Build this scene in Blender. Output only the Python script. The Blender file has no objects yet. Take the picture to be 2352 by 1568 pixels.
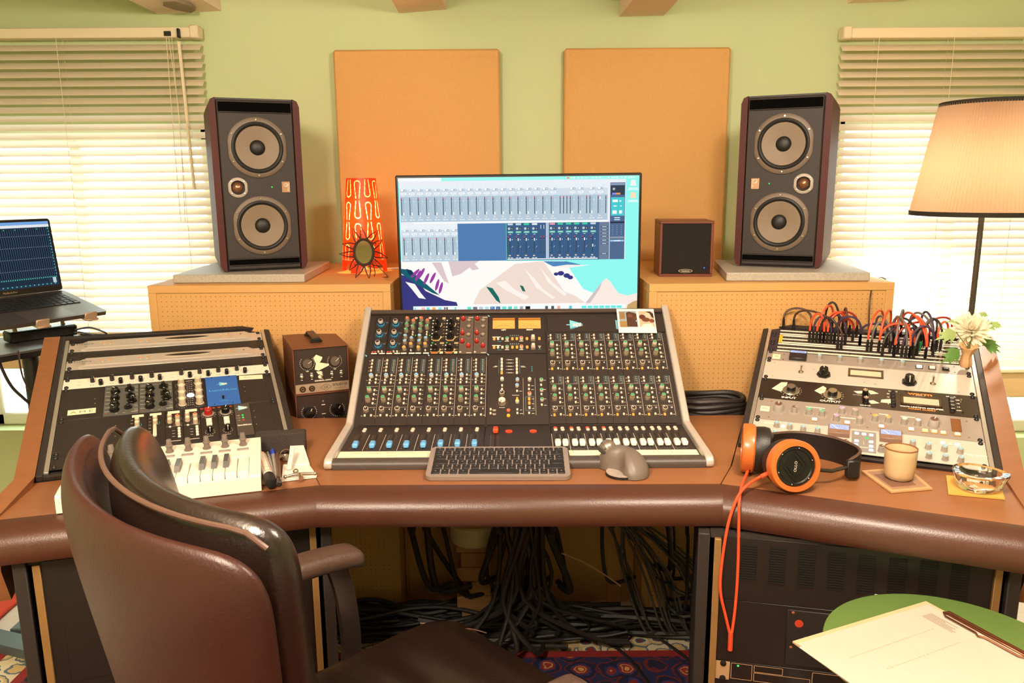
import bpy, math, random
from mathutils import Vector, Matrix
rnd = random.Random(11)
S = bpy.context.scene
COL = S.collection
PI = math.pi
rad = math.radians
V = Vector

# ---------------------------------------------------------------- camera, sky, lights, exposure
CAM_H, FOC, PITCH, ROLL = 1.36, 1800.0, rad(11.2), rad(0.4)
_F = V((0, math.cos(PITCH), -math.sin(PITCH)))
_R0 = V((1, 0, 0))
_U0 = _R0.cross(_F)
_R = _R0 * math.cos(ROLL) - _U0 * math.sin(ROLL)
_U = _U0 * math.cos(ROLL) + _R0 * math.sin(ROLL)
cam_d = bpy.data.cameras.new('camera')
cam = bpy.data.objects.new('camera', cam_d)
COL.objects.link(cam)
cam_d.sensor_width = 36.0
cam_d.lens = FOC / 2352 * 36.0
cam_d.clip_start = 0.02
cam.matrix_world = Matrix(((_R.x, _U.x, -_F.x, 0), (_R.y, _U.y, -_F.y, 0), (_R.z, _U.z, -_F.z, CAM_H), (0, 0, 0, 1)))
S.camera = cam
S.view_settings.view_transform = 'Standard'
S.view_settings.look = 'None'
S.view_settings.exposure = 0.0
S.view_settings.gamma = 1.0
S.view_settings.use_curve_mapping = False
world = bpy.data.worlds.new('daylight')
S.world = world
world.use_nodes = True
_bg = world.node_tree.nodes['Background']
_bg.inputs[0].default_value = (0.86, 0.94, 1.0, 1)
_bg.inputs[1].default_value = 8.0


def lamp(name, kind, loc, power, color, size=0.1, target=None, spread=None):
    d = bpy.data.lights.new(name, kind)
    d.energy = power
    d.color = color
    if kind == 'AREA':
        d.shape = 'DISK'
        d.size = size
        if spread:
            d.spread = spread
    else:
        d.shadow_soft_size = size
    o = bpy.data.objects.new(name, d)
    COL.objects.link(o)
    o.location = loc
    if target is not None:
        o.rotation_euler = (V(target) - V(loc)).to_track_quat('-Z', 'Y').to_euler()
    return o


WARM = (1.0, 0.87, 0.72)
lamp('ceiling_lamp_light', 'POINT', (0.50, 0.85, 1.93), 100, WARM, 0.14)
lamp('room_lamp_light', 'POINT', (-0.55, 0.05, 1.93), 118, WARM, 0.16)


# ---------------------------------------------------------------- helpers
def at(px, py, z=None, Y=None):
    """the point of the room that the photograph shows at a pixel, on the level z or at the depth Y"""
    d = _F + _R * ((px - 1176) / FOC) - _U * ((py - 784) / FOC)
    t = (z - CAM_H) / d.z if z is not None else Y / d.y
    return V((0, 0, CAM_H)) + d * t


def lin(h):
    if not isinstance(h, str):
        return tuple(h)
    out = []
    for i in (0, 2, 4):
        c = int(h[i:i + 2], 16) / 255
        out.append(c / 12.92 if c <= 0.04045 else ((c + 0.055) / 1.055) ** 2.4)
    return tuple(out)


MATS = {}


def mat(name, hexc='808080', rough=0.5, metal=0.0, noise=None, bump=None, emit=0.0, spec=0.5, coat=0.0, stretch=(1, 1, 1), trans=None, color2=None):
    if name in MATS:
        return MATS[name]
    m = bpy.data.materials.new(name)
    m.use_nodes = True
    nt = m.node_tree
    n, l = nt.nodes, nt.links
    b = n['Principled BSDF']
    c = lin(hexc) + (1,)
    b.inputs['Base Color'].default_value = c
    b.inputs['Roughness'].default_value = rough
    b.inputs['Metallic'].default_value = metal
    b.inputs['Specular IOR Level'].default_value = spec
    if coat:
        b.inputs['Coat Weight'].default_value = coat
        b.inputs['Coat Roughness'].default_value = 0.15
    if emit:
        b.inputs['Emission Color'].default_value = c
        b.inputs['Emission Strength'].default_value = emit
    if trans is not None:
        b.inputs['Transmission Weight'].default_value = trans
    if noise or bump:
        tc = n.new('ShaderNodeTexCoord')
        mp = n.new('ShaderNodeMapping')
        mp.inputs['Scale'].default_value = stretch
        l.new(tc.outputs['Object'], mp.inputs[0])
        if noise:
            nz = n.new('ShaderNodeTexNoise')
            nz.inputs['Scale'].default_value = noise[0]
            nz.inputs['Detail'].default_value = 6
            l.new(mp.outputs[0], nz.inputs['Vector'])
            mx = n.new('ShaderNodeMix')
            mx.data_type = 'RGBA'
            k = noise[1]
            mx.inputs[6].default_value = tuple(x * (1 - k) for x in c[:3]) + (1,)
            mx.inputs[7].default_value = (lin(color2) + (1,)) if color2 else tuple(min(1, x * (1 + k)) for x in c[:3]) + (1,)
            l.new(nz.outputs[0], mx.inputs[0])
            l.new(mx.outputs[2], b.inputs['Base Color'])
        if bump:
            bz = n.new('ShaderNodeTexNoise')
            bz.inputs['Scale'].default_value = bump[0]
            bz.inputs['Detail'].default_value = 4
            l.new(mp.outputs[0], bz.inputs['Vector'])
            bp = n.new('ShaderNodeBump')
            bp.inputs['Strength'].default_value = bump[1]
            bp.inputs['Distance'].default_value = 0.002
            l.new(bz.outputs[0], bp.inputs['Height'])
            l.new(bp.outputs[0], b.inputs['Normal'])
    MATS[name] = m
    return m


def ink(hexc):
    """flat print of one colour"""
    return mat('print_' + hexc, hexc, 0.6)


def glow(hexc, s=1.0):
    """a thing that gives off light: screens and little lamps"""
    key = 'light_%s_%g' % (hexc, s)
    if key in MATS:
        return MATS[key]
    m = bpy.data.materials.new(key)
    m.use_nodes = True
    nt = m.node_tree
    nt.nodes.clear()
    e = nt.nodes.new('ShaderNodeEmission')
    e.inputs[0].default_value = lin(hexc) + (1,)
    e.inputs[1].default_value = s
    o = nt.nodes.new('ShaderNodeOutputMaterial')
    nt.links.new(e.outputs[0], o.inputs[0])
    MATS[key] = m
    return m


class MB:
    """collects faces, then links them as ONE mesh object"""

    def __init__(s, scale=1.0):
        s.v, s.f, s.m, s.mats, s.k = [], [], [], [], scale
        s.T = None

    def slot(s, m):
        if m not in s.mats:
            s.mats.append(m)
        return s.mats.index(m)

    def add(s, vs, fs, m):
        b = len(s.v)
        k = s.k
        for p in vs:
            p = V(p)
            if s.T is not None:
                p = s.T @ p
            s.v.append((p.x * k, p.y * k, p.z * k))
        i = s.slot(m)
        for f in fs:
            s.f.append([b + j for j in f])
            s.m.append(i)
        return s

    def box(s, c, d, m, bev=0.0, rot=None):
        x, y, z = d[0] / 2, d[1] / 2, d[2] / 2
        if bev <= 0:
            vs = [(i * x, j * y, k * z) for k in (-1, 1) for j in (-1, 1) for i in (-1, 1)]
            fs = [(0, 2, 3, 1), (4, 5, 7, 6), (0, 1, 5, 4), (2, 6, 7, 3), (0, 4, 6, 2), (1, 3, 7, 5)]
        else:
            b = min(bev, x * .99, y * .99, z * .99)
            vs, idx = [], {}
            for k in (-1, 1):
                for j in (-1, 1):
                    for i in (-1, 1):
                        for a in range(3):
                            p = [i * (x - b), j * (y - b), k * (z - b)]
                            p[a] = (i * x, j * y, k * z)[a]
                            idx[(i, j, k, a)] = len(vs)
                            vs.append(p)
            g = lambda i, j, k, a: idx[(i, j, k, a)]
            fs = []
            for q in (-1, 1):
                fs.append([g(q, -1, -1, 0), g(q, 1, -1, 0), g(q, 1, 1, 0), g(q, -1, 1, 0)][::q])
                fs.append([g(-1, q, -1, 1), g(-1, q, 1, 1), g(1, q, 1, 1), g(1, q, -1, 1)][::q])
                fs.append([g(-1, -1, q, 2), g(1, -1, q, 2), g(1, 1, q, 2), g(-1, 1, q, 2)][::q])
            for p in (-1, 1):
                for q in (-1, 1):
                    fs.append([g(-1, p, q, 1), g(1, p, q, 1), g(1, p, q, 2), g(-1, p, q, 2)][::-p * q])
                    fs.append([g(p, -1, q, 0), g(p, 1, q, 0), g(p, 1, q, 2), g(p, -1, q, 2)][::p * q])
                    fs.append([g(p, q, -1, 0), g(p, q, 1, 0), g(p, q, 1, 1), g(p, q, -1, 1)][::-p * q])
            for k in (-1, 1):
                for j in (-1, 1):
                    for i in (-1, 1):
                        fs.append([g(i, j, k, 0), g(i, j, k, 1), g(i, j, k, 2)][::i * j * k])
        c = V(c)
        if rot is not None:
            vs = [rot @ V(p) + c for p in vs]
        else:
            vs = [V(p) + c for p in vs]
        return s.add(vs, fs, m)

    def lathe(s, prof, m, n=16, c=(0, 0, 0), rot=None, caps=True, mats=None, lobes=None):
        """profile of (radius, height) turned about z"""
        c = V(c)
        vs, b = [], 0
        for r, h in prof:
            for i in range(n):
                a = 2 * PI * i / n
                rr = r * (lobes(i) if lobes else 1)
                p = V((rr * math.cos(a), rr * math.sin(a), h))
                vs.append((rot @ p if rot is not None else p) + c)
        for j in range(len(prof) - 1):
            fs = [(j * n + i, j * n + (i + 1) % n, (j + 1) * n + (i + 1) % n, (j + 1) * n + i) for i in range(n)]
            mm = mats[j] if mats else m
            if j == 0:
                b = len(s.v)
                s.add(vs, fs, mm)
            else:
                k = s.slot(mm)
                for f in fs:
                    s.f.append([b + q for q in f])
                    s.m.append(k)
        if caps:
            if prof[0][0] > 1e-9:
                s.f.append([b + i for i in range(n)][::-1])
                s.m.append(s.slot(mats[0] if mats else m))
            if prof[-1][0] > 1e-9:
                s.f.append([b + (len(prof) - 1) * n + i for i in range(n)])
                s.m.append(s.slot(mats[-1] if mats else m))
        return s

    def cyl(s, p0, p1, r0, m, r1=None, n=12):
        return s.tube([p0, p1], [r0, r0 if r1 is None else r1], m, n)

    def tube(s, pts, r, m, n=8, flat=None, closed=False, caps=True):
        pts = [V(p) for p in pts]
        N = len(pts)
        rs = r if isinstance(r, (list, tuple)) else [r] * N
        vs = []
        up = None
        for i, p in enumerate(pts):
            a = pts[(i - 1) % N] if (closed or i) else p
            b = pts[(i + 1) % N] if (closed or i < N - 1) else p
            t = (b - a).normalized()
            if up is None:
                up = V((0, 0, 1)) if abs(t.z) < .9 else V((0, 1, 0))
                if flat is not None:
                    up = V(flat)
            x = t.cross(up)
            if x.length < 1e-6:
                x = t.orthogonal()
            x.normalize()
            y = x.cross(t).normalized()
            if flat is None:
                up = y
            for k in range(n):
                q = 2 * PI * k / n
                vs.append(p + (x * math.cos(q) + y * math.sin(q)) * rs[i])
        fs = []
        for i in range(N if closed else N - 1):
            j = (i + 1) % N
            fs += [(i * n + k, i * n + (k + 1) % n, j * n + (k + 1) % n, j * n + k) for k in range(n)]
        if caps and not closed:
            fs += [list(range(n))[::-1], [(N - 1) * n + k for k in range(n)]]
        return s.add(vs, fs, m)

    def ball(s, c, r, m, n=16, k=10, rot=None):
        if not isinstance(r, (list, tuple)):
            r = (r, r, r)
        c = V(c)
        vs = [(0, 0, -r[2])]
        for j in range(1, k):
            a = -PI / 2 + PI * j / k
            vs += [(r[0] * math.cos(a) * math.cos(2 * PI * i / n), r[1] * math.cos(a) * math.sin(2 * PI * i / n), r[2] * math.sin(a)) for i in range(n)]
        vs.append((0, 0, r[2]))
        fs = [(0, 1 + (i + 1) % n, 1 + i) for i in range(n)]
        for j in range(k - 2):
            fs += [(1 + j * n + i, 1 + j * n + (i + 1) % n, 1 + (j + 1) * n + (i + 1) % n, 1 + (j + 1) * n + i) for i in range(n)]
        e = len(vs) - 1
        fs += [(e, 1 + (k - 2) * n + i, 1 + (k - 2) * n + (i + 1) % n) for i in range(n)]
        vs = [((rot @ V(p)) if rot is not None else V(p)) + c for p in vs]
        return s.add(vs, fs, m)

    def prism(s, poly, z0, z1, m, side=None):
        """outline in x,y lifted from z0 to z1"""
        n = len(poly)
        ar = sum(poly[i][0] * poly[(i + 1) % n][1] - poly[(i + 1) % n][0] * poly[i][1] for i in range(n))
        if ar < 0:
            poly = poly[::-1]
        vs = [(p[0], p[1], z0) for p in poly] + [(p[0], p[1], z1) for p in poly]
        s.add(vs, [list(range(n))[::-1], [n + i for i in range(n)]], m)
        b = len(s.v) - 2 * n
        k = s.slot(side or m)
        for i in range(n):
            s.f.append([b + i, b + (i + 1) % n, b + n + (i + 1) % n, b + n + i])
            s.m.append(k)
        return s

    def flat(s, poly, z, m):
        """flat print: an outline laid on the level z"""
        n = len(poly)
        ar = sum(poly[i][0] * poly[(i + 1) % n][1] - poly[(i + 1) % n][0] * poly[i][1] for i in range(n))
        if ar < 0:
            poly = poly[::-1]
        return s.add([(p[0], p[1], z) for p in poly], [list(range(n))], m)

    def rect(s, x0, y0, x1, y1, z, m):
        return s.flat([(x0, y0), (x1, y0), (x1, y1), (x0, y1)], z, m)

    def disc(s, x, y, r, z, m, n=14, ry=None):
        return s.flat([(x + r * math.cos(2 * PI * i / n), y + (ry or r) * math.sin(2 * PI * i / n)) for i in range(n)], z, m)

    def arc(s, x, y, r, a0, a1, w, z, m, n=12):
        p = [(x + (r + w / 2) * math.cos(a0 + (a1 - a0) * i / n), y + (r + w / 2) * math.sin(a0 + (a1 - a0) * i / n)) for i in range(n + 1)]
        q = [(x + (r - w / 2) * math.cos(a0 + (a1 - a0) * i / n), y + (r - w / 2) * math.sin(a0 + (a1 - a0) * i / n)) for i in range(n + 1)]
        for i in range(n):
            s.flat([p[i], p[i + 1], q[i + 1], q[i]], z, m)
        return s

    def line(s, a, b, w, z, m):
        a, b = V(a), V(b)
        d = (b - a).normalized()
        o = V((-d.y, d.x)) * w / 2
        return s.flat([a + o, b + o, b - o, a - o], z, m)

    def ticks(s, x, y, r0, r1, m, z=0.15, n=11, a0=-225, a1=45, w=0.5):
        for i in range(n):
            a = rad(a0 + (a1 - a0) * i / (n - 1))
            s.line((x + r0 * math.cos(a), y + r0 * math.sin(a)), (x + r1 * math.cos(a), y + r1 * math.sin(a)), w, z, m)
        return s

    def mesh(s, name, smooth=38):
        me = bpy.data.meshes.new(name)
        me.from_pydata(s.v, [], s.f)
        for m in s.mats:
            me.materials.append(m)
        me.polygons.foreach_set('material_index', s.m)
        if smooth:
            me.polygons.foreach_set('use_smooth', [True] * len(s.f))
            me.update()
            me.set_sharp_from_angle(angle=rad(smooth))
        me.update()
        return me

    def build(s, name, parent=None, M=None, smooth=38, kind=None):
        return put(name, s.mesh(name, smooth), parent, M, kind)


def put(name, me, parent=None, M=None, kind=None):
    o = bpy.data.objects.new(name, me)
    COL.objects.link(o)
    if parent is not None:
        o.parent = parent
    if M is not None:
        if not isinstance(M, Matrix):
            M = Matrix.Translation(V(M))
        o.matrix_local = M
    if kind:
        o['kind'] = kind
    return o


def tag(o, label=None, cat=None, group=None, kind=None):
    if label:
        o['label'] = label
    if cat:
        o['category'] = cat
    if group:
        o['group'] = group
    if kind:
        o['kind'] = kind
    return o


def thing(name, label, cat, M=(0, 0, 0), group=None, kind=None):
    o = put(name, None, None, M)
    o.empty_display_size = 0.02
    return tag(o, label, cat, group, kind)


def frame(o, ex, ey):
    """matrix with the origin o, x along ex, y along ey"""
    ex = V(ex).normalized()
    ez = ex.cross(V(ey)).normalized()
    ey = ez.cross(ex)
    return Matrix(((ex.x, ey.x, ez.x, o[0]), (ex.y, ey.y, ez.y, o[1]), (ex.z, ey.z, ez.z, o[2]), (0, 0, 0, 1)))


def TM(x=0, y=0, z=0, rz=0, rx=0, ry=0):
    return Matrix.Translation((x, y, z)) @ Matrix.Rotation(rz, 4, 'Z') @ Matrix.Rotation(ry, 4, 'Y') @ Matrix.Rotation(rx, 4, 'X')


def mm(x, y, z=0, rz=0):
    return Matrix.Translation((x * .001, y * .001, z * .001)) @ Matrix.Rotation(rz, 4, 'Z')


_TXT = {}


def letters(txt, size, m, parent, M, align='CENTER', bold=0.0, sx=1.0, name='lettering'):
    key = (txt, size, m.name, align, bold, sx)
    if key not in _TXT:
        cu = bpy.data.curves.new('lettering', 'FONT')
        cu.body = txt
        cu.size = size
        cu.align_x = align
        cu.align_y = 'CENTER'
        cu.offset = bold
        cu.resolution_u = 2
        o = bpy.data.objects.new('lettering_source', cu)
        COL.objects.link(o)
        dg = bpy.context.evaluated_depsgraph_get()
        me = bpy.data.meshes.new_from_object(o.evaluated_get(dg))
        bpy.data.objects.remove(o)
        bpy.data.curves.remove(cu)
        if sx != 1.0:
            for q in me.vertices:
                q.co.x *= sx
        me.materials.clear()
        me.materials.append(m)
        _TXT[key] = me
    return put(name, _TXT[key], parent, M)


def bez(p0, p1, p2, p3, n=10):
    p0, p1, p2, p3 = V(p0), V(p1), V(p2), V(p3)
    out = []
    for i in range(n + 1):
        t = i / n
        u = 1 - t
        out.append(p0 * u ** 3 + p1 * 3 * u * u * t + p2 * 3 * u * t * t + p3 * t ** 3)
    return out


def spline(pts, n=6):
    """smooth run through points"""
    P = [V(p) for p in pts]
    out = []
    for i in range(len(P) - 1):
        a, b, c, d = P[max(i - 1, 0)], P[i], P[i + 1], P[min(i + 2, len(P) - 1)]
        for k in range(n):
            t = k / n
            out.append(.5 * ((2 * b) + (c - a) * t + (2 * a - 5 * b + 4 * c - d) * t * t + (3 * b - 3 * c + d - a) * t ** 3))
    out.append(P[-1])
    return out


_KN = {}


def knobm(key, r, h, body, cap=None, n=16, taper=.85, skirt=None, point=None, rim=None, facets=False, capr=.82, dome=0):
    """shared mesh of a control knob in millimetres, base on z = 0, pointer towards +y"""
    if key in _KN:
        return _KN[key]
    b = MB(.001)
    lob = (lambda i: 1.0 if i % 2 else .93) if facets else None
    prof, ms = [], []
    if skirt:
        prof += [(skirt[0], 0), (skirt[0], skirt[1] * .4), (skirt[0] * .92, skirt[1]), (r, skirt[1] + .01)]
        ms += [skirt[2]] * 3
    else:
        prof += [(r, 0)]
    z0 = skirt[1] if skirt else 0
    rt = r * taper
    prof += [(rt, z0 + h - .8), (rt - .8, z0 + h)]
    ms += [body, body]
    if cap:
        prof += [(rt * capr, z0 + h)]
        ms += [rim or body]
    b.lathe(prof, body, n, caps=False, mats=ms, lobes=lob)
    if dome:
        b.lathe([(prof[-1][0], z0 + h), (prof[-1][0] * .75, z0 + h + dome * .7), (prof[-1][0] * .35, z0 + h + dome), (0.01, z0 + h + dome)], cap or body, n, caps=False)
    else:
        b.flat([(prof[-1][0] * math.cos(2 * PI * i / n), prof[-1][0] * math.sin(2 * PI * i / n)) for i in range(n)], z0 + h, cap or body)
    if point:
        b.box((0, rt * .55, z0 + h + .1), (r * .13 + .25, rt * .8, .4), point)
        b.box((0, rt + (r - rt) * .3, z0 + h * .62), (r * .13 + .25, .7, h * .7), point)
    _KN[key] = b.mesh('knob')
    return _KN[key]


def knob(key, parent, x, y, z=0, a=0, name='knob'):
    return put(name, _KN[key], parent, mm(x, y, z, rad(a)))


_BT = {}


def button(parent, x, y, m, w=4.6, d=5.6, h=4, z=0, name='push_button'):
    key = (m.name, w, d, h)
    if key not in _BT:
        _BT[key] = MB(.001).box((0, 0, h / 2), (w, d, h), m, min(w, d) * .18).mesh('push_button')
    return put(name, _BT[key], parent, mm(x, y, z))


# ---------------------------------------------------------------- materials of the room
def glass_thin(name, tint, gl):
    m = bpy.data.materials.new(name)
    m.use_nodes = True
    nt = m.node_tree
    nt.nodes.clear()
    t = nt.nodes.new('ShaderNodeBsdfTransparent')
    t.inputs[0].default_value = lin(tint) + (1,)
    g = nt.nodes.new('ShaderNodeBsdfGlossy')
    g.inputs['Roughness'].default_value = 0.02
    x = nt.nodes.new('ShaderNodeMixShader')
    x.inputs[0].default_value = gl
    o = nt.nodes.new('ShaderNodeOutputMaterial')
    nt.links.new(t.outputs[0], x.inputs[1])
    nt.links.new(g.outputs[0], x.inputs[2])
    nt.links.new(x.outputs[0], o.inputs[0])
    return m


def through(name, hexc, back, amount, rough=0.5):
    """a thin sheet that lets light through: diffuse and translucent mixed"""
    m = bpy.data.materials.new(name)
    m.use_nodes = True
    nt = m.node_tree
    b = nt.nodes['Principled BSDF']
    b.inputs['Base Color'].default_value = lin(hexc) + (1,)
    b.inputs['Roughness'].default_value = rough
    t = nt.nodes.new('ShaderNodeBsdfTranslucent')
    t.inputs[0].default_value = lin(back) + (1,)
    x = nt.nodes.new('ShaderNodeMixShader')
    x.inputs[0].default_value = amount
    nt.links.new(b.outputs[0], x.inputs[1])
    nt.links.new(t.outputs[0], x.inputs[2])
    nt.links.new(x.outputs[0], nt.nodes['Material Output'].inputs[0])
    MATS[name] = m
    return m


WALL = mat('green_wall_paint', 'c8d2a2', 0.9, noise=(3.0, .03), bump=(60, .12), spec=.2)
CEIL = mat('ceiling_paint', 'e6dcc8', 0.9, spec=.2)
BEAM = mat('limed_beam', 'f2dcc6', 0.85, noise=(9, .07), bump=(25, .5), spec=.2, stretch=(1, .3, 1))
PANELF = mat('ochre_fabric', 'd8a566', 0.95, noise=(260, .10), bump=(420, .5), spec=.1)
OAK = mat('pale_oak', 'd9b98a', 0.5, noise=(14, .12), stretch=(.4, 6, 9))
PANE = glass_thin('window_glass', 'fafffc', .05)
SLAT = through('blind_slat_white', 'f0dfc2', 'fbfcfe', .34, .45)
CREAM = mat('cream_plastic', 'ead8b6', 0.4)
FLOORM = mat('pale_floor_boards', 'cfc4b8', 0.6, noise=(5, .12), stretch=(1, 12, 1))
MDF = mat('ochre_board', 'cc9a5c', 0.6, noise=(40, .06))
BLACKP = mat('black_plastic', '191614', 0.45)
BLACKM = mat('black_metal', '1b1816', 0.38, .0)
DKBROWN = mat('black_brown_paint', '2a221e', 0.6, noise=(400, .18), bump=(500, .25))
CHROME = mat('chrome', 'd8d0c4', 0.18, 1.0)
SILVER = mat('brushed_silver', 'c9c2b8', 0.36, .75)
WHITEP = mat('white_plastic', 'eae4d8', 0.4)
TAPE = mat('masking_tape', 'efe0c0', 0.75)
GREYP = mat('grey_plastic', '8f8a86', 0.45)
INKW = ink('e8dccb')
INKD = ink('3a302a')

PEG = mat('pegboard', 'cc9a5c', 0.6)


def pegboard_nodes():
    nt = PEG.node_tree
    n, l = nt.nodes, nt.links
    tc = n.new('ShaderNodeTexCoord')
    sp = n.new('ShaderNodeSeparateXYZ')
    l.new(tc.outputs['Object'], sp.inputs[0])

    def mth(op, a, b=None):
        q = n.new('ShaderNodeMath')
        q.operation = op
        for i, x in enumerate((a, b)):
            if x is None:
                continue
            if isinstance(x, float):
                q.inputs[i].default_value = x
            else:
                l.new(x, q.inputs[i])
        return q.outputs[0]
    cs = [mth('POWER', mth('SUBTRACT', mth('FRACT', mth('MULTIPLY', sp.outputs[i], 71.0)), .5), 2.0) for i in (0, 2)]
    hole = mth('LESS_THAN', mth('ADD', cs[0], cs[1]), .0085)
    mx = n.new('ShaderNodeMix')
    mx.data_type = 'RGBA'
    mx.inputs[6].default_value = lin('cc9a5c') + (1,)
    mx.inputs[7].default_value = lin('6b4a28') + (1,)
    l.new(hole, mx.inputs[0])
    l.new(mx.outputs[2], n['Principled BSDF'].inputs['Base Color'])


pegboard_nodes()

# ---------------------------------------------------------------- the room
YW = 2.92
RX, RB, RC, FZ = 2.5, -1.7, 2.2, .05
W1 = (-2.06, -1.10, .444, 1.582)
W2 = (1.19, 2.10, .386, 1.602)
b = MB()
for x0, x1, z0, z1 in ((-RX, W1[0], 0, RC), (W1[1], W2[0], 0, RC), (W2[1], RX, 0, RC), (W1[0], W1[1], 0, W1[2]), (W1[0], W1[1], W1[3], RC),
                       (W2[0], W2[1], 0, W2[2]), (W2[0], W2[1], W2[3], RC)):
    b.box(((x0 + x1) / 2, YW + .14, (z0 + z1) / 2), (x1 - x0, .28, z1 - z0), WALL)
tag(b.build('wall_front'), kind='structure')
tag(MB().box((0, RB - .05, RC / 2), (2 * RX, .1, RC), WALL).build('wall_rear'), kind='structure')
tag(MB().box((-RX - .05, (RB + YW) / 2, RC / 2), (.1, YW - RB, RC), WALL).build('wall_left'), kind='structure')
tag(MB().box((RX + .05, (RB + YW) / 2, RC / 2), (.1, YW - RB, RC), WALL).build('wall_right'), kind='structure')
tag(MB().box((0, (RB + YW) / 2, RC + .05), (2 * RX, YW - RB, .1), CEIL).build('ceiling'), kind='structure')
tag(MB().box((0, (RB + YW) / 2, FZ - .05), (2 * RX, YW - RB, .1), FLOORM).build('floor'), kind='structure')

for n, (x0, x1, zb) in enumerate(((-1.23, -1.015, 1.958), (-.39, -.225, 1.958), (.39, .545, 1.935), (1.18, 1.36, 1.975))):
    b = MB()
    m = 10
    vs, fs = [], []
    for i in range(m + 1):
        y = YW - (YW - RB) * i / m
        j = [rnd.uniform(-.006, .006) for _ in range(4)]
        vs += [(x0 + j[0], y, zb + j[1]), (x1 + j[2], y, zb + .012 + j[3]), (x1 + .004, y, RC), (x0 - .004, y, RC)]
    for i in range(m):
        for k in range(4):
            fs.append((i * 4 + k, i * 4 + (k + 1) % 4, i * 4 + 4 + (k + 1) % 4, i * 4 + 4 + k))
    fs += [(0, 1, 2, 3), (m * 4 + 3, m * 4 + 2, m * 4 + 1, m * 4)]
    b.add(vs, fs, BEAM)
    o = tag(b.build('trim_%d' % (n + 1)), kind='structure')
    for sd in ((-1,), (-1, 1), (-1,), (-1,))[n]:
        e = x0 if sd < 0 else x1
        MB().box((e + sd * .022, (YW + RB) / 2, zb + .06 + (RC - zb - .06) / 2), (.036, YW - RB, RC - zb - .06), BEAM, .006).build('side_board', o)
    if n == 0:
        p = [(-1.135, 2.83), (-1.10, 2.875), (-1.07, 2.84), (-1.06, 2.77), (-1.085, 2.70), (-1.125, 2.71), (-1.15, 2.77)]
        MB().prism(p, zb - .004, zb + .01, mat('peeled_paint', '9a8a72', .9, noise=(60, .3))).build('peeled_patch', o)

for n, (w, zt, zt0) in enumerate(((W1, .81, .70), (W2, .662, .562))):
    root = tag(thing('window_%d' % (n + 1), None, None), kind='structure')
    x0, x1, z0, z1 = w
    yf = YW + .10
    fr = MB()
    t = .05
    for a, c, e, f in ((x0, x0 + t, z0, z1), (x1 - t, x1, z0, z1), (x0, x1, z0, z0 + t), (x0, x1, z1 - t, z1)):
        fr.box(((a + c) / 2, yf, (e + f) / 2), (c - a, .06, f - e), WHITEP, .006)
    fr.build('window_frame', root)
    MB().box(((x0 + x1) / 2, YW + .02, (zt + zt0) / 2), (x1 - x0, .14, zt - zt0), OAK, .004).build('transom', root)
    xm = -1.62 if n == 0 else 1.66
    MB().box((xm, yf, (zt + z1) / 2), (.045, .05, z1 - zt), WHITEP, .005).build('mullion', root)
    for a, c, e, f in ((x0 + t, xm, zt, z1 - t), (xm, x1 - t, zt, z1 - t), (x0 + t, x1 - t, z0 + t, zt0)):
        MB().box(((a + c) / 2, yf, (e + f) / 2), (c - a, .004, f - e), PANE).build('pane', root)


def blind(x0, x1, ztop, zend, label, wand_x, cords, pull_x):
    root = thing('venetian_blind', label, 'blind', (0, 0, 0), 'white slatted blinds at the windows')
    w, xc, y = x1 - x0, (x0 + x1) / 2, 2.875
    MB().box((xc, y, ztop - .017), (w, .045, .034), CREAM, .003).build('headrail', root)
    for s, e in ((-1, x0), (1, x1)):
        MB().box((e - s * .012, y - .002, ztop - .015), (.03, .05, .042), CREAM, .004).build('end_bracket', root)
    me = MB()
    a = rad(40)
    pr = []
    for i in range(5):
        u = -1 + i / 2
        pr.append((u * .0175, .0022 * (1 - u * u)))
    vs, fs = [], []
    for e in (-w / 2, w / 2):
        for u, h in pr:
            for q in (0, -.0012):
                yy, zz = u, h + q
                vs.append((e, yy * math.cos(a) - zz * math.sin(a), yy * math.sin(a) + zz * math.cos(a)))
    k = 10
    for i in range(4):
        fs.append((i * 2, i * 2 + 2, k + i * 2 + 2, k + i * 2)[::-1])
        fs.append((i * 2 + 1, k + i * 2 + 1, k + i * 2 + 3, i * 2 + 3)[::-1])
    fs += [(0, k, k + 1, 1), (8, 9, k + 9, k + 8)]
    sl = me.add(vs, fs, SLAT).mesh('slat', 0)
    z = ztop - .062
    while z > zend + .03:
        put('slat', sl, root, (xc + rnd.uniform(-.002, .002), y, z))
        z -= .0297
    MB().box((xc, y, z), (w, .04, .014), CREAM, .004).build('bottom_rail', root)
    for cx in cords:
        for dy in (-.021, .021):
            MB().cyl((cx, y + dy, ztop - .03), (cx, y + dy, z), .0009, CREAM, n=5).build('ladder_cord', root)
    if wand_x:
        b = MB()
        b.tube([(wand_x, y - .034, ztop - .05), (wand_x + .012, y - .036, ztop - .55)], .0055, CREAM, 6)
        b.build('tilt_wand', root)
        MB().box((wand_x, y - .028, ztop - .022), (.008, .02, .03), BLACKP, .002).build('wand_hook', root)
    if pull_x:
        MB().box((pull_x, y - .024, ztop - .022), (.024, .004, .016), BLACKP, .001).build('cord_lock', root)
        for d in (-.004, .004):
            MB().tube(spline([(pull_x + d, y - .026, ztop - .03), (pull_x + d * 3 + .006, y - .03, ztop - .3), (pull_x + d * 2, y - .03, ztop - .66)], 5), .0011, CREAM, 5).build('pull_cord', root)


blind(-2.03, -1.075, 1.905, .815, 'white slatted blind with a long tilt wand, behind the laptop', -1.137, (-1.905, -1.565, -1.165), -1.178)
blind(1.152, 2.08, 1.887, .665, 'white slatted blind without a wand, behind the pleated floor lamp', None, (1.275, 1.535, 1.80), None)

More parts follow.
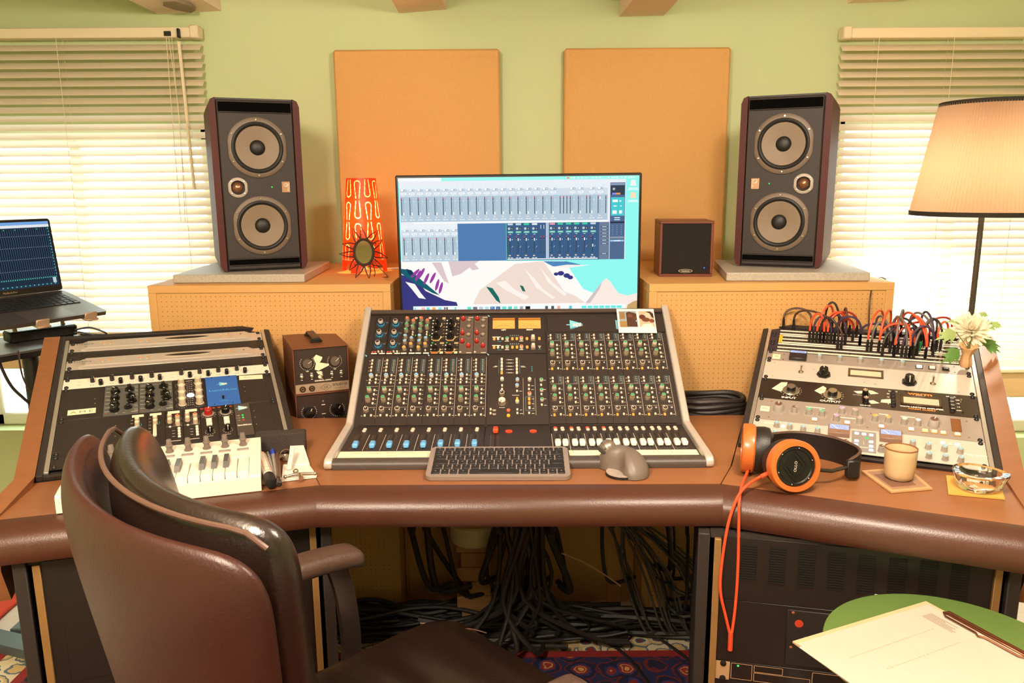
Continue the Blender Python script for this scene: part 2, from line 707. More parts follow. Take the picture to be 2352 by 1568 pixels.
for x0, lab in ((-.616, 'tall ochre fabric acoustic panel on the wall behind the orange table lamp'), (.189, 'tall ochre fabric acoustic panel on the wall behind the small cube loudspeaker')):
    t = thing('acoustic_panel', lab, 'panel', (x0, YW, 0), 'fabric acoustic panels on the green wall')
    MB().box((.29, -.029, 1.229), (.58, .052, 1.2), PANELF, .007).build('fabric_panel', t)
    b = MB()
    for c, d in (((.29, -.0553, 1.805), (.54, .0012, .003)), ((.022, -.0553, 1.22), (.003, .0012, 1.17)), ((.558, -.0553, 1.22), (.003, .0012, 1.17))):
        b.box(c, d, PANELF)
    b.build('edge_seam', t)

# rugs
RUGF = mat('rug_field', '1c2140', 0.95)
RUGB = mat('rug_border', 'b9a27e', 0.95)
RUGR = mat('rug_red', '8c1f1c', 0.95, noise=(90, .15))


def rug_nodes(m, cols, sc):
    nt = m.node_tree
    n, l = nt.nodes, nt.links
    tc = n.new('ShaderNodeTexCoord')
    vo = n.new('ShaderNodeTexVoronoi')
    vo.inputs['Scale'].default_value = sc
    vo.inputs['Randomness'].default_value = .55
    nz = n.new('ShaderNodeTexNoise')
    nz.inputs['Scale'].default_value = sc * 2.2
    l.new(tc.outputs['Object'], vo.inputs['Vector'])
    l.new(tc.outputs['Object'], nz.inputs['Vector'])
    ad = n.new('ShaderNodeMath')
    ad.operation = 'MULTIPLY_ADD'
    l.new(nz.outputs[0], ad.inputs[0])
    ad.inputs[1].default_value = .45
    l.new(vo.outputs['Distance'], ad.inputs[2])
    cr = n.new('ShaderNodeValToRGB')
    cr.color_ramp.interpolation = 'CONSTANT'
    el = cr.color_ramp.elements
    while len(el) < len(cols):
        el.new(.5)
    for e, (p, h) in zip(el, cols):
        e.position = p
        e.color = lin(h) + (1,)
    l.new(ad.outputs[0], cr.inputs[0])
    l.new(cr.outputs[0], n['Principled BSDF'].inputs['Base Color'])


rug_nodes(RUGF, [(0, 'c99a4a'), (.32, '8f2a1c'), (.40, 'b98b62'), (.45, '7d2018'), (.54, '26306a'), (.6, '1a1836'), (.74, '6b1d18'), (.79, '20204a')], 13)
RUGC = mat('rug_centre', '6b1a16', 0.95)
rug_nodes(RUGC, [(0, 'b88a4a'), (.3, '2a1a30'), (.38, 'a8744a'), (.43, '7a1f18'), (.62, '6b1a16'), (.76, '8a4a30'), (.8, '661814')], 12)
rug_nodes(RUGB, [(0, '8c2a20'), (.34, '4a5570'), (.44, 'd8c49a'), (.56, 'c7a871'), (.68, '5c6a78'), (.76, 'd9c8a4')], 15)
t = thing('persian_rug', 'dark blue and red patterned oriental rug under the desk', 'rug', (0, 0, FZ))
x0, x1, y0, y1 = -1.50, 1.50, -.6, 2.165
for i, (ins, m, z) in enumerate(((0, RUGR, .006), (.05, RUGB, .0064), (.14, RUGR, .0068), (.17, RUGF, .0072), (.40, RUGB, .0076), (.46, RUGC, .008))):
    MB().box(((x0 + x1) / 2, (y0 + y1) / 2, z / 2), (x1 - x0 - 2 * ins, y1 - y0 - 2 * ins, z), m).build(('rug_base', 'outer_border', 'guard_stripe', 'flower_band', 'inner_border', 'rug_field')[i], t)
b = MB()
g = []
for i in range(9):
    for j in range(7):
        g.append((-2.36 + i * .095 + (.02 if j % 2 else 0), 1.93 + j * .095 + i * .022, FZ + .013 + .006 * math.sin(i * 1.1 + j * .7)))
fs = [(i * 7 + j, (i + 1) * 7 + j, (i + 1) * 7 + j + 1, i * 7 + j + 1) for i in range(8) for j in range(6)]
b.add(g, fs, mat('orange_red_wool', 'c8452e', .95, noise=(120, .12), bump=(300, .4)))
o = b.build('floor_mat')
md = o.modifiers.new('thick', 'SOLIDIFY')
md.thickness = .01
md = o.modifiers.new('soft', 'SUBSURF')
md.levels = md.render_levels = 1
tag(o, 'plain orange red woollen mat lying on the floor below the left window', 'mat')

# ---------------------------------------------------------------- cabinets behind the desk
for x0, x1, y0, lab in ((-1.035, -.345, 2.215, 'ochre cabinet with perforated front, carrying the orange lamp'), (.385, 1.07, 2.175, 'ochre cabinet with perforated front, carrying the small cube loudspeaker')):
    t = thing('perforated_cabinet', lab, 'cabinet', (x0, y0, FZ), 'perforated cabinets behind the desk')
    w, d, h, k = x1 - x0, 2.862 - y0, 1.09 - FZ, .022
    MB().box((w / 2, d / 2, h - k / 2), (w, d, k), MDF, .001).build('top_board', t)
    for x in (k / 2, w - k / 2):
        MB().box((x, d / 2, (h - k) / 2), (k, d, h - k), MDF, .001).build('side_board', t)
    MB().box((w / 2, d / 2, .04), (w - 2 * k, d, .08), MDF).build('plinth', t)
    MB().box((w / 2, .010, (h - k + .08) / 2), (w - 2 * k, .012, h - k - .08), PEG).build('perforated_panel', t)
    MB().box((w / 2, d - .01, h / 2), (w - 2 * k, .012, h - k), MDF).build('back_board', t)

t = thing('back_board', 'plain ochre board standing between the two perforated cabinets below the monitor', 'board', (.02, 2.32, FZ))
MB().box((0, 0, .30), (.725, .018, .60), MDF, .001).build('board', t)
for x in (-.33, .30):
    MB().box((x, -.012, .30), (.045, .012, .60), MDF, .001).build('upright', t)

GRAN = mat('grey_granite', 'aba295', 0.5, noise=(190, .35), bump=(200, .2))
for p, lab in ((((398, 651), (700, 649), (768, 611)), 'speckled stone slab under the loudspeaker beside the orange lamp'),
               (((1998, 646), (1668, 646), (1637, 610)), 'speckled stone slab under the loudspeaker beside the small cube loudspeaker')):
    A, B, C = [at(q[0], q[1], z=1.09) for q in p]
    cc = (A + C) / 2
    D = A + C - B
    dd = D - A
    if dd.length > .40:
        dd = dd.normalized() * .40
    pts = [A, B, B + dd, A + dd]
    bm = MB().prism([(q.x, q.y) for q in pts], 1.0905, 1.115, GRAN)
    o = bm.build('stone_slab')
    md = o.modifiers.new('edge', 'BEVEL')
    md.width = .003
    md.segments = 2
    tag(o, lab, 'slab', 'stone slabs under the loudspeakers')

# ---------------------------------------------------------------- big loudspeakers
BAFFLE = mat('dark_baffle', '2c231f', 0.6, noise=(500, .2), bump=(600, .25))
BURG = mat('burgundy_veneer', '4a1a16', 0.55, noise=(10, .25), stretch=(14, 1, 1), spec=.3)
CONE = mat('woven_cone', '7d6a55', 0.5, noise=(300, .12), bump=(350, .3))
RING = mat('driver_ring', '6b5a4b', 0.5)
RUBB = mat('black_rubber', '151211', 0.5)
RX90 = Matrix.Rotation(PI / 2, 4, 'X')
TRING = mat('tweeter_ring', 'a79a8b', 0.45)
COPPER = mat('tweeter_dome', '8a6248', 0.25, .7)


def loudspeaker(P, yaw, label, mirror):
    t = thing('loudspeaker', label, 'loudspeaker', TM(P[0], P[1], P[2], yaw), 'tall studio loudspeakers')
    w, h, d = .25, .5, .34
    sx = (lambda x: w - x) if mirror else (lambda x: x)
    b = MB()
    n = 6
    R = .022

    def outline(x0, x1, z0, z1, r):
        pts = []
        for cx, cz, a in ((x1 - r, z0 + r, -90), (x1 - r, z1 - r, 0), (x0 + r, z1 - r, 90), (x0 + r, z0 + r, 180)):
            for i in range(n + 1):
                q = rad(a + 90 * i / n)
                pts.append((cx + r * math.cos(q), cz + r * math.sin(q)))
        return pts
    pr = outline(0, w, 0, h, R)
    b.T = Matrix.Rotation(PI / 2, 4, 'X')
    b.prism(pr, -d, -.008, mat('speaker_shell', '2b211d', .5, noise=(300, .1)))
    b.build('enclosure', t)
    for x0, x1 in ((0, .019), (w - .019, w)):
        s = MB()
        s.T = Matrix.Rotation(PI / 2, 4, 'X')
        if x0 == 0:
            q = [(x0, R), (x0 + .006, .006), (x1, 0), (x1, h), (x0 + .006, h - .006), (x0, h - R)]
        else:
            q = [(x1, R), (x1 - .006, .006), (x0, 0), (x0, h), (x1 - .006, h - .006), (x1, h - R)]
        e = .0012 if x0 == 0 else -.0012
        s.prism([(px - e, pz) for px, pz in q], -d * .98, .004, BURG)
        s.build('side_panel', t)
    MB().box((w / 2, -.002, h / 2), (w - .04, .012, h - .012), BAFFLE, .003).build('baffle', t)
    for zc, hh in ((h - .027, .026), (.028, .015)):
        b = MB()
        b.box((w / 2, -.0085, zc), (w - .048, .0016, hh), mat('port_black', '070606', .95, spec=.05))
        b.box((w / 2, -.011, zc + hh / 2 + .002), (w - .05, .007, .004), BAFFLE, .0015)
        b.box((w / 2, -.010, zc - hh / 2 - .001), (w - .05, .006, .003), BAFFLE, .001)
        b.build('port_slot', t)
    for zc in (.36, .135):
        wo = MB()
        N = 48
        clip = lambda i: min(1.0, .95 / max(abs(math.cos(2 * PI * i / N)), 1e-6))
        wo.lathe([(.086, 0), (.086, .004), (.083, .006), (.0735, .0065)], RING, N, lobes=clip, caps=False)
        o = wo.build('woofer', t, Matrix.Translation((w / 2, -.008, zc)) @ RX90)
        MB().lathe([(.0735, .0055), (.072, .009), (.068, .0105), (.0635, .009), (.061, .006)], RUBB, N, caps=False).build('surround', o)
        MB().lathe([(.0615, .0062), (.045, .0042), (.0215, .0012)], CONE, N, caps=False).build('cone', o)
        MB().lathe([(.022, .001), (.021, .005), (.016, .009), (.008, .011), (.0001, .0115)], RUBB, 32, caps=False).build('dust_cap', o)
        for i in range(6):
            a = rad(90 + 60 * i)
            sc = MB().lathe([(.0033, .006), (.0033, .0075), (.002, .0085), (.0001, .0085)], CHROME, 10, c=(.079 * math.cos(a), .079 * math.sin(a), 0), caps=False)
            sc.build('screw', o)
    tw = MB()
    clip = lambda i: min(1.0, .93 / max(abs(math.cos(2 * PI * i / 32)), 1e-6), 1.0)
    tw.lathe([(.029, 0), (.029, .004), (.027, .0055), (.0205, .0055)], TRING, 32, lobes=clip, caps=False)
    o = tw.build('tweeter', t, Matrix.Translation((sx(.063), -.008, .246)) @ RX90)
    MB().lathe([(.0205, .0055), (.0185, .002), (.016, .001)], RUBB, 28, caps=False).build('surround', o)
    MB().lathe([(.0165, .001), (.013, .006), (.007, .009), (.0001, .0098)], COPPER, 28, caps=False).build('dome', o)
    for i in range(4):
        a = rad(45 + 90 * i)
        MB().lathe([(.0022, .005), (.0022, .0066), (.0001, .007)], CHROME, 8, c=(.0245 * math.cos(a), .0245 * math.sin(a), 0), caps=False).build('screw', o)
    MB().lathe([(.002, 0), (.0015, .002), (.0001, .0026)], glow('40ff60', 1.5), 10, caps=False).build('power_light', t, Matrix.Translation((sx(.159), -.008, .247)) @ RX90)
    bd = MB().box((0, 0, .001), (.024, .032, .002), mat('badge_copper', 'a07a5c', .35, .5), .0006).build('badge', t, Matrix.Translation((sx(.199), -.008, .247)) @ RX90)
    mk = MB()
    mk.disc(0, .006, .0062, .0021, ink('d9c3a6'), 16)
    mk.arc(0, .006, .004, rad(30), rad(250), .0012, .0023, ink('6d4b35'))
    mk.line((-.003, .0075), (.004, .0035), .001, .0023, ink('6d4b35'))
    mk.line((-.002, .0035), (.003, .0085), .001, .0023, ink('6d4b35'))
    mk.build('emblem', bd, None if not mirror else Matrix.Translation((0, .001, 0)))
    if mirror:
        letters('FOCAL', .0085, ink('e6d6c2'), bd, TM(-.0075, 0, .0023, -PI / 2), sx=.9)
    else:
        letters('FOCAL', .0085, ink('e6d6c2'), bd, TM(.0075, 0, .0023, PI / 2), sx=.9)


loudspeaker((-.859, 2.318, 1.1155), rad(23), 'tall two-woofer loudspeaker on the stone slab beside the orange lamp', False)
loudspeaker((.686, 2.412, 1.1155), rad(-25.6), 'tall two-woofer loudspeaker on the stone slab beside the small cube loudspeaker', True)

# ---------------------------------------------------------------- small cube speaker
t = thing('cube_loudspeaker', 'small dark cube loudspeaker with an oval badge, on the cabinet top', 'loudspeaker', TM(.443, 2.352, 1.0905, rad(-5)))
RW = mat('red_brown_veneer', '6a3220', .4, noise=(9, .2), stretch=(2, 2, 14))
b = MB()
for c, d in (((.079, .085, .161), (.158, .17, .008)), ((.079, .085, .004), (.158, .17, .008)), ((.004, .085, .0825), (.008, .17, .149)), ((.154, .085, .0825), (.008, .17, .149)), ((.079, .166, .0825), (.142, .008, .149))):
    b.box(c, d, RW, .001)
b.build('enclosure', t)
MB().box((.079, .006, .0825), (.142, .006, .149), mat('speaker_cloth', '1a1512', .95, bump=(900, .6)), .001).build('grille_cloth', t)
MB().box((.079, .09, -.0005 + .003), (.15, .15, .002), RUBB).build('base_pad', t)
b = MB()
b.prism([(.021 * math.cos(2 * PI * i / 24), .0055 * math.sin(2 * PI * i / 24)) for i in range(24)], 0, .0025, CHROME)
b.prism([(.019 * math.cos(2 * PI * i / 24), .0043 * math.sin(2 * PI * i / 24)) for i in range(24)], .0025, .0028, ink('2c2420'))
bd = b.build('badge', t, Matrix.Translation((.079, .003, .017)) @ RX90)
letters('avantone', .0072, ink('d8cab8'), bd, TM(0, 0, .003), sx=.85)
MB().lathe([(.002, 0), (.0001, .003)], glow('4060ff', 3), 8, caps=False).build('power_light', t, Matrix.Translation((.134, .003, .026)) @ RX90)

# ---------------------------------------------------------------- orange table lamp
P = at(838, 622, z=1.091)
t = thing('table_lamp', 'glowing orange conical table lamp with hairpin cut-outs', 'lamp', (P.x, P.y, 1.0905))
LSH = through('orange_lamp_sheet', 'd8401c', 'f04818', .35, .4)
NA, NH, H, R0, R1, NC = 230, 170, .298, .074, .047, 10
keep = []
vs = [((R0 + (R1 - R0) * j / NH) * math.cos(2 * PI * i / NA), (R0 + (R1 - R0) * j / NH) * math.sin(2 * PI * i / NA), H * j / NH) for j in range(NH + 1) for i in range(NA)]
for j in range(NH):
    z = H * (j + .5) / NH
    R = R0 + (R1 - R0) * z / H
    row, tz = divmod((z - .032) / .0665, 1)
    for i in range(NA):
        th = (i + .5) / NA
        ok = True
        if z < .036:
            u = abs((th * 4 + .15) % 1 - .5) * 2
            if z < .036 * math.sqrt(max(0, 1 - (u / .72) ** 2)):
                ok = False
        if 0 <= row <= 3:
            col, fu = divmod(th * NC + .12, 1)
            u = abs(fu - .5) * 2 * PI * R / NC
            tt = tz if (int(row) + int(col)) % 2 == 0 else 1 - tz
            y = (tt - .06) * .0665
            hh = .054
            if -.001 < y < hh + .012:
                hw = .0052 + .0052 * y / hh
                e = hh - .0104
                dd = abs(u - hw) if y < e else abs(math.hypot(u, y - e) - hw)
                if y > -.001 and dd < .00115:
                    ok = False
        if ok:
            keep.append((j * NA + i, j * NA + (i + 1) % NA, (j + 1) * NA + (i + 1) % NA, (j + 1) * NA + i))
b = MB()
b.add(vs, keep, LSH)
b.build('lamp_shade', t, None, 60)
MB().lathe([(R0 - .0035, .040), (R1 - .0030, H - .004)], through('pale_liner', 'f4dca0', 'ffe6a8', .6, .7), 60, caps=False).build('paper_liner', t)
MB().lathe([(R1 - .001, H - .001), (R1 - .006, H - .001), (R1 - .006, H - .003), (R1 - .001, H - .003)], LSH, 40, caps=False).build('top_ring', t)
b = MB()
b.lathe([(.03, 0), (.03, .008), (.012, .012), (.012, .05), (.016, .055), (.016, .085)], WHITEP, 20)
b.build('lamp_holder', t)
MB().ball((0, 0, .12), (.022, .022, .032), glow('ffd9a0', 14), 18, 12).build('bulb', t)
MB().tube(spline([(.02, .0, .004), (.06, .03, .004), (.1, .06, .003), (.16, .10, .003)], 6), .0025, WHITEP, 6).build('cord', t)
lamp('table_lamp_bulb_light', 'POINT', (P.x, P.y, 1.0905 + .175), 3.4, (1.0, .55, .22), .02)

# ---------------------------------------------------------------- sun shaped mirror
P = at(845, 640, z=1.091)
P = V((P.x + .004, P.y + .02, 1.091))
t = thing('sun_mirror', 'small oval mirror in a dark iron sun frame, in front of the orange lamp', 'mirror', TM(P.x - .017, P.y, P.z, rad(8), rad(-9)))
IRON = mat('dark_wrought_iron', '3a2418', .55, .4)
cz = .078
fr = MB()
ring = [(.0285 * math.cos(2 * PI * i / 32), 0, cz + .0385 * math.sin(2 * PI * i / 32)) for i in range(32)]
fr.tube(ring, .0042, IRON, 8, closed=True)
fr.build('frame_ring', t)
b = MB()
b.T = Matrix.Translation((0, .001, cz)) @ RX90
b.prism([(.0275 * math.cos(2 * PI * i / 32), .037 * math.sin(2 * PI * i / 32)) for i in range(32)], -.002, .001, mat('mirror_glass', 'd8c8a8', .03, 1.0))
b.build('mirror_glass', t)
for i in range(11):
    a = rad(-90 + 16 + 360 / 11 * i)
    c, s = math.cos(a), math.sin(a)
    e = V((.030 * c, 0, cz + .040 * s))
    d = V((c * 1.0, 0, s)).normalized()
    sd = V((-d.z, 0, d.x))
    L = .036 if i % 2 else .043
    ry = MB()
    bend = .007 * (1 if i % 2 else -1)
    ry.tube([e + sd * .009, e + sd * (.007 + bend * .3) + d * L * .45, e + sd * bend + d * L], [.0022, .002, .0008], IRON, 6)
    ry.tube([e - sd * .009, e - sd * (.007 - bend * .3) + d * L * .45, e + sd * bend + d * L], [.0022, .002, .0008], IRON, 6)
    ry.tube([e + sd * .004 + d * (.008 + .005 * math.sin(q * .7)) + sd * .005 * math.cos(q * .7) * (1 - q / 14) for q in range(12)], .001, IRON, 5)
    ry.build('sun_ray', t)
MB().tube(spline([(.02, .003, .06), (.03, .03, .022), (.026, .05, .002), (.036, .035, .002), (.062, .012, .002), (.068, .0, .004), (.045, .004, .03), (.028, .003, .05)], 5), .0013, IRON, 5).build('wire_easel', t)

# ---------------------------------------------------------------- floor lamp
LX, LY = 1.455, 2.45
t = thing('floor_lamp', 'floor lamp with a pleated tan shade by the window', 'lamp', (LX, LY, 0))
SHADE = through('pleated_shade_cloth', '937a5a', 'a8866a', .26, .8)
b = MB()
N = 240
vs = []
for r, z in ((.200, 1.268), (.1735, 1.42), (.144, 1.594)):
    for i in range(N):
        a = 2 * PI * i / N
        q = r + (.0036 if i % 2 else -.0036)
        vs.append((q * math.cos(a), q * math.sin(a), z))
b.add(vs, [(j * N + i, j * N + (i + 1) % N, (j + 1) * N + (i + 1) % N, (j + 1) * N + i) for j in range(2) for i in range(N)], SHADE)
b.build('lamp_shade', t, None, 0)
TRIM = mat('dark_shade_trim', '2e2820', .9)
MB().lathe([(.2035, 1.262), (.2045, 1.276), (.199, 1.276), (.199, 1.262), (.2035, 1.262)], TRIM, 64, caps=False).build('lower_trim', t)
MB().lathe([(.1475, 1.588), (.1465, 1.600), (.142, 1.600), (.142, 1.588), (.1475, 1.588)], TRIM, 64, caps=False).build('upper_trim', t)
POLE = mat('grey_pole', '4d463f', .4, .5)
MB().cyl((0, 0, FZ + .02), (0, 0, 1.40), .0085, POLE, n=14).build('pole', t)
MB().lathe([(.14, FZ), (.14, FZ + .012), (.12, FZ + .022), (.02, FZ + .03), (.012, FZ + .05)], POLE, 40).build('base', t)
b = MB()
for k in range(3):
    a = 2 * PI * k / 3 + .3
    b.cyl((0, 0, 1.59), (.143 * math.cos(a), .143 * math.sin(a), 1.592), .002, POLE, n=6)
b.cyl((0, 0, 1.40), (0, 0, 1.595), .003, POLE, n=6)
b.build('shade_carrier', t)
MB().lathe([(.016, 1.405), (.016, 1.42)], POLE, 16).build('lamp_holder', t)
MB().ball((0, 0, 1.45), .032, glow('ffe0b0', 10), 16, 10).build('bulb', t)
lamp('floor_lamp_bulb_light', 'POINT', (LX, LY, 1.385), 36, (1.0, .84, .64), .03)


# ---------------------------------------------------------------- the desk
DZ = .765
VEN = mat('brown_veneer', '8f5c38', 0.42, noise=(7, .16), stretch=(1.2, 9, 9), spec=.4)
VEND = mat('dark_veneer', '6f4428', 0.4, noise=(7, .16), stretch=(9, 1.2, 9), spec=.4)
LEA = mat('brown_padded_edge', '4c2b1e', 0.34, noise=(150, .08), bump=(350, .15), spec=.5)
RLO, RLX, RLU = V((-.943, 2.118, .956)), V((.922, .388, -.011)), V((-.363, .87, .333))
RRO, RRX, RRU = V((.916, 1.987, .915)), V((.922, -.387, -.005)), V((.365, .863, .348))
ML, MR = frame(RLO, RLX, RLU), frame(RRO, RRX, RRU)
desk = thing('studio_desk', 'large three-part brown studio desk with padded front edge and sloping racks', 'desk')
MB().prism([(-.393, 1.5125), (.421, 1.5045), (.472, 1.6105), (-.441, 1.6205)], DZ - .03, DZ, VEN).build('front_top', desk)
MB().prism([(-.441, 1.622), (.472, 1.612), (.523, 1.75), (.611, 1.985), (-.565, 1.985)], DZ - .03, DZ, VEN).build('centre_top', desk)
LW = [(-.395, 1.513), (-.948, 1.352), (-1.018, 1.514), (-1.185, 1.93), (-.72, 2.12), (-.5665, 1.99), (-.443, 1.621)]
RW_ = [(.4235, 1.505), (.912, 1.293), (1.03, 1.50), (1.21, 1.93), (.73, 2.11), (.6135, 1.99), (.5255, 1.75), (.4745, 1.611)]
MB().prism(LW, DZ - .03, DZ - .0004, VEN).build('wing_top', desk)
MB().prism(RW_, DZ - .03, DZ - .0004, VEN).build('wing_top', desk)
MB().box((.02, 2.07, .70), (1.0, .24, .02), BLACKM, .002).build('rear_shelf', desk)
# padded front edges
prof = [(0, DZ - .0006), (-.020, DZ - .001), (-.042, DZ - .008), (-.056, DZ - .019), (-.063, DZ - .034), (-.064, DZ - .055), (-.058, DZ - .066), (-.0, DZ - .068)]


def armrest(p, q, cut0=0.0, cut1=0.0):
    p, q = V((p[0], p[1], 0)), V((q[0], q[1], 0))
    d = (q - p).normalized()
    o = V((d.y, -d.x, 0))
    b = MB()
    n = 14
    vs = []
    L = (q - p).length
    for i in range(n + 1):
        for (u, z) in prof:
            k = -u / .064
            a = cut0 * k * .064
            e = L - cut1 * k * .064
            s = a + (e - a) * i / n
            vs.append(p + d * s + o * (-u) + V((0, 0, z)))
    m = len(prof)
    fs = [(i * m + j, i * m + j + 1, (i + 1) * m + j + 1, (i + 1) * m + j) for i in range(n) for j in range(m - 1)]
    fs += [list(range(m))[::-1], [n * m + j for j in range(m)]]
    fs += [(i * m, (i + 1) * m, (i + 1) * m + m - 1, i * m + m - 1) for i in range(n)]
    b.add(vs, fs, LEA)
    b.build('padded_edge', desk, None, 50)


armrest((-.393, 1.5125), (.421, 1.5045), -.14, -.2)
armrest((-.948, 1.352), (-.396, 1.5125), 0, .16)
armrest((.4235, 1.5045), (.912, 1.293), .22, 0)


# sloping racks, their rails and the cheeks
def rack_body(M, u_top, u_front, w=.263):
    b = MB()
    top, fr = M @ V((0, u_top, -.006)), M @ V((0, u_front, -.006))
    ex = V((M[0][0], M[1][0], 0)).normalized()
    cr = [top, fr, V((fr.x, fr.y, DZ + .0006)), V((top.x, top.y, DZ + .0006))]
    vs = [c + ex * (-w) for c in cr] + [c + ex * w for c in cr]
    b.add(vs, [(0, 1, 2, 3), (7, 6, 5, 4), (0, 4, 5, 1), (1, 5, 6, 2), (2, 6, 7, 3), (3, 7, 4, 0)], DKBROWN)
    b.build('rack_body', desk)
    Lm = u_top - u_front
    yc = (u_top + u_front) / 2
    for s in (-1, 1):
        MB().box((s * .2575, yc, .0), (.013, Lm, .014), DKBROWN, .001).build('rack_lip', desk, M)
        r = MB()
        r.box((s * .2462, yc - .003, .0005), (.0092, Lm - .03, .008), SILVER, .0008)
        r.build('rack_rail', desk, M)
    MB().box((0, u_top - .008, .0), (.502, .016, .014), DKBROWN, .001).build('rack_lip', desk, M)
    MB().box((0, u_front + .004, -.002), (.502, .008, .010), DKBROWN, .001).build('rack_lip', desk, M)


rack_body(ML, .034, -.556)
rack_body(MR, .140, -.418)


def cheek(M, s, u_top, u_front, front):
    """outer side board: slopes with the rack, then runs level to the front"""
    x = s * .282
    ex = V((M[0][0], M[1][0], 0)).normalized()
    top, fr = M @ V((x, u_top, .010)), M @ V((x, u_front, .010))
    f = V((front[0], front[1], DZ + .002))
    lo = .60
    prof = [top, fr, f, V((f.x, f.y, DZ - .03)), V((f.x, f.y, DZ - .1)), V((f.x * .97 + fr.x * .03, f.y * .9 + fr.y * .1, lo)), V((top.x, top.y, lo))]
    b = MB()
    h = .0185
    n = len(prof)
    vs = [p - ex * h for p in prof] + [p + ex * h for p in prof]
    fs = [list(range(n)), [n + i for i in range(n)][::-1]] + [(i, n + i, n + (i + 1) % n, (i + 1) % n) for i in range(n)]
    b.add(vs, fs, VEN)
    o = b.build('side_board', desk, None, 20)


cheek(ML, -1, .03, -.560, (-.966, 1.335))
cheek(MR, 1, .137, -.43, (.945, 1.30))

# floor racks below the wings
PODS = []
for A, B, nm in ((at(122, 1291, z=.69), at(681, 1212, z=.69), 'L'), (at(1692, 1240, z=.69), at(2257, 1290, z=.69), 'R')):
    d = (B - A)
    d.z = 0
    c = (A + B) / 2
    ex = d.normalized()
    fw = V((-ex.y, ex.x, 0))
    c = c + fw * .02
    M = frame((c.x, c.y, .694), ex, V((0, 0, 1)))     # local x right, y up, z towards the room
    PODS.append(M)
    w = .262
    for s in (-1, 1):
        MB().box((s * (w + .012), -.318, -.25), (.022, .634, .52), DKBROWN, .002).build('rack_side', desk, M)
        MB().box((s * .2475, -.321, .004), (.013, .62, .010), mat('brass_rail', '9a7646', .45, .35, noise=(30, .1)), .001).build('rack_rail', desk, M)
    MB().box((0, -.006, -.25), (2 * w, .012, .50), DKBROWN).build('rack_top', desk, M)
    MB().box((0, -.318, -.49), (2 * w, .62, .01), DKBROWN).build('rack_back', desk, M)
    MB().box((0, -.628, -.25), (2 * w, .012, .50), DKBROWN).build('rack_floor', desk, M)

# ---------------------------------------------------------------- rack units
SCREW = MB(.001).lathe([(5.2, 0), (5.0, 1.6), (3.9, 3.2), (2.2, 4.0), (1.2, 3.1), (.01, 3.0)], BLACKM, 12, caps=False).mesh('rack_screw')
UH = 44.45


def unit(M, top, n, label, face, name='rack_unit', screws=True, group=None, thick=2.4, cat='audio unit', rows=None, hw=241.0):
    t = thing(name, label, cat, M @ Matrix.Translation((0, -top * .001, .0)), group)
    h = n * UH - .8
    MB(.001).box((0, -h / 2 - .4, thick / 2 - .5), (hw * 2, h, thick), face, .5).build('front_panel', t)
    if screws:
        ys = rows or ((6.35, h - 5.5) if n < 3 else (6.35, 126.5))
        for x in (-232.5, 232.5):
            for y in ys:
                put('rack_screw', SCREW, t, mm(x, -y, thick - .5, rnd.uniform(0, 3)))
    return t


ORANGE = glow('ff9a3c', 1.0)
AMBER = glow('ffb14a', 1.25)
LITW = glow('fff4e0', 1.5)
LEDG = glow('3cff6a', 1.5)
LEDR = glow('ff3a28', 1.5)
KBLK = mat('black_bakelite', '120f0e', 0.22, coat=.4)
KCRM = mat('cream_knob', 'cdb899', 0.42)
KGRY = mat('grey_knob', 'a79d92', 0.42)
PLATEK = mat('black_face', '2b2320', 0.5, noise=(500, .1), bump=(600, .1))
CREAMF = mat('cream_face', 'f0e2cf', 0.4)
SILF = mat('silver_face', 'cbbfb2', 0.34, .35)
GREYF = mat('warm_grey_face', '9c8f84', 0.45, .1)
LGREYF = mat('light_grey_face', 'cfc5b8', 0.4, .15)
MESH = mat('perforated_black', '241d19', .6)


def mesh_nodes():
    nt = MESH.node_tree
    n, l = nt.nodes, nt.links
    tc = n.new('ShaderNodeTexCoord')
    mp = n.new('ShaderNodeMapping')
    mp.inputs['Rotation'].default_value = (0, 0, rad(45))
    mp.inputs['Scale'].default_value = (330, 330, 330)
    ck = n.new('ShaderNodeTexChecker')
    ck.inputs['Scale'].default_value = 1
    ck.inputs[1].default_value = lin('3a312a') + (1,)
    ck.inputs[2].default_value = lin('0e0b0a') + (1,)
    l.new(tc.outputs['Object'], mp.inputs[0])
    l.new(mp.outputs[0], ck.inputs[0])
    l.new(ck.outputs[0], n['Principled BSDF'].inputs['Base Color'])


mesh_nodes()

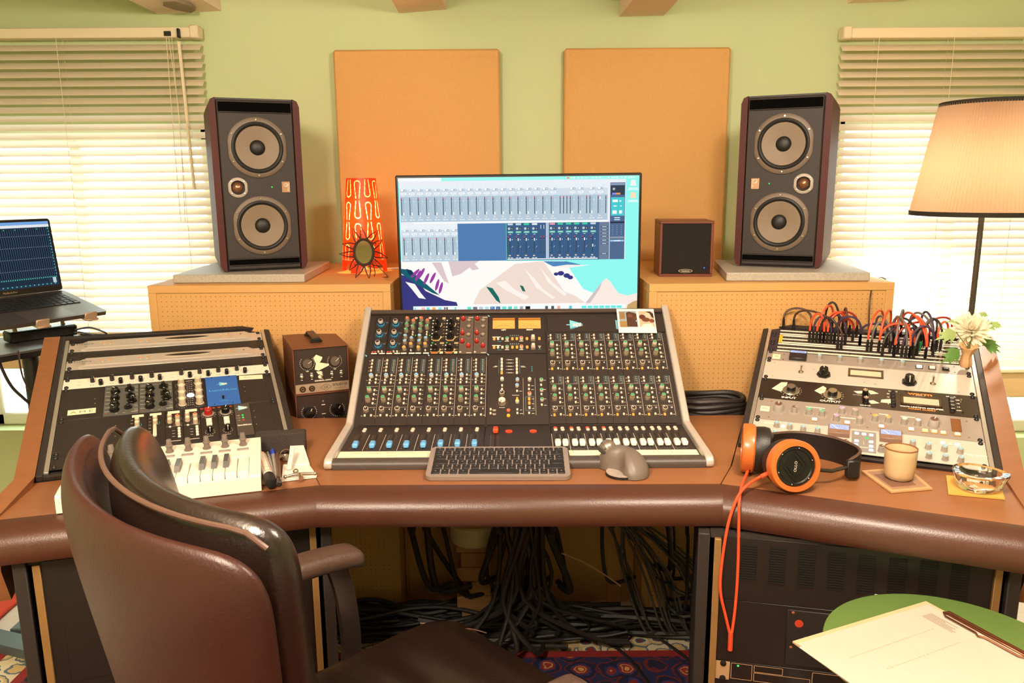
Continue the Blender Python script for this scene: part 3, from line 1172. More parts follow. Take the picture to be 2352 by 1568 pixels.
# --- left rack
for k, top in enumerate((0, 2 * UH)):
    t = unit(ML, top, 1, 'silver one-space converter with an almond-shaped grille, %s of the two' % ('upper' if k == 0 else 'lower'), SILF, 'converter', group='silver converters in the left rack')
    b = MB(.001)
    pr = [(-1.5, 2), (-2.2, 8), (-4, 9.8), (-38, 10.2), (-41.5, 8.5), (-42.5, 2)]
    n = len(pr)
    vs = []
    for x, s in ((-212, .3), (-196, 1), (196, 1), (212, .3)):
        for y, z in pr:
            vs.append((x, -22 + (y + 22) * (.82 + .18 * s), 2 + (z - 2) * s))
    fs = [(i * n + j, i * n + j + 1, (i + 1) * n + j + 1, (i + 1) * n + j)[::-1] for i in range(3) for j in range(n - 1)] + [tuple(range(n)), tuple(3 * n + j for j in range(n))[::-1]]
    b.add(vs, fs, SILF)
    b.build('raised_face', t, None, 0)
    z0 = 10.35
    lens = [(45 + 62 * math.cos(2 * PI * i / 40), -19 + 9.5 * math.sin(2 * PI * i / 40) * abs(math.sin(2 * PI * i / 40)) ** .5) for i in range(40)]
    lens2 = [(45 + (x - 45) * .93, -20.3 + (y + 19) * .66) for x, y in lens]
    g = MB(.001)
    g.prism(lens, z0 - .2, z0 + 1.2, SILF)
    g.flat(lens2, z0 + 1.25, ink('1c1612'))
    for i in range(15):
        x = 45 + (i - 7) * 6.3
        for d in (-2, 1.6):
            if abs(i - 7) < 6 or d < 0:
                g.rect(x - 1.6, -20.5 + d - 1.0, x + 1.6, -20.5 + d + 1.0, z0 + 1.3, ink('5a4430'))
    g.build('grille', t)
    a = MB(.001)
    for x, s in ((-161, -1), (-140, 1), (-73, -1), (-51, 1), (129, -1), (151, 1)):
        a.flat([(x - 5 * s, -17.5), (x + 2 * s, -16.9), (x + 5.4 * s, -19.3), (x + 2 * s, -20.8), (x - 5 * s, -21.2)], z0, ORANGE)
        a.disc(x - 3.6 * s, -14.6 if (x > 0) else -26.5, 1.1, z0 + .02, glow('fff0b0', 1.4), 8)
    a.build('arrow_lamps', t)
    MB(.001).disc(-108, -19, .9, z0 + .02, LEDG, 8).build('power_light', t)
    c = MB(.001)
    c.disc(185, -18, 2.2, z0, ink('2a1a14'), 12)
    c.rect(-204, -9.5, -198, -8.3, z0, INKD)
    c.rect(-204, -32, -198, -30.8, z0, INKD)
    for x in (132, 158):
        c.rect(x - 6, -12.5, x + 8, -12.1, z0, ink('7a6d60'))
        c.rect(x - 4, -26.4, x + 9, -26, z0, ink('7a6d60'))
    c.rect(203, -10, 209, -9, z0 - 3, INKD)
    c.build('legend', t)
    letters('Essence', .010, INKD, t, mm(-203, -20, z0 + .1), sx=1.3)
    letters('MULTI CONVERTER 16', .0042, ink('6d6054'), t, mm(45, -33, z0 + .1), sx=1.3)
for k, top in enumerate((UH, 3 * UH)):
    t = unit(ML, top, 1, 'black perforated vent panel in the left rack, %s' % ('between the two silver converters' if k == 0 else 'above the cream panel of black knobs'), PLATEK, 'vent_panel', cat='vent panel', group='vent panels in the left rack')
    MB(.001).box((0, -22, 2.2), (404, 33, .6), MESH).build('perforated_insert', t)

t = unit(ML, 4 * UH, 1, 'cream one-space panel with two groups of black knobs in the left rack', CREAMF, 'headphone_amplifier')
knobm('wk', 5.6, 13.5, KBLK, KBLK, 16, .9, None, ink('e8ddd0'), dome=1.2)
for x, y in ((-177, 22), (-158, 37), (-134, 22), (-114, 37), (-89, 22), (-69, 36.5), (-44, 22), (-25, 36), (25, 21), (45, 36), (69, 22), (89, 36.5), (114, 22), (134, 35.5), (160, 21), (179, 36)):
    knob('wk', t, x, -y + 4, 2, rnd.choice((0, -40, 30, -120)))
b = MB(.001)
for x in (-177, -134, -89, -44, 25, 69, 114, 160):
    b.rect(x - 5, -35, x - 1.5, -33.2, 2.1, ink('8a5a30'))
    b.rect(x + .5, -35, x + 4, -33.2, 2.1, ink('6b4a30'))
for x in (-206, 3, 205):
    for y in (-15, -29):
        b.rect(x - 4, y - 1, x + 4, y + 1, 2.1, ink('c9bba8'))
b.build('legend', t)


def apilogo(parent, x, y, z, s, col='79c6d8'):
    """arrow shaped badge with the letters api"""
    b = MB(.001)
    L = [(-17, 1.2), (-10, 1.2), (-10, 13), (9, 5.4), (15, 3.2), (15, -3.2), (9, -5.4), (-10, -13), (-10, -1.2), (-17, -1.2)]
    b.flat([(px * s, py * s) for px, py in L], 0, ink(col))
    b.flat([(-10 * s, -13 * s), (9 * s, -5.4 * s), (9 * s, -3.8 * s), (-10 * s, -9 * s)], .05, ink('4a94ad'))
    o = b.build('emblem', parent, mm(x, y, z))
    letters('api', .0125 * s, ink('f2ede4'), o, mm(4.5 * s, .6 * s, .2), bold=.0006 * s, sx=1.15)
    letters('api', .0125 * s, ink('5a2a1e'), o, mm(5.0 * s, .3 * s, .12), bold=.0010 * s, sx=1.15)
    return o


# upper module frame, 3 spaces
t = unit(ML, 5 * UH, 3, 'module frame with two grey equalizers and a blue power plate, in the left rack', PLATEK, 'module_rack')
knobm('bigblk', 9.4, 9, KBLK, KBLK, 8, .82, (11.5, 4, KBLK), ink('f0e6da'))
knobm('wing', 6.5, 12, KBLK, KBLK, 6, .7, (12, 3.5, KBLK), ink('f0e6da'))
knobm('smallblk', 5, 6, KBLK, KBLK, 14, .85, (9.5, 3, KBLK), None)
knobm('creamtall', 8.2, 17, KCRM, mat('cream_cap', 'e6d6bb', .4), 20, .88, (9.5, 1.5, KCRM), None)
GRM = mat('grey_module', '55544f', .5, noise=(300, .08))
for k, xc in enumerate((-110.5, -34.5)):
    p = MB(.001).box((0, -66.5, 1.2), (75, 131, 2.2), GRM, .6).build('equalizer_module', t, mm(xc, 0, 1.6))
    L = MB(.001)
    for j in range(7):
        y = -16 - j * 16.5
        L.rect(-35, y - .5, -25, y + .5, 2.4, INKW)
        if j < 3 or j > 4:
            L.rect(29, y - 4, 36, y - 3.1, 2.4, INKW)
            L.rect(27, y + 2, 35, y + 2.8, 2.4, INKW)
    L.rect(-12, -126, -7, -125, 2.4, INKW)
    L.rect(4, -126, 10, -125, 2.4, INKW)
    L.rect(22, -124, 36, -122.6, 2.4, INKW)
    L.line((-14, -14), (24, -14), .5, 2.4, INKW)
    L.build('legend', p)
    for y, a in ((-38, 40), (-66, -30), (-93, 0), (-115, 45)):
        knob('bigblk', p, -14, y + 4, 2.2, a)
    knob('wing', p, 17, -27, 2.2, 30)
    knob('wing', p, 20, -57, 2.2, 35)
    knob('wing', p, 23, -79, 2.2, -70)
    knob('smallblk', p, 15, -104, 2.2)
    MB(.001).lathe([(1.6, 2), (.01, 3.2)], LEDR, 8, c=(-31, -122, 0), caps=False).build('indicator', p)
    MB(.001).lathe([(1.1, 2), (.01, 2.8)], glow('ffd23c', 1), 8, c=(12, -118, 0), caps=False).build('indicator', p)
p = MB(.001).box((0, -66.5, 1.0), (75, 131, 2.2), mat('black_module', '221b1c', .5), .6).build('equalizer_module', t, mm(41.5, 0, 1.6))
L = MB(.001)
for k, x in enumerate((-20, 19)):
    for y in (-28, -59, -90, -117):
        L.ticks(x, y, 11, 13, INKW, 2.3, 11, w=.8)
for y in range(-20, -125, -9):
    for d in (-5, 0, 5):
        L.rect(d - 1.3, y - .8, d + 1.3, y + .8, 2.3, INKW)
L.rect(-9, -11.6, 9, -10, 2.3, INKW)
L.build('legend', p)
for x in (-18, 21):
    for y in (-27, -57, -87, -116):
        knob('creamtall', p, x, y + 3, 2)
MB(.001).lathe([(9, 2), (9, 3.2), (.01, 3.6)], glow('f4f2ff', 1.6), 20, c=(1.5, -77, 0), caps=False).build('level_lamp', p)
BLUEP = mat('blue_plate', '2e63b4', .45, noise=(300, .06))
p = MB(.001).box((0, -66.5, 1.4), (76.5, 131, 2.8), BLUEP, .6).build('power_plate', t, mm(118, 0, 1.6))
apilogo(p, 2, -39, 2.95, .78)
letters('Lunchbox', .0135, ink('62b4e2'), p, mm(1, -66, 3), sx=1.25)
letters('POWER', .0042, ink('62b4e2'), p, mm(0, -115, 3), sx=1.3)
MB(.001).lathe([(2.4, 2.8), (2, 4.4), (.01, 4.8)], LEDR, 10, c=(-1, -98, 0), caps=False).build('indicator', p)
b = MB(.001)
b.tube([(-1, -106, 2.8), (-1, -104.5, 11)], [2.2, 2.8], BLACKP, 8)
b.build('power_switch', p)
for x in (-22, 20):
    for y in (-5, -127):
        MB(.001).lathe([(1.9, 2.8), (1.4, 3.8), (.01, 3.9)], BLACKP, 8, c=(x, y, 0), caps=False).build('screw', p)


def blankplate(t, x0, x1, h=131, holes=()):
    p = MB(.001).box(((x0 + x1) / 2, -h / 2 - 1, 1.6), (x1 - x0 - 1, h, 1.8), PLATEK, .5).build('blank_plate', t)
    for hx, hy in holes:
        MB(.001).lathe([(1.8, 2.4), (1.2, 3.3), (.01, 3.3)], CHROME, 8, c=(hx, hy, 0), caps=False).build('screw', p)
    return p


p = blankplate(t, -224, -148.5, holes=((-168, -53), (-167, -73)))
l = MB(.001).box((0, 0, 0), (58, 21, .3), TAPE).build('tape_label', p, mm(-193, -103, 2.8, rad(1)))
letters('A M E', .0125, ink('8a7a66'), l, mm(0, -1, .3), sx=1.5)
p = blankplate(t, 157.5, 224, holes=((171, -58), (171, -79)))
l = MB(.001).box((0, 0, 0), (58, 20, .3), TAPE).build('tape_label', p, mm(191, -16, 2.8, rad(-3)))
letters('trim', .008, ink('9a8c78'), l, mm(-8, 0, .3), sx=1.3)

# lower module frame
t = unit(ML, 8 * UH, 3, 'lower module frame with a red and a black knob, in the left rack', PLATEK, 'module_rack')
BM = mat('black_module2', '2a201c', .5, noise=(300, .08))
knobm('crm', 5.6, 12, KCRM, mat('cream_cap', 'e6d6bb', .4), 16, .9, None, ink('f4ece0'))
knobm('crmo', 5.6, 13, KCRM, mat('orange_cap', 'e8602c', .4), 16, .9, None, ink('f4ece0'))
knobm('rednob', 9.5, 14, mat('red_knob', 'a5241c', .4), mat('red_knob', 'a5241c', .4), 20, .92, None, ink('f4e6da'))
knobm('blknob', 9.5, 14, KBLK, KBLK, 20, .92, None, ink('f4e6da'))
knobm('slim', 6, 15, KBLK, KBLK, 16, .85, None, ink('f4e6da'))
WBT = mat('white_button', 'e6dccc', .45)
for k, xc in enumerate((-90, -52)):
    p = MB(.001).box((0, -66.5, 1.2), (36.5, 131, 2.2), BM, .5).build('preamp_module', t, mm(xc + 17, 0, 1.6))
    MB(.001).box((-1, -12, 2.6), (25, 9, .5), TAPE).build('tape_label', p)
    L = MB(.001)
    for y in range(-28, -100, -13):
        L.rect(-16, y, -11, y + 1, 2.4, INKW)
    L.arc(-2, -48, 9, rad(-50), rad(70), 1, 2.4, ink('2f9aa8'))
    L.build('legend', p)
    knob('crm', p, -2, -36, 2)
    knob('crm', p, -2, -50, 2)
    MB(.001).box((-3, -80, 5), (8, 44, 8), mat('cream_cap', 'e6d6bb', .4), 2).build('slide_switch', p)
for k, xc in enumerate((0, 38.5)):
    p = MB(.001).box((0, -66.5, 1.2), (37, 131, 2.2), BM, .5).build('preamp_module', t, mm(xc + 3, 0, 1.6))
    MB(.001).box((0, -11 + k * 1, 2.6), (26, 10, .5), TAPE).build('tape_label', p)
    L = MB(.001)
    for x, y in ((-9, -45), (8, -37), (8, -60)):
        L.ticks(x, y, 8, 9.5, INKW, 2.4, 11, w=.7)
    L.rect(-17, -68, 17, -67.5, 2.4, INKW)
    for y in (-86, -97, -108):
        L.rect(-5, y, 1, y + 1, 2.4, INKW)
    L.rect(-15, -126, 13, -124.3, 2.4, INKW)
    L.build('legend', p)
    knob('crm', p, -9, -33, 2)
    knob('crm', p, -9, -51, 2)
    knob('crmo', p, 8, -42, 2)
    knob('crm', p, 8, -62, 2)
    button(p, -9, -70, WBT, 5, 5, 3, 2)
    for j in range(4):
        button(p, 10, -80 - j * 10.5, WBT, 6.5, 8, 3.5, 2)
for k, xc in enumerate((79, 118)):
    p = MB(.001).box((0, -66.5, 1.2), (37, 131, 2.2), BM, .5).build('preamp_module', t, mm(xc, 0, 1.6))
    L = MB(.001)
    L.ticks(0, -34, 14.5, 17, INKW, 2.4, 11, w=1.2)
    L.rect(-17, -10, -10, -6, 2.4, ink('b8402c'))
    L.rect(11, -10, 16, -6, 2.4, ink('b8402c'))
    for i in range(9):
        a = rad(-215 + 250 * i / 8)
        L.disc(0 + 10.5 * math.cos(a), -105 + 10.5 * math.sin(a), 1, 2.4, INKW, 8)
    L.rect(-6, -122, 6, -121, 2.4, INKW)
    L.build('legend', p)
    MB(.001).lathe([(13.5, 2), (13.5, 3), (10, 3.6)], SILVER, 24, c=(0, -31, 0), caps=True).build('knob_skirt', p)
    knob('rednob' if k == 0 else 'blknob', p, 0, -31, 3.4, -15)
    for y in (-62, -76):
        MB(.001).box((0, y, 5), (13, 12, 7), WBT, 1.5).build('rocker_button', p)
    knob('slim', p, 0, -104, 2, 180)
p = MB(.001).box((0, -66.5, 1.4), (36.5, 131, 2.4), mat('grey_module2', '4b413b', .5, noise=(300, .08)), .5).build('power_plate', t, mm(156.5, 0, 1.6))
apilogo(p, 0, -21, 2.8, .85, 'a5d6e6')
for j, g in enumerate((LEDG, LEDG, LEDR)):
    MB(.001).lathe([(2.3, 2.4), (1.8, 4), (.01, 4.4)], g, 10, c=(-1, -52 - j * 10, 0), caps=False).build('indicator', p)
    letters(('+48', '+16', '-16')[j], .0055, INKW, p, mm(-12, -52 - j * 10, 2.8))
letters('lunchbox', .0085, ink('f0e8da'), p, mm(0, -92, 2.8), bold=.0003)
blankplate(t, 176, 224, holes=((183, -35), (183, -62), (183, -92)))
blankplate(t, -224, -97, holes=((-120, -40), (-120, -80)))
t = unit(ML, 11 * UH, 1, 'plain black vent panel lowest in the left rack, behind the cream keyboard', PLATEK, 'vent_panel', cat='vent panel', group='vent panels in the left rack')
MB(.001).box((0, -22, 2.2), (404, 33, .6), MESH).build('perforated_insert', t)

# --- right rack
LABW = mat('label_strip', 'efe4d2', .55)
PURP = mat('dark_panel_violet', '2c2430', .5)
PB = []
for k in range(3):
    t = unit(MR, -3 * UH + k * UH, 1, 'black patch bay with pale label strips, %s of three' % ('top', 'middle', 'lowest')[k], PURP, 'patch_bay', group='patch bays in the right rack', cat='patch bay')
    PB.append(t)
    for y, d in ((-4.5, 5.5), (-22.5, 5), (-39.5, 5.5)):
        MB(.001).box((0, y, 2.6), (436, d, 1.6), LABW, .4).build('label_strip', t)
    hl = MB(.001)
    for y in (-13.5, -31):
        for i in range(48):
            x = -211 + i * 8.98
            hl.lathe([(3.1, 2), (3.1, 2.8), (2.0, 2.8), (2.0, 2.1)], mat('jack_rim', '8a6f44', .35, .7), 8, c=(x, y, 0), caps=False)
            hl.disc(x, y, 2.0, 2.15, ink('0a0808'), 8)
    hl.build('jack_sockets', t, kind='stuff')
MB(.001).box((-213, -24, 3.6), (9, 40, 1), mat('yellow_tape', 'f0b428', .6)).build('yellow_tape', PB[1])
l = MB(.001).box((-60, -39.5, 3.6), (110, 5.6, .3), TAPE).build('tape_label', PB[2])
letters('.,  +  .  t 12 E', .006, ink('6a5a48'), l, mm(-60, -39.5, 3.9), sx=1.6)

knobm('bcap', 6.4, 12.5, KGRY, mat('blue_cap', '86b8cc', .4), 20, .86, (7.4, 1.2, KGRY), ink('e9f0ee'))
t = unit(MR, 0, 1, 'grey one-space compressor with a small lit display and five blue-capped knobs', GREYF, 'compressor')
b = MB(.001)
b.box((-162, -21, 6), (43, 38, 10), mat('dark_housing', '2a2226', .4), 1.5)
dsp = b.build('display_housing', t)
g = MB(.001)
g.rect(-182, -14, -142, -4, 11.2, glow('c8d4ff', 1.1))
g.line((-176, -12), (-168, -6), .7, 11.3, ink('30303a'))
for i in range(7):
    g.rect(-166 + i * 3, -11, -164.6 + i * 3, -7, 11.3, ink('42424e'))
g.build('display', dsp)
for x in (-109, -60, -11, 38, 86):
    knob('bcap', t, x, -24, 2, rnd.choice((0, 30, -30)))
L = MB(.001)
for x in (-109, -60, -11, 38, 86):
    L.ticks(x, -24, 8.5, 10, INKW, 2.1, 9, w=.6)
L.build('legend', t)
l = MB(.001).box((-216, -27, 2.4), (20, 24, .3), TAPE).build('tape_label', t)
letters('M', .011, ink('7a6a56'), l, mm(-216, -27, 2.7))
for x, m in ((125, LITW), (154, WBT), (184, BLACKP)):
    q = MB(.001).box((x, -25, 2.6), (17, 15, 1.6), mat('dark_housing', '2a2226', .4), .5).build('button_frame', t)
    MB(.001).box((x, -25, 4.2), (13, 11, 4), m, 1).build('push_button', q)
for x, y in ((-198, -12), (-198, -38), (203, -10), (203, -36)):
    MB(.001).lathe([(2, 1.9), (.01, 2.4)], BLACKP, 8, c=(x, y, 0), caps=False).build('screw', t)

t = unit(MR, UH, 2, 'pale grey two-space limiter with two large black knobs and a lit window', LGREYF, 'limiter')
knobm('fluted', 13, 17, KBLK, KBLK, 14, .8, (17.5, 5, KBLK), ink('f0e8dc'), facets=True)
for x, y, a in ((-95, -52, 5), (100, -55, 180)):
    knob('fluted', t, x, y, 2, a)
for x, y in ((-150, -49), (152, -52)):
    b = MB(.001)
    b.lathe([(7, 2), (7, 3.2), (4, 4.4), (4, 6)], CHROME, 14, c=(x, y, 0))
    b.tube([(x, y, 5), (x + .5, y + 5, 20)], [1.8, 2.6], CHROME, 10)
    b.ball((x + .5, y + 5, 20), 2.6, CHROME, 10, 6)
    b.build('toggle_switch', t)


def meter(t, x0, y0, x1, y1, z=2, fr=5, gm=None, frame_m=None):
    b = MB(.001)
    fm = frame_m or mat('meter_frame', '5a4632', .4)
    for c, d in ((((x0 + x1) / 2, y0 - fr / 2), (x1 - x0, fr)), (((x0 + x1) / 2, y1 + fr / 2), (x1 - x0, fr)), ((x0 + fr / 2, (y0 + y1) / 2), (fr, y0 - y1)), ((x1 - fr / 2, (y0 + y1) / 2), (fr, y0 - y1))):
        b.box((c[0], c[1], z + 1.5), (d[0], d[1], 3), fm, .5)
    o = b.build('meter_frame', t)
    g = MB(.001)
    g.rect(x0 + fr, y1 + fr, x1 - fr, y0 - fr, z + .6, gm or glow('ffdca0', 1.15))
    g.build('lit_scale', o)
    return o


o = meter(t, -38, -14, 43, -50)
for x, y in ((-217, -12), (-217, -76), (0, -70), (24, -74), (205, -12), (205, -78), (130, -42), (-120, -30)):
    MB(.001).lathe([(2.2, 1.9), (.01, 2.4)], SILVER, 8, c=(x, y, 0), caps=False).build('screw', t)
L = MB(.001)
for x, y, w in ((-150, -75, 16), (-95, -83, 18), (2, -62, 22), (100, -85, 18), (152, -80, 16), (-150, -18, 16), (150, -18, 16)):
    L.rect(x - w / 2, y, x + w / 2, y + 1.2, 2.05, ink('a99d90'))
L.build('legend', t)

GLB = mat('gloss_black_face', '31241c', 0.16, coat=.5)
t = unit(MR, 3 * UH, 2, 'glossy black two-space limiting amplifier with INPUT and OUTPUT dials', GLB, 'limiting_amplifier')
knobm('dial', 11.5, 11.5, KBLK, mat('spun_metal', 'd6c6b0', .22, .9), 28, .98, (21, 3.2, mat('spun_metal', 'd6c6b0', .22, .9)), None, capr=.9)
for x, y, s, tx, ty in ((-167, -47, 'INPUT', -170, -79), (-71, -50, 'OUTPUT', -75, -78)):
    L = MB(.001)
    L.ticks(x, y, 23, 26, INKW, 2.1, 13, w=1.1, a0=-215, a1=35)
    L.build('legend', t)
    knob('dial', t, x, y, 2, 20)
    letters(s, .0095, ink('f2e8da'), t, mm(tx, ty, 2.2), bold=.0004, sx=1.25)
for pts, tx in (([(-213, -46), (-193, -14), (-178, -12), (-180, -30), (-190, -56)], '11'), ([(-113, -38), (-94, -14), (-86, -22), (-88, -40), (-98, -50)], 'Z2'),
                ([(-24, -25), (-2, -20), (2, -30), (-14, -34)], ''), ([(6, -14), (18, -16), (32, -26), (14, -32)], ''), ([(8, -60), (20, -56), (34, -66), (16, -72)], ''),
                ([(38, -50), (60, -44), (60, -62), (36, -62)], '')):
    b = MB(.001).prism(pts, 2, 2.35, TAPE)
    o = b.build('tape_label', t)
    if tx:
        letters(tx, .009, ink('57603c'), o, mm(sum(p[0] for p in pts) / len(pts), sum(p[1] for p in pts) / len(pts), 2.5))
knobm('slim2', 7.2, 14, KBLK, mat('spun_metal', 'd6c6b0', .22, .9), 18, .92, (8, 1.4, KBLK), ink('f4ece0'))
knob('slim2', t, 2, -36, 2, 10)
knob('slim2', t, 4, -68, 2, 0)
letters('ATTACK', .0048, ink('f2e8da'), t, mm(-14, -40, 2.2), sx=1.2)
letters('RELEASE', .0052, ink('f2e8da'), t, mm(3, -81, 2.2), bold=.0002, sx=1.2)
for x, y0, y1 in ((63.5, -15, -73), (187, -16, -74)):
    b = MB(.001)
    b.box((x, (y0 + y1) / 2, 3), (11, y0 - y1, 4), BLACKP, 1)
    o = b.build('button_bank', t)
    for j in range(4):
        yy = y0 - 8 - j * 14
        q = MB(.001).box((x, yy, 6.5), (9.5, 12, 6), BLACKP, 1.2).build('push_button', o)
        if x > 100:
            MB(.001).rect(x - 4, yy - 4.6, x + 4, yy - 3, 9.6, INKW).build('button_line', q)
    letters('RATIO' if x < 100 else 'METER', .0052, ink('f2e8da'), t, mm(x, y0 + 4, 2.2), sx=1.3, bold=.0002)
    for j in range(4):
        letters(('20', '12', '8', '4')[j] if x < 100 else ('GR', '+8', '+4', 'OFF')[j], .006, ink('f2e8da'), t, mm(x + (13 if x > 100 else -11), y0 - 8 - j * 14, 2.2), bold=.0002)
meter(t, 80, -24, 166, -63, fr=5.5, frame_m=mat('gloss_frame', '4a3626', .2))
letters('warm', .0150, mat('print_orange', 'f08a3a', .5), t, mm(122, -13, 2.2), bold=.0006, sx=1.5)
letters('AUDIO', .0045, ink('f2e8da'), t, mm(122, -20, 2.3), sx=1.4)
letters('WA76 LIMITING AMPLIFIER', .0068, ink('f2e8da'), t, mm(123, -69, 2.2), bold=.0003, sx=1.12)
letters('WARM AUDIO', .0068, mat('print_orange', 'f08a3a', .5), t, mm(123, -76.5, 2.2), bold=.0003, sx=1.3)
MB(.001).lathe([(3.4, 2), (3.4, 3.4), (2, 6), (.01, 6.5)], CHROME, 10, c=(207, -24, 0), caps=False).build('power_light', t)
MB(.001).lathe([(2.4, 2), (2, 3), (.01, 3)], BLACKP, 10, c=(208, -72, 0), caps=False).build('screw', t)

t = unit(MR, 5 * UH, 2, 'grey two-space equalizer with rows of knobs capped in many colours', GREYF, 'equalizer')
CAPS = {'dk': '6b4a40', 'gr': '58b08a', 'vi': 'b59ac8', 'pk': 'ef9a92', 'or': 'f0a048', 'tq': 'a8cbc4', 'bl': '9fc0d2'}
for k, h in CAPS.items():
    knobm('eq' + k, 7.2, 15, KGRY, mat('cap_' + k, h, .4), 20, .82, (7.8, 1, KGRY), ink('f4ece0'), capr=.88)
knobm('eqbig', 12, 19, KGRY, mat('cap_dk', '6b4a40', .4), 24, .78, (12.5, 1.2, KGRY), ink('f4ece0'), capr=.9)
KN = [(-189, -47, 'big'), (-153, -47, 'dk'), (-120, -49, 'gr'), (-91, -51, 'gr'), (-48, -32, 'vi'), (-59, -63, 'vi'), (-19, -34, 'pk'), (-9, -64, 'pk'), (23, -49, 'or'), (51, -49, 'or'), (84, -50, 'tq'), (112, -50, 'bl'), (144, -47, 'big')]
L = MB(.001)
for x, y, k in KN:
    knob('eq' + k, t, x, y, 2, rnd.choice((0, -70, 60, -20)))
    L.ticks(x, y, 14 if k == 'big' else 9.5, 16 if k == 'big' else 11.5, INKW, 2.1, 11, w=.9)
for x0, y0, x1 in ((-128, -20, -85), (-51, -49, -17), (32, -20, 52), (78, -21, 108)):
    L.rect(x0, y0 - 2.4, x1, y0 + 1, 2.1, INKW)
L.build('legend', t)
for x, y, m in ((-106, -71, LITW), (-35, -70, LITW), (37, -71, glow('f4f4ff', 1.2)), (98, -70, LITW), (126, -70, glow('ffe9a0', 1.3)), (144, -70, WBT), (162, -71, WBT), (190, -71, WBT)):
    MB(.001).box((x, y, 3.4), (14, 11, 1.5), mat('button_surround', 'e89a48' if m is LITW else 'a58fa0', .4), .4).build('button_frame', t)
    MB(.001).box((x, y, 5), (11, 9, 3), m, .8).build('push_button', t)
l = MB(.001).box((-220, -46, 2.4), (21, 21, .3), TAPE).build('tape_label', t)
letters('RTF', .0085, ink('6a5a48'), l, mm(-220, -46, 2.7), sx=.9)
MB(.001).box((190, -36, 2.6), (20, 48, 1.4), mat('walnut_inlay', '7d4d28', .45, noise=(12, .25), stretch=(6, 1, 1)), .3).build('wood_inlay', t)
for x, y in ((-208, -12), (-208, -78), (15, -22), (8, -78), (212, -16), (212, -76)):
    MB(.001).lathe([(2.2, 1.9), (.01, 2.4)], mat('print_rust', '8a4a34', .5), 8, c=(x, y, 0), caps=False).build('screw', t)

t = unit(MR, 7 * UH, 2, 'grey two-space stereo bus processor with lit meters, behind the mug', LGREYF, 'bus_processor')
for x, y in ((-36, -68), (36, -72)):
    knob('eqdk', t, x, y, 2, -60)
for x, y in ((-187, -24), (-158, -26), (-128, -28), (-97, -30), (99, -38), (129, -43), (160, -45), (190, -46), (129, -75), (160, -76), (189, -76), (-187, -60), (-158, -64), (-128, -68), (-97, -70)):
    knob('bcap', t, x, y, 2, rnd.choice((0, 40, -40)))
for x0, x1 in ((-74, -29), (33, 78)):
    b = MB(.001)
    b.box(((x0 + x1) / 2, -21, 7), (x1 - x0, 34, 13), mat('meter_housing', '8a6a58', .4), 1.2)
    o = b.build('meter_housing', t)
    g = MB(.001)
    cx = (x0 + x1) / 2
    g.rect(x0 + 2, -23, x1 - 2, -6, 13.7, glow('d4dcff', 1.0))
    for i in range(7):
        a = rad(35 + 110 * i / 6)
        g.line((cx + 13 * math.cos(a), -27 + 13 * math.sin(a)), (cx + 17 * math.cos(a), -27 + 17 * math.sin(a)), .8, 13.8, ink('6a4a3a'))
    g.line((cx - 3, -22), (cx - 15, -9), 1, 13.85, ink('f8f8f8'))
    g.build('lit_scale', o)
    letters('VU', .0045, INKD, o, mm(cx, -31, 13.7))
b = MB(.001).box((1, -45, 2.6), (50, 74, 1.6), mat('centre_plate', '8f8780', .4), .6).build('centre_plate', t)
for x, y in ((-14, -19), (1, -19), (16, -20), (-14, -47), (-15, -61), (-15, -76), (16, -45), (16, -61), (16, -75)):
    button(b, x, y, glow('f4f6ff', 1.3), 9.5, 9, 2.5, 3.2)
button(b, 7, -32, LEDG, 6.5, 5, 1.5, 3.2)
L = MB(.001)
L.rect(.5, -58, 1.2, -44, 3.5, INKW)
L.rect(-8, -68, 10, -66.5, 3.5, INKW)
L.build('legend', b)
letters('TIME STEREO', .004, ink('f4ece0'), b, mm(1, -67, 3.6))
for x, y in ((-173, -20), (-160, -15), (159, -18), (174, -20), (187, -18)):
    button(t, x, y, glow('f0f2ff', 1.2) if x != 174 else WBT, 9, 8, 2.5, 2)
letters('THE BUS+', .0095, ink('f4ece0'), t, mm(219, -49, 2.2), sx=1.1, bold=.0002)
MB(.001).box((-205, -14, 2.4), (24, 5, .3), TAPE).build('tape_label', t)

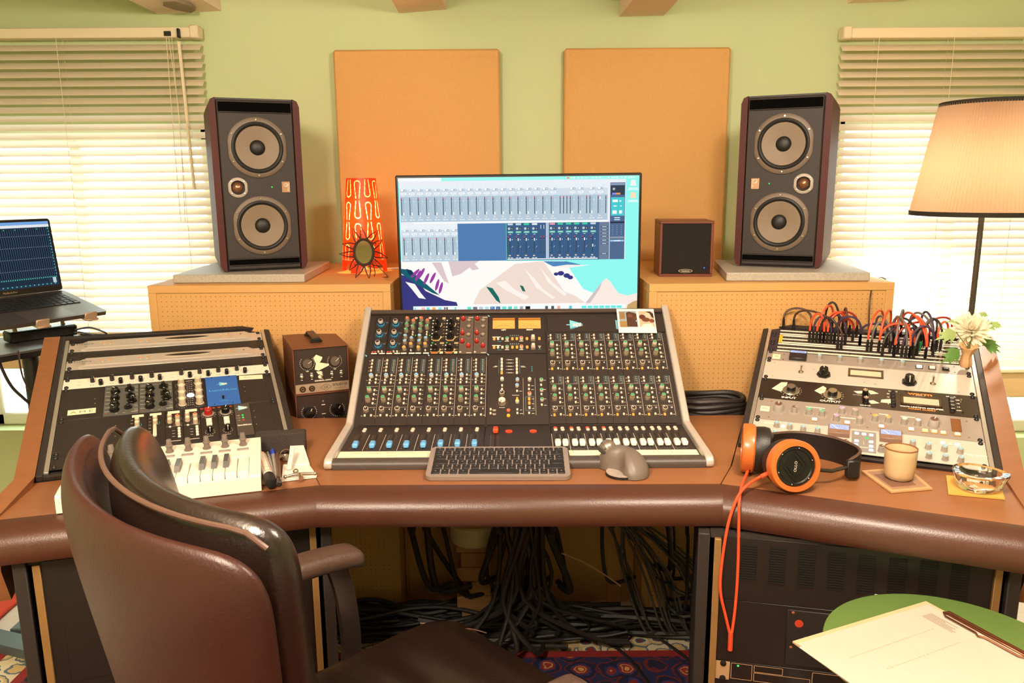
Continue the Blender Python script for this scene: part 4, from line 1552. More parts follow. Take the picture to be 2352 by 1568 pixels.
# --- patch cables
CC = {'orange': mat('orange_cable', 'e2502a', .45), 'black': mat('black_cable', '2a2320', .5), 'violet': mat('violet_cable', '3a2c4a', .5), 'grey': mat('grey_cable', '6a5f5a', .5), 'red': mat('red_cable', 'a02c20', .5), 'brown': mat('brown_cable', '4a3026', .5)}
PLUG = MB(.001).lathe([(1.6, -2), (1.6, 2), (3.6, 2.2), (3.6, 26), (2.6, 33), (2.2, 38)], BLACKP, 10).mesh('plug')
cabs = [('red', 1885, 791, 1965, 775, .06), ('black', 1889, 776, 1922, 776, .085), ('violet', 1905, 776, 1940, 792, .05), ('grey', 2010, 776, 2046, 812, .065), ('black', 2028, 820, 2108, 800, .05), ('violet', 2074, 795, 2118, 800, .06), ('grey', 2098, 826, 2150, 790, .06), ('red', 2052, 812, 2134, 800, .055), ('brown', 1795, 757, 1862, 758, .035), ('brown', 1826, 757, 1933, 808, .06), ('orange', 1861, 792, 1893, 790, .075), ('violet', 1869, 792, 1910, 792, .055), ('orange', 1877, 793, 1908, 758, .08), ('black', 1884, 793, 1925, 806, .07),
        ('orange', 1893, 792, 1945, 772, .065), ('orange', 1901, 792, 1951, 775, .06), ('brown', 1944, 782, 1934, 768, .07), ('violet', 1918, 792, 1978, 800, .07), ('red', 1912, 792, 1958, 790, .05),
        ('violet', 1977, 800, 2064, 815, .05), ('orange', 1994, 812, 2028, 758, .08), ('grey', 2003, 812, 2030, 800, .06), ('orange', 2013, 814, 2040, 760, .08), ('orange', 2020, 815, 2095, 815, .065), ('grey', 2048, 818, 2066, 770, .085), ('orange', 2056, 818, 2050, 772, .06),
        ('grey', 2040, 800, 2075, 827, .09), ('violet', 2066, 827, 2098, 810, .05), ('orange', 2084, 829, 2048, 790, .07), ('violet', 2090, 829, 2140, 815, .07), ('black', 2104, 811, 2060, 780, .06), ('orange', 2120, 830, 2070, 778, .075), ('orange', 2128, 831, 2088, 778, .07),
        ('grey', 2137, 812, 2085, 775, .07), ('violet', 2143, 813, 2110, 780, .075), ('orange', 2148, 808, 2172, 790, .05), ('black', 2162, 806, 2120, 782, .06), ('red', 2110, 800, 2180, 782, .05)]
ordn = {}
names = 'first second third fourth fifth sixth seventh eighth ninth tenth eleventh twelfth thirteenth'.split()
MRI = MR.inverted()


def on_rack(px, py):
    d = _F + _R * ((px - 1176) / FOC) - _U * ((py - 784) / FOC)
    o, n = V((0, 0, CAM_H)), V((MR[0][2], MR[1][2], MR[2][2]))
    t = ((MR.translation - o).dot(n)) / d.dot(n)
    return MRI @ (o + d * t)


for col, ax, ay, bx, by, hh in sorted(cabs, key=lambda c: min(c[1], c[3])):
    k = ordn.get(col, 0)
    ordn[col] = k + 1
    t = thing('patch_cable', '%s patch cable in the patch bays, %s %s one from the left' % (col, names[k], col), 'cable', MR, 'patch cables in the patch bays')
    p, q = on_rack(ax, ay), on_rack(bx, by)
    ends = []
    for e in (p, q):
        y = max(-.002, min(.126, e.y))
        rows = [.1333 - r * .04445 - o for r in range(3) for o in (.0135, .031)]
        y = min(rows, key=lambda r: abs(r - y))
        x = round((e.x + .211) / .00898) * .00898 - .211
        x = max(-.211, min(.211, x))
        put('plug', PLUG, t, Matrix.Translation((x, y, .004)))
        ends.append(V((x, y, .040)))
    a, c = ends
    up = V((0, .012, 1)).normalized()
    h = hh * .92
    lean = V((rnd.uniform(-.006, .006), rnd.uniform(0, .02), 0))
    MB().tube(bez(a, a + up * h + lean, c + up * h + lean, c, 12), .0029, CC[col], 7).build('cable_sleeve', t)
for px, py, h, nm in ((2034, 785, '3f86a8', 'blue'), (2043, 785, '9a8068', 'tan'), (2111, 808, '1f8a50', 'green')):
    p = on_rack(px, py)
    t = thing('patch_plug', 'short %s dummy plug standing in the patch bay' % nm, 'plug', MR @ Matrix.Translation((p.x, max(0, p.y), .003)), 'coloured dummy plugs')
    MB(.001).lathe([(3.4, 0), (3.4, 24), (2.6, 27), (.01, 28)], mat('plug_' + nm, h, .5), 10).build('plug_sleeve', t)

# --- units in the floor racks
t = unit(PODS[0], 8, 6, 'orange-faced module rack below the left wing, behind the office chair', BLACKM, 'module_rack', screws=False)
p = MB(.001).box((0, -140, 2.2), (60, 225, 2), mat('orange_red_face', 'b8401c', .5), .5).build('orange_module', t, mm(-92, 0, 1.5))
for x, y, r in ((-8, -85, 7), (-22, -105, 3.5), (-6, -118, 4.5), (-4, -135, 4.5), (10, -135, 4.5), (-4, -152, 4.5), (10, -152, 4.5), (2, -178, 10), (6, -200, 3), (22, -100, 5), (22, -118, 4.5), (22, -178, 7), (-10, -50, 6)):
    MB(.001).lathe([(r, 3), (r, 4.5), (r * .6, 4.6), (r * .5, 3.4), (.01, 3.4)], BLACKP, 16, c=(x, y, 0), caps=False).build('jack_socket', p)
for j in range(4):
    MB(.001).box((-45 + j * 68, -140, 2), (64, 225, 1.6), BLACKM, .5).build('blank_plate', t)
MB(.001).box((-170, -140, 2), (90, 225, 1.6), BLACKM, .5).build('blank_plate', t)
t = unit(PODS[0], 8 + 6 * UH, 1, 'black connector panel with square silver sockets below the orange module rack', BLACKM, 'connector_panel', screws=False, cat='connector panel')
for k in range(6):
    q = MB(.001).box((-112 + k * 44, -22, 2.4), (27, 31, 1.6), mat('nickel_plate', '8a7662', .4, .4), .8).build('socket_plate', t)
    MB(.001).lathe([(11, 3), (11, 4.5), (9, 4.6), (8.5, 3.3), (.01, 3.3)], BLACKP, 20, c=(-112 + k * 44, -22, 0), caps=False).build('socket', q)
unit(PODS[0], 8 + 7 * UH, 6, 'plain black filler panel lowest in the rack below the left wing', BLACKM, 'blank_panel', screws=False, cat='panel')

t = unit(PODS[1], 6, 3, 'black slotted vent panel highest in the rack below the right wing', BLACKM, 'vent_panel', cat='vent panel', screws=False)
for k in range(8):
    sl = MB(.001)
    for j in range(15):
        sl.box((-188 + k * 53.5, -14 - j * 5.2 - k * .4, 2.4), (31, 2.6, 1.2), ink('080606'))
        sl.box((-188 + k * 53.5, -16 - j * 5.2 - k * .4, 2.7), (31, 1.2, 1.8), BLACKM)
    sl.build('vent_slots', t)
for x, y in ((48, -92), (102, -95)):
    MB(.001).box((x, y, 2.2), (10, 3, 1), CHROME, .4).build('rating_label', t)
t = unit(PODS[1], 6 + 3 * UH, 3, 'black power amplifier with a round red emblem below the right wing', BLACKM, 'power_amplifier', screws=False)
MB(.001).box((60, -66, 3), (340, 118, 3), mat('satin_black', '1e1a19', .5), 1).build('raised_face', t)
MB(.001).disc(-88, -34, 8, 4.7, mat('red_emblem', 'b83a22', .4), 24).build('emblem', t)
MB(.001).box((-60, -72, 4.8), (14, 7, 1), mat('copper_badge', '9a5a36', .4), .4).build('badge', t)
L = MB(.001)
for x, y, w in ((-20, -20, 26), (40, -18, 34), (-60, -62, 34), (-70, -86, 18), (-16, -28, 8), (50, -26, 10)):
    L.rect(x - w / 2, y, x + w / 2, y + 2, 4.75, ink('5c504a'))
L.build('legend', t)
for x, y in ((-100, -12), (-100, -86)):
    MB(.001).lathe([(3, 4.6), (.01, 5.6)], mat('copper_badge', '9a5a36', .4), 8, c=(x, y, 0), caps=False).build('screw', t)
t = unit(PODS[1], 6 + 6 * UH, 1, 'black monitor controller outlined in tan below the right wing', BLACKM, 'monitor_controller', screws=False)
MB(.001).box((-227, -22, 2.5), (28, 40, 1.5), mat('tan_ear', 'b08a66', .5), .5).build('tan_ear', t)
L = MB(.001)
TN = ink('b08a66')
for x0, y0, x1, y1 in ((-210, -4, -170, -38), (-166, -4, -112, -18), (-166, -20, -60, -38), (-56, -4, 60, -38)):
    for a, c in (((x0, y0), (x1, y0)), ((x1, y0), (x1, y1)), ((x1, y1), (x0, y1)), ((x0, y1), (x0, y0))):
        L.line(a, c, 1.2, 2.2, TN)
L.build('outline_print', t)
MB(.001).lathe([(2.2, 2), (.01, 3)], LEDG, 10, c=(-197, -9, 0), caps=False).build('power_light', t)
for y in (-6, -39):
    MB(.001).lathe([(6.5, 3), (6, 5), (.01, 6)], BLACKP, 12, c=(-226, y, 0), caps=False).build('rack_bolt', t)
t = unit(PODS[1], 6 + 7 * UH, 6, 'black power unit with a glowing red rocker switch below the right wing', BLACKM, 'power_unit', screws=False)
o = MB(.001).box((-172, -20, 3), (28, 26, 4), BLACKP, 1).build('switch_frame', t)
MB(.001).box((-172, -20, 5.4), (22, 20, 4), glow('ff4a20', 1.2), 1.2).build('rocker_switch', o)


# ---------------------------------------------------------------- the mixing console
CX = .013
K, T_, F0 = V((CX, 1.83, .787)), V((CX, 2.14, 1.022)), V((CX, 1.60, .774))
con = thing('mixing_console', 'black mixing console with silver side panels in the middle of the desk', 'mixing console', (CX, 1.60, DZ))
CI = Matrix.Translation((-CX, -1.60, -DZ))
MU = CI @ frame(K, (1, 0, 0), T_ - K)
MF = CI @ frame(F0, (1, 0, 0), K - F0)
CON = mat('console_black', '2e2420', 0.48, noise=(500, .12), bump=(700, .1))
CONS = mat('console_silver', 'cfc4ba', 0.38, .35)
UL = 388.0
# body
b = MB()
pr = [(1.607, DZ + .0008), (1.604, .776), (1.83, .7845), (2.139, 1.0185), (2.152, 1.020), (2.152, .96), (1.93, DZ + .0008)]
vs = [(CX - .4005, y, z) for y, z in pr] + [(CX + .4005, y, z) for y, z in pr]
n = len(pr)
b.T = CI
b.add(vs, [tuple(range(n))[::-1], tuple(n + i for i in range(n))] + [(i, (i + 1) % n, n + (i + 1) % n, n + i) for i in range(n)], CON)
b.build('body', con, None, 20)
side = [(1.597, DZ + .0008), (1.5925, .773), (1.594, .783), (1.602, .7895), (1.618, .792), (1.826, .799), (2.135, 1.032), (2.147, 1.036), (2.158, 1.031), (2.160, 1.02), (2.158, .95), (1.95, DZ + .0008)]
for s in (-1, 1):
    b = MB()
    x0, x1 = CX + s * .4008, CX + s * .4185
    n = len(side)
    b.T = CI
    xa, xb = min(x0, x1), max(x0, x1)
    vs = [(xa, y, z) for y, z in side] + [(xb, y, z) for y, z in side]
    b.add(vs, [tuple(range(n))[::-1], tuple(n + i for i in range(n))] + [(i, (i + 1) % n, n + (i + 1) % n, n + i) for i in range(n)], CONS)
    o = b.build('side_panel', con, None, 30)
    md = o.modifiers.new('edge', 'BEVEL')
    md.width = .0035
    md.segments = 2
    md.limit_method = 'ANGLE'
b = MB()
pts = [(1.5955, DZ + .0008), (1.594, .776), (1.599, .7835), (1.610, .786), (1.624, .783), (1.624, DZ + .002)]
n = len(pts)
b.T = CI
b.add([(CX - .4005, y, z) for y, z in pts] + [(CX + .4005, y, z) for y, z in pts], [tuple(range(n)), tuple(n + i for i in range(n))[::-1]] + [(i, n + i, n + (i + 1) % n, (i + 1) % n) for i in range(n)], mat('console_nose', '4a403b', .42, noise=(400, .1), bump=(500, .15)))
b.build('front_rail', con, None, 50)
MB(.001).box((0, UL - 3.5, 3), (800, 13, 8), mat('console_ledge', '4a3c36', .4), 1.5).build('top_ledge', con, MU)

# knob and button kinds of the console
KB = mat('console_knob', 'a8947c', .42)
KW = mat('console_knob_white', 'e0d2c2', .4)
GRC = mat('cap_green', '3f9a68', .4)
BLC = mat('cap_blue', '6aa8dc', .4)
ORC = mat('cap_orange', 'e8683c', .4)
AMC = mat('cap_amber', 'f5b04a', .4)
DKC = mat('cap_dark', '3a2822', .4)
BTN = mat('console_button', 'd9c8b4', .45)
PNT = ink('f6eee2')
knobm('cgreen', 5.4, 7, KW, GRC, 12, .92, (6.8, 8.5, KB), None, facets=True, rim=KW)
knobm('cgreen2', 5.6, 8.5, KB, GRC, 12, .95, (6.9, 9.5, KB), None, facets=True, rim=KW)
knobm('cblue', 5.6, 7.5, KW, BLC, 14, .94, (5.8, 2, KB), PNT, rim=KW)
knobm('chex', 7.2, 10.5, KB, DKC, 6, 1.0, None, PNT, rim=KW, capr=.76)
knobm('csmall_g', 4.8, 7, KW, GRC, 12, .94, None, None, rim=KW)
knobm('csmall_b', 4.8, 7.5, KW, BLC, 12, .94, None, PNT, rim=KW)
knobm('csmall_o', 5, 8, KW, ORC, 12, .94, None, None, rim=KW)
knobm('csmall_w', 5, 8, KW, KW, 12, .94, None, PNT)
knobm('csmall_a', 5, 8, KW, mat('cap_yellow', 'f0c86a', .4), 12, .94, None, None, rim=KW)
knobm('csquare', 6.6, 9, KW, KW, 4, .86, (8.4, 7.5, KB), None)
knobm('cvol', 9.6, 11, KB, KW, 20, .96, (10.2, 2, KB), ink('3a3028'))
AMB = glow('ffae4a', 1.35)
REDL = mat('lit_red_button', 'd84a2c', .4, emit=.8)
TEAL = ink('2f7f8c')


def led_meter(b, x0, y0, x1, y1, nseg, z=.55):
    for a, c in (((x0, y0), (x1, y0)), ((x1, y0), (x1, y1)), ((x1, y1), (x0, y1)), ((x0, y1), (x0, y0))):
        b.line(a, c, .8, z, TEAL)
    for i in range(nseg):
        y = y1 + (y0 - y1) * (i + .7) / (nseg + .4)
        b.rect((x0 + x1) / 2 - 1.6, y - .9, (x0 + x1) / 2 + .2, y + .9, z, ink(('e8dccb', '8c2f24')[i == 0]))
        b.rect((x0 + x1) / 2 + .9, y - .7, x1 - 1, y + .7, z, ink('a89a8a'))


# left input strips
def ticklines(b, items, z=.55):
    for x, y, w in items:
        b.rect(x - w / 2, y - .6, x + w / 2, y + .6, z, INKW)


for i in range(8):
    cx = -369.6 + 38.63 * i
    p = MB(.001).box((0, 118, .1), (38.2, 226, .8), CON, .3).build('channel_strip', con, MU @ mm(cx, 0, .4))
    L = MB(.001)
    if i not in (3,):
        L.rect(18.6, 29, 19.4, 222, .55, ink('c8b8a6'))
    L.rect(-15, 126, 16, 126.8, .55, ink('b8a896'))
    L.rect(-14, 59.6, 17, 60.4, .55, ink('b8a896'))
    led_meter(L, 5, 216, 14, 170, 9)
    ticklines(L, [(-14, 211, 4), (-13, 200, 2), (-14, 188, 4), (-14, 177, 3), (15, 161, 4), (15, 148, 4), (15, 137, 3), (-15, 146, 3), (14, 113, 3), (14, 100, 3), (14, 85, 3), (14, 71, 3), (-15, 34, 4), (16, 34, 4), (-5, 144, 6)])
    for x, y, r in ((-4.5, 111, 8.6), (-4.5, 82, 8.6), (-5, 51, 9)):
        L.ticks(x, y, r, r + 1.2, ink('a89a8a'), .55, 9, w=.5)
    if i == 0:
        ticklines(L, [(-19, 107, 0.1)])
    L.build('legend', p)
    for y in (211, 200, 188.5, 177):
        button(p, -7.6, y, BTN, 5, 7, 4, .5)
    for x, y in ((8.4, 161), (8.4, 148), (8.4, 137), (-7, 146), (-7, 136), (8.4, 113), (8.4, 99.5), (8.4, 84.5), (8.4, 71), (-7, 34), (8.6, 34)):
        button(p, x, y, BTN, 5, 6.4, 4, .5)
    knob('cblue', p, -5, 158, .5, rnd.choice((0, 0, 20)))
    knob('cgreen', p, -4.3, 111, .5, rnd.uniform(0, 90))
    knob('cgreen2', p, -4.5, 81, .5, rnd.uniform(0, 90))
    knob('chex', p, -5.2, 50, .5, 30 if i not in (2,) else 0)
    letters(str(i + 1), .0052, ink('f0e6da'), p, mm(13, 54, .6), bold=.0003)

# right summing strips: two rows of eight
for r in range(2):
    for i in range(8):
        cx = 98.2 + 38.75 * i
        v0 = 0 if r else 147
        hh = 150 if r else 157
        p = MB(.001).box((0, v0 + 6 + hh / 2 - (0 if r else 0), .1), (38.3, hh - 1.5, .8), CON, .3).build('summing_strip', con, MU @ mm(cx, 0, .4))
        L = MB(.001)
        L.rect(18.7, v0 + 29, 19.5, v0 + 155, .55, ink('c8b8a6'))
        L.rect(-14, v0 + 130, 16, v0 + 130.8, .55, ink('b8a896'))
        L.rect(-14, v0 + 60, 17, v0 + 60.8, .55, ink('b8a896'))
        led_meter(L, 7, v0 + 155, 16, v0 + 131.5, 4)
        ticklines(L, [(-13.5, v0 + 148, 3), (-13.5, v0 + 137, 3), (14, v0 + 113, 3), (-13, v0 + 99, 2), (14, v0 + 84, 3), (14, v0 + 71, 3), (-15, v0 + 32, 4), (15, v0 + 33, 4)])
        for x, y, rr in ((-5.5, v0 + 112, 8.6), (-5.5, v0 + 82, 8.6), (-6, v0 + 47, 9)):
            L.ticks(x, y, rr, rr + 1.2, ink('a89a8a'), .55, 9, w=.5)
        L.build('legend', p)
        for y in (148, 137):
            button(p, -8, v0 + y, BTN, 5, 7, 4, .5)
        for y in (113, 99.5, 84, 70.5):
            button(p, 7.8, v0 + y, BTN, 5, 6.4, 4, .5)
        button(p, -8, v0 + 32, AMB, 5.4, 7, 4, .5)
        button(p, 7.6, v0 + 33, BTN, 5, 6.4, 4, .5)
        knob('cgreen', p, -5.6, v0 + 112, .5, rnd.uniform(0, 90))
        knob('cgreen2', p, -5.8, v0 + 82, .5, rnd.uniform(0, 90))
        knob('chex', p, -6, v0 + 47, .5, 30 if i != 6 else 0)
        num = str(2 * i + 2 - r)
        letters(num, .0052, ink('f0e6da'), p, mm(12, v0 + 54, .6), bold=.0003)

# badge panel above them
p = MB(.001).box((242, 339.5, .1), (318, 66, .8), CON, .3).build('badge_panel', con, MU @ mm(0, 0, .4))
apilogo(p, 158, 335, .6, 1.35)
MB(.001).rect(269, 318, 290, 351, .6, ink('79b4c8')).build('emblem', p)

# master section
p = MB(.001).box((0, 118.5, .1), (152, 227, .8), CON, .3).build('master_section', con, MU @ mm(0, 0, .4))
L = MB(.001)
for x in (14.5, 45, -15.5):
    L.rect(x - .4, 33, x + .4, 150, .55, ink('b8a896')) if x > 0 else None
for y in (212, 201, 190, 179, 168):
    L.rect(-29, y - .4, -26, y + .4, .55, INKW)
    L.rect(-25, y - .9, -13, y + .9, .55, INKW)
    L.rect(-12, y - .4, -9, y + .4, .55, INKW)
for x, w in ((-48, 1), (6, 1)):
    L.rect(x, 165, x + w, 213, .55, TEAL)
ticklines(L, [(-58, 188, 9), (-56, 191, 5), (-54, 190, 6), (14, 190, 10), (16, 187, 12), (-58, 50, 9), (-58, 47, 7), (-58, 38, 9), (-58, 35, 7), (8, 108, 7), (8, 49, 5), (9, 38, 8), (-5, 95, 18), (38, 125, 7), (38, 113, 6), (38, 83, 5), (38, 68, 5), (38, 53, 5), (38, 38, 7), (69, 143, 6), (69, 113, 6), (69, 83, 6), (69, 63, 7), (-39, 57, 14)])
for y in (187, 182, 177, 172):
    L.rect(36, y, 40, y + 2.4, .55, TEAL)
for a, c in (((20, 90), (41, 90)), ((41, 90), (41, 47)), ((41, 47), (20, 47)), ((20, 47), (20, 90))):
    L.line(a, c, .9, .55, ink('6a8a98'))
L.ticks(-39, 70, 13, 14.5, ink('c8b8a6'), .55, 11, w=.6)
L.build('legend', p)
for j, y in enumerate((212, 201, 190, 178.5, 167)):
    button(p, -40, y, AMB if j == 4 else BTN, 6, 9.5, 4, .5)
    button(p, -1, y, BTN, 6, 9.5, 4, .5)
knob('csmall_w', p, -39, 145, .5, 0)
button(p, -39, 125, BTN, 5, 7, 4, .5)
button(p, -39, 113, BTN, 5, 7, 4, .5)
knob('chex', p, -39, 98, .5, 30)
knob('cvol', p, -39, 72, .5, 150)
for x, y in ((-67, 50), (-67, 38), (-1, 107), (-1, 49), (-1, 38), (29, 125), (29, 113), (28, 38), (60, 126), (60, 96), (60, 63)):
    button(p, x, y, BTN, 5, 6.6, 4, .5)
for y, m in ((47, mat('red_round_button', 'e8603c', .4, emit=.3)), (31, mat('amber_round_button', 'f5a23a', .4, emit=.3))):
    MB(.001).lathe([(4.4, .5), (4.4, 4), (3.6, 4.8), (.01, 5)], m, 16, c=(-23, y, 0), caps=False).build('round_button', p)
for x, y, k in ((0, 143, 'csmall_b'), (-1, 124, 'csmall_b'), (-1, 73, 'csmall_a'), (31, 143, 'csmall_w'), (30, 97, 'csmall_o'), (61, 142, 'csmall_g'), (61, 109, 'csmall_g'), (61, 79, 'csmall_g')):
    knob(k, p, x, y, .5, 0)
button(p, -1, 83, AMB, 5, 8, 4, .5)
for y, m in ((82, AMB), (69, AMB), (54, BTN)):
    button(p, 29, y, m, 6, 9, 4, .5)

# lit level meters and the compressor section above the master
p = MB(.001).box((0, 303, .1), (152, 138, .8), CON, .3).build('meter_panel', con, MU @ mm(0, 0, .4))
for x0, s in ((-66, 'LEFT'), (4, 'RIGHT')):
    o = MB(.001).box((x0 + 31, 341, .8), (63, 42, 1.4), mat('meter_rim', '6a3416', .4), .4).build('level_meter', p)
    g = MB(.001)
    g.rect(x0 + 1, 321.5, x0 + 61, 352, 1.6, glow('ffc860', 1.05))
    g.rect(x0 + 1, 352, x0 + 61, 358, 1.6, glow('e8862c', .9))
    g.rect(x0 + 1, 358, x0 + 61, 360.5, 1.6, glow('ffa04a', 1.1))
    g.arc(x0 + 31, 300, 33, rad(48), rad(132), .5, 1.65, ink('8a5a20'))
    for j in range(11):
        a = rad(48 + 84 * j / 10)
        g.line((x0 + 31 + 33 * math.cos(a), 300 + 33 * math.sin(a)), (x0 + 31 + 37 * math.cos(a), 300 + 37 * math.sin(a)), .5, 1.65, ink('8a5a20'))
    g.line((x0 + 26, 322), (x0 + 8, 344), .5, 1.7, ink('c07a2c'))
    g.build('lit_scale', o)
    letters(s, .0062, ink('fff0d8'), p, mm(x0 + 31, 317.5, .7), bold=.0003)
L = MB(.001)
for y in (0, -30):
    L.rect(-66, 291 + y, -43, 293.4 + y, .55, INKW)
    L.rect(-20, 295 + y, 8, 295.8 + y, .55, TEAL)
    L.rect(-20, 291 + y, 8, 291.8 + y, .55, ink('6a5a50'))
    for j in range(5):
        L.rect(-18 + j * 5.4, 296.8 + y, -16.4 + j * 5.4, 298.4 + y, .55, INKW)
    for x in (-26, 12):
        L.rect(x - 6, 276 + y, x + 5, 278 + y, .55, INKW)
    L.rect(-52, 275 + y, -41, 277 + y, .55, TEAL)
L.rect(56, 258, 64, 260, .55, ink('c8b8a6'))
L.flat([(57, 257), (63, 257), (60, 250)], .55, ink('c8b8a6'))
L.rect(56, 247, 64, 248.6, .55, TEAL)
L.build('legend', p)
for y in (0, -30):
    for x, m in ((-60.5, AMB), (-50, BTN), (-38.5, BTN), (-12, AMB), (0, AMB), (27, AMB)) + (((60, AMB),) if y == 0 else ()):
        button(p, x, 284 + y, m, 6.4, 9, 4, .5)
    knob('csmall_g', p, -26, 284 + y, .5)
    knob('csmall_o', p, 12, 284 + y, .5)
    knob('csquare', p, 43, 282 + y, .5, 45)

# plug-in modules, upper left
MODB = mat('module_black', '241c19', .5, noise=(400, .1))
NAVY = mat('navy_skirt', '16304a', .4)
CYAN = mat('cyan_ring', '3a8cb8', .4)
knobm('mnavy', 6.4, 9, KW, DKC, 6, 1.0, (9.2, 9, NAVY), None, rim=KW, capr=.8)
for c, h in (('or', 'e8602c'), ('gr', '3f9a68'), ('bl', '7ab0d8'), ('am', 'f09a3a')):
    knobm('mc' + c, 5.4, 11, KB, mat('cap_m' + c, h, .4), 14, .92, None, PNT, capr=.95)
knobm('mwing', 5.5, 12, KBLK, KBLK, 6, .7, (10.5, 3.5, KBLK), PNT)
knobm('mred', 6, 9.5, mat('red_knob', 'a5241c', .4), mat('red_knob', 'a5241c', .4), 14, .95, None, PNT)
knobm('mgrey', 5.6, 8, mat('taupe_knob', '7a6a5c', .45), mat('taupe_cap', '9a8a7a', .4), 14, .95)
for k, x in enumerate((-366, -326)):
    p = MB(.001).box((0, 302, .1), (38.4, 137, 1), MODB, .3).build('preamp_module', con, MU @ mm(x, 0, .4))
    L = MB(.001)
    for y in (341, 302, 264):
        L.ticks(-2, y, 12, 14, ink('5a9ac0'), .65, 11, w=.8)
        L.rect(8, y + 8, 17, y + 8.7, .65, ink('a88a80'))
        L.rect(12, y + 4, 15, y + 6, .65, ink('5a9ac0'))
    L.rect(-18, 244, 18, 244.6, .65, ink('a88a80'))
    L.rect(-18, 234.6, -3, 238.6, .65, ink('e8d4c4'))
    L.rect(3, 234.6, 18, 238.6, .65, ink('e8d4c4'))
    L.build('legend', p)
    for y in (341, 302, 264):
        MB(.001).lathe([(9.8, .6), (9.6, 5.5), (8, 6)], CYAN, 20, c=(-2.4, y, 0), caps=False).build('blue_ring', p)
        knob('mnavy', p, -2.4, y, .6, 12)
    for xx in (-15, -8):
        MB(.001).lathe([(2.2, .6), (.01, 2.6)], LEDR, 8, c=(xx, 242, 0), caps=False).build('indicator', p)
    for xx in (1, 10):
        MB(.001).lathe([(2.4, .6), (2, 6), (.01, 7)], KW, 8, c=(xx, 241, 0), caps=False).build('small_switch', p)
for k, x in enumerate((-288, -250)):
    p = MB(.001).box((0, 302, .1), (37.4, 137, 1), MODB, .3).build('equalizer_module', con, MU @ mm(x, 0, .4))
    L = MB(.001)
    for j, (xx, y) in enumerate(((-10, 358), (-10, 337), (-10, 316), (-10, 292), (-10, 273), (-10, 249), (7, 348), (7, 327), (7, 284), (7, 263))):
        L.ticks(xx, y, 7, 8, INKW, .65, 9, w=.6)
    L.rect(-18, 234.6, -3, 239, .65, ink('f2e2d2'))
    L.rect(3, 234.6, 18, 239, .65, ink('f2e2d2'))
    L.disc(13, 364, 4, .65, ink('f0d8cc'))
    L.disc(13, 364, 2.6, .66, ink('e08a78'))
    L.build('legend', p)
    for (xx, y), c in zip(((-10, 356), (-10, 335), (-10, 315), (-10, 292), (-10, 273), (-10, 250), (7, 347), (7, 326), (7, 283), (7, 262)), ('or', 'gr', 'gr', 'bl', 'bl', 'am', 'or', 'gr', 'bl', 'am')):
        knob('mc' + c, p, xx, y, .6, rnd.choice((0, 40, 70, -50)))
    for y in (310, 301, 245):
        MB(.001).lathe([(2.6, .6), (2.2, 5), (.01, 6)], KW, 8, c=(8, y, 0), caps=False).build('small_switch', p)
    MB(.001).lathe([(1.7, .6), (.01, 2.6)], LEDG, 8, c=(16, 300, 0), caps=False).build('indicator', p)
for k, x in enumerate((-212, -174)):
    p = MB(.001).box((0, 302, .1), (37.4, 137, 1), MODB, .3).build('compressor_module', con, MU @ mm(x, 0, .4))
    L = MB(.001)
    GLD = ink('d8b878')
    for y in (294, 250):
        L.arc(-5, y, 13.5, rad(-150), rad(10), 2, .65, GLD)
        L.flat([(7, y - 6), (13, y - 1), (7, y + 3)], .65, GLD)
    L.arc(-5, 340, 13.5, rad(-80), rad(20), 2, .65, GLD)
    for y in (354, 343, 330, 319, 306, 294, 264, 250):
        L.disc(-15.5, y, 2, .65, ink('efe6d8'), 10)
        L.rect(13, y - 1, 17.5, y + 1, .65, ink('a88c68'))
    L.rect(9, 358, 17.5, 366, .65, ink('c8b084'))
    L.flat([(7, 272), (9, 276), (11, 272.5), (13, 276), (15, 272.5), (18, 276), (18, 269), (7, 269)], .65, ink('c8a878'))
    L.rect(-15, 234.6, 3, 241.5, .65, ink('b8703a'))
    L.rect(8, 234.6, 17, 242.5, .65, ink('d8c49a'))
    L.rect(-12, 279, 5, 283, .65, ink('b8904a'))
    L.build('legend', p)
    for y, a in ((345, -20), (326, 15), (297, -40), (253, -60)):
        knob('mwing', p, -5, y, .6, a)
    MB(.001).lathe([(1.7, .6), (.01, 2.6)], LEDG, 8, c=(-13, 273, 0), caps=False).build('indicator', p)
GRYM = mat('taupe_module', '5a4c42', .5, noise=(300, .08))
for k, x in enumerate((-135.5, -97)):
    p = MB(.001).box((0, 302, .1), (37.4, 137, 1), GRYM, .3).build('compressor_module', con, MU @ mm(x, 0, .4))
    L = MB(.001)
    for xx, y in ((-10, 357), (-10, 304), (-10, 275), (6, 350), (6, 328), (6, 297), (6, 259)):
        L.ticks(xx, y, 7.5, 9, ink('d8c8b4'), .65, 9, w=.6)
    L.rect(4, 364, 17, 366, .65, ink('d8c8b4'))
    L.rect(2, 236, 15, 238.4, .65, ink('d8c8b4'))
    L.disc(-14, 240, 3, .65, ink('c8b8a4'))
    L.build('legend', p)
    for y in (356, 304, 274):
        knob('mred', p, -10, y, .6)
    knob('mred', p, 7, 258, .6)
    for y in (349, 327, 297):
        knob('mgrey', p, 6, y, .6)
    MB(.001).lathe([(1.9, .6), (.01, 2.8)], LEDR, 8, c=(-12, 323, 0), caps=False).build('indicator', p)
for x, y in ((-77, 370), (-233, 230), (-77, 231), (-397, 229)):
    MB(.001).flat([(x - 3, y + 5), (x + 4, y - 1), (x + 1, y - 4)], 1.1, ink('8ac8d0')).build('blue_flag', con, MU)

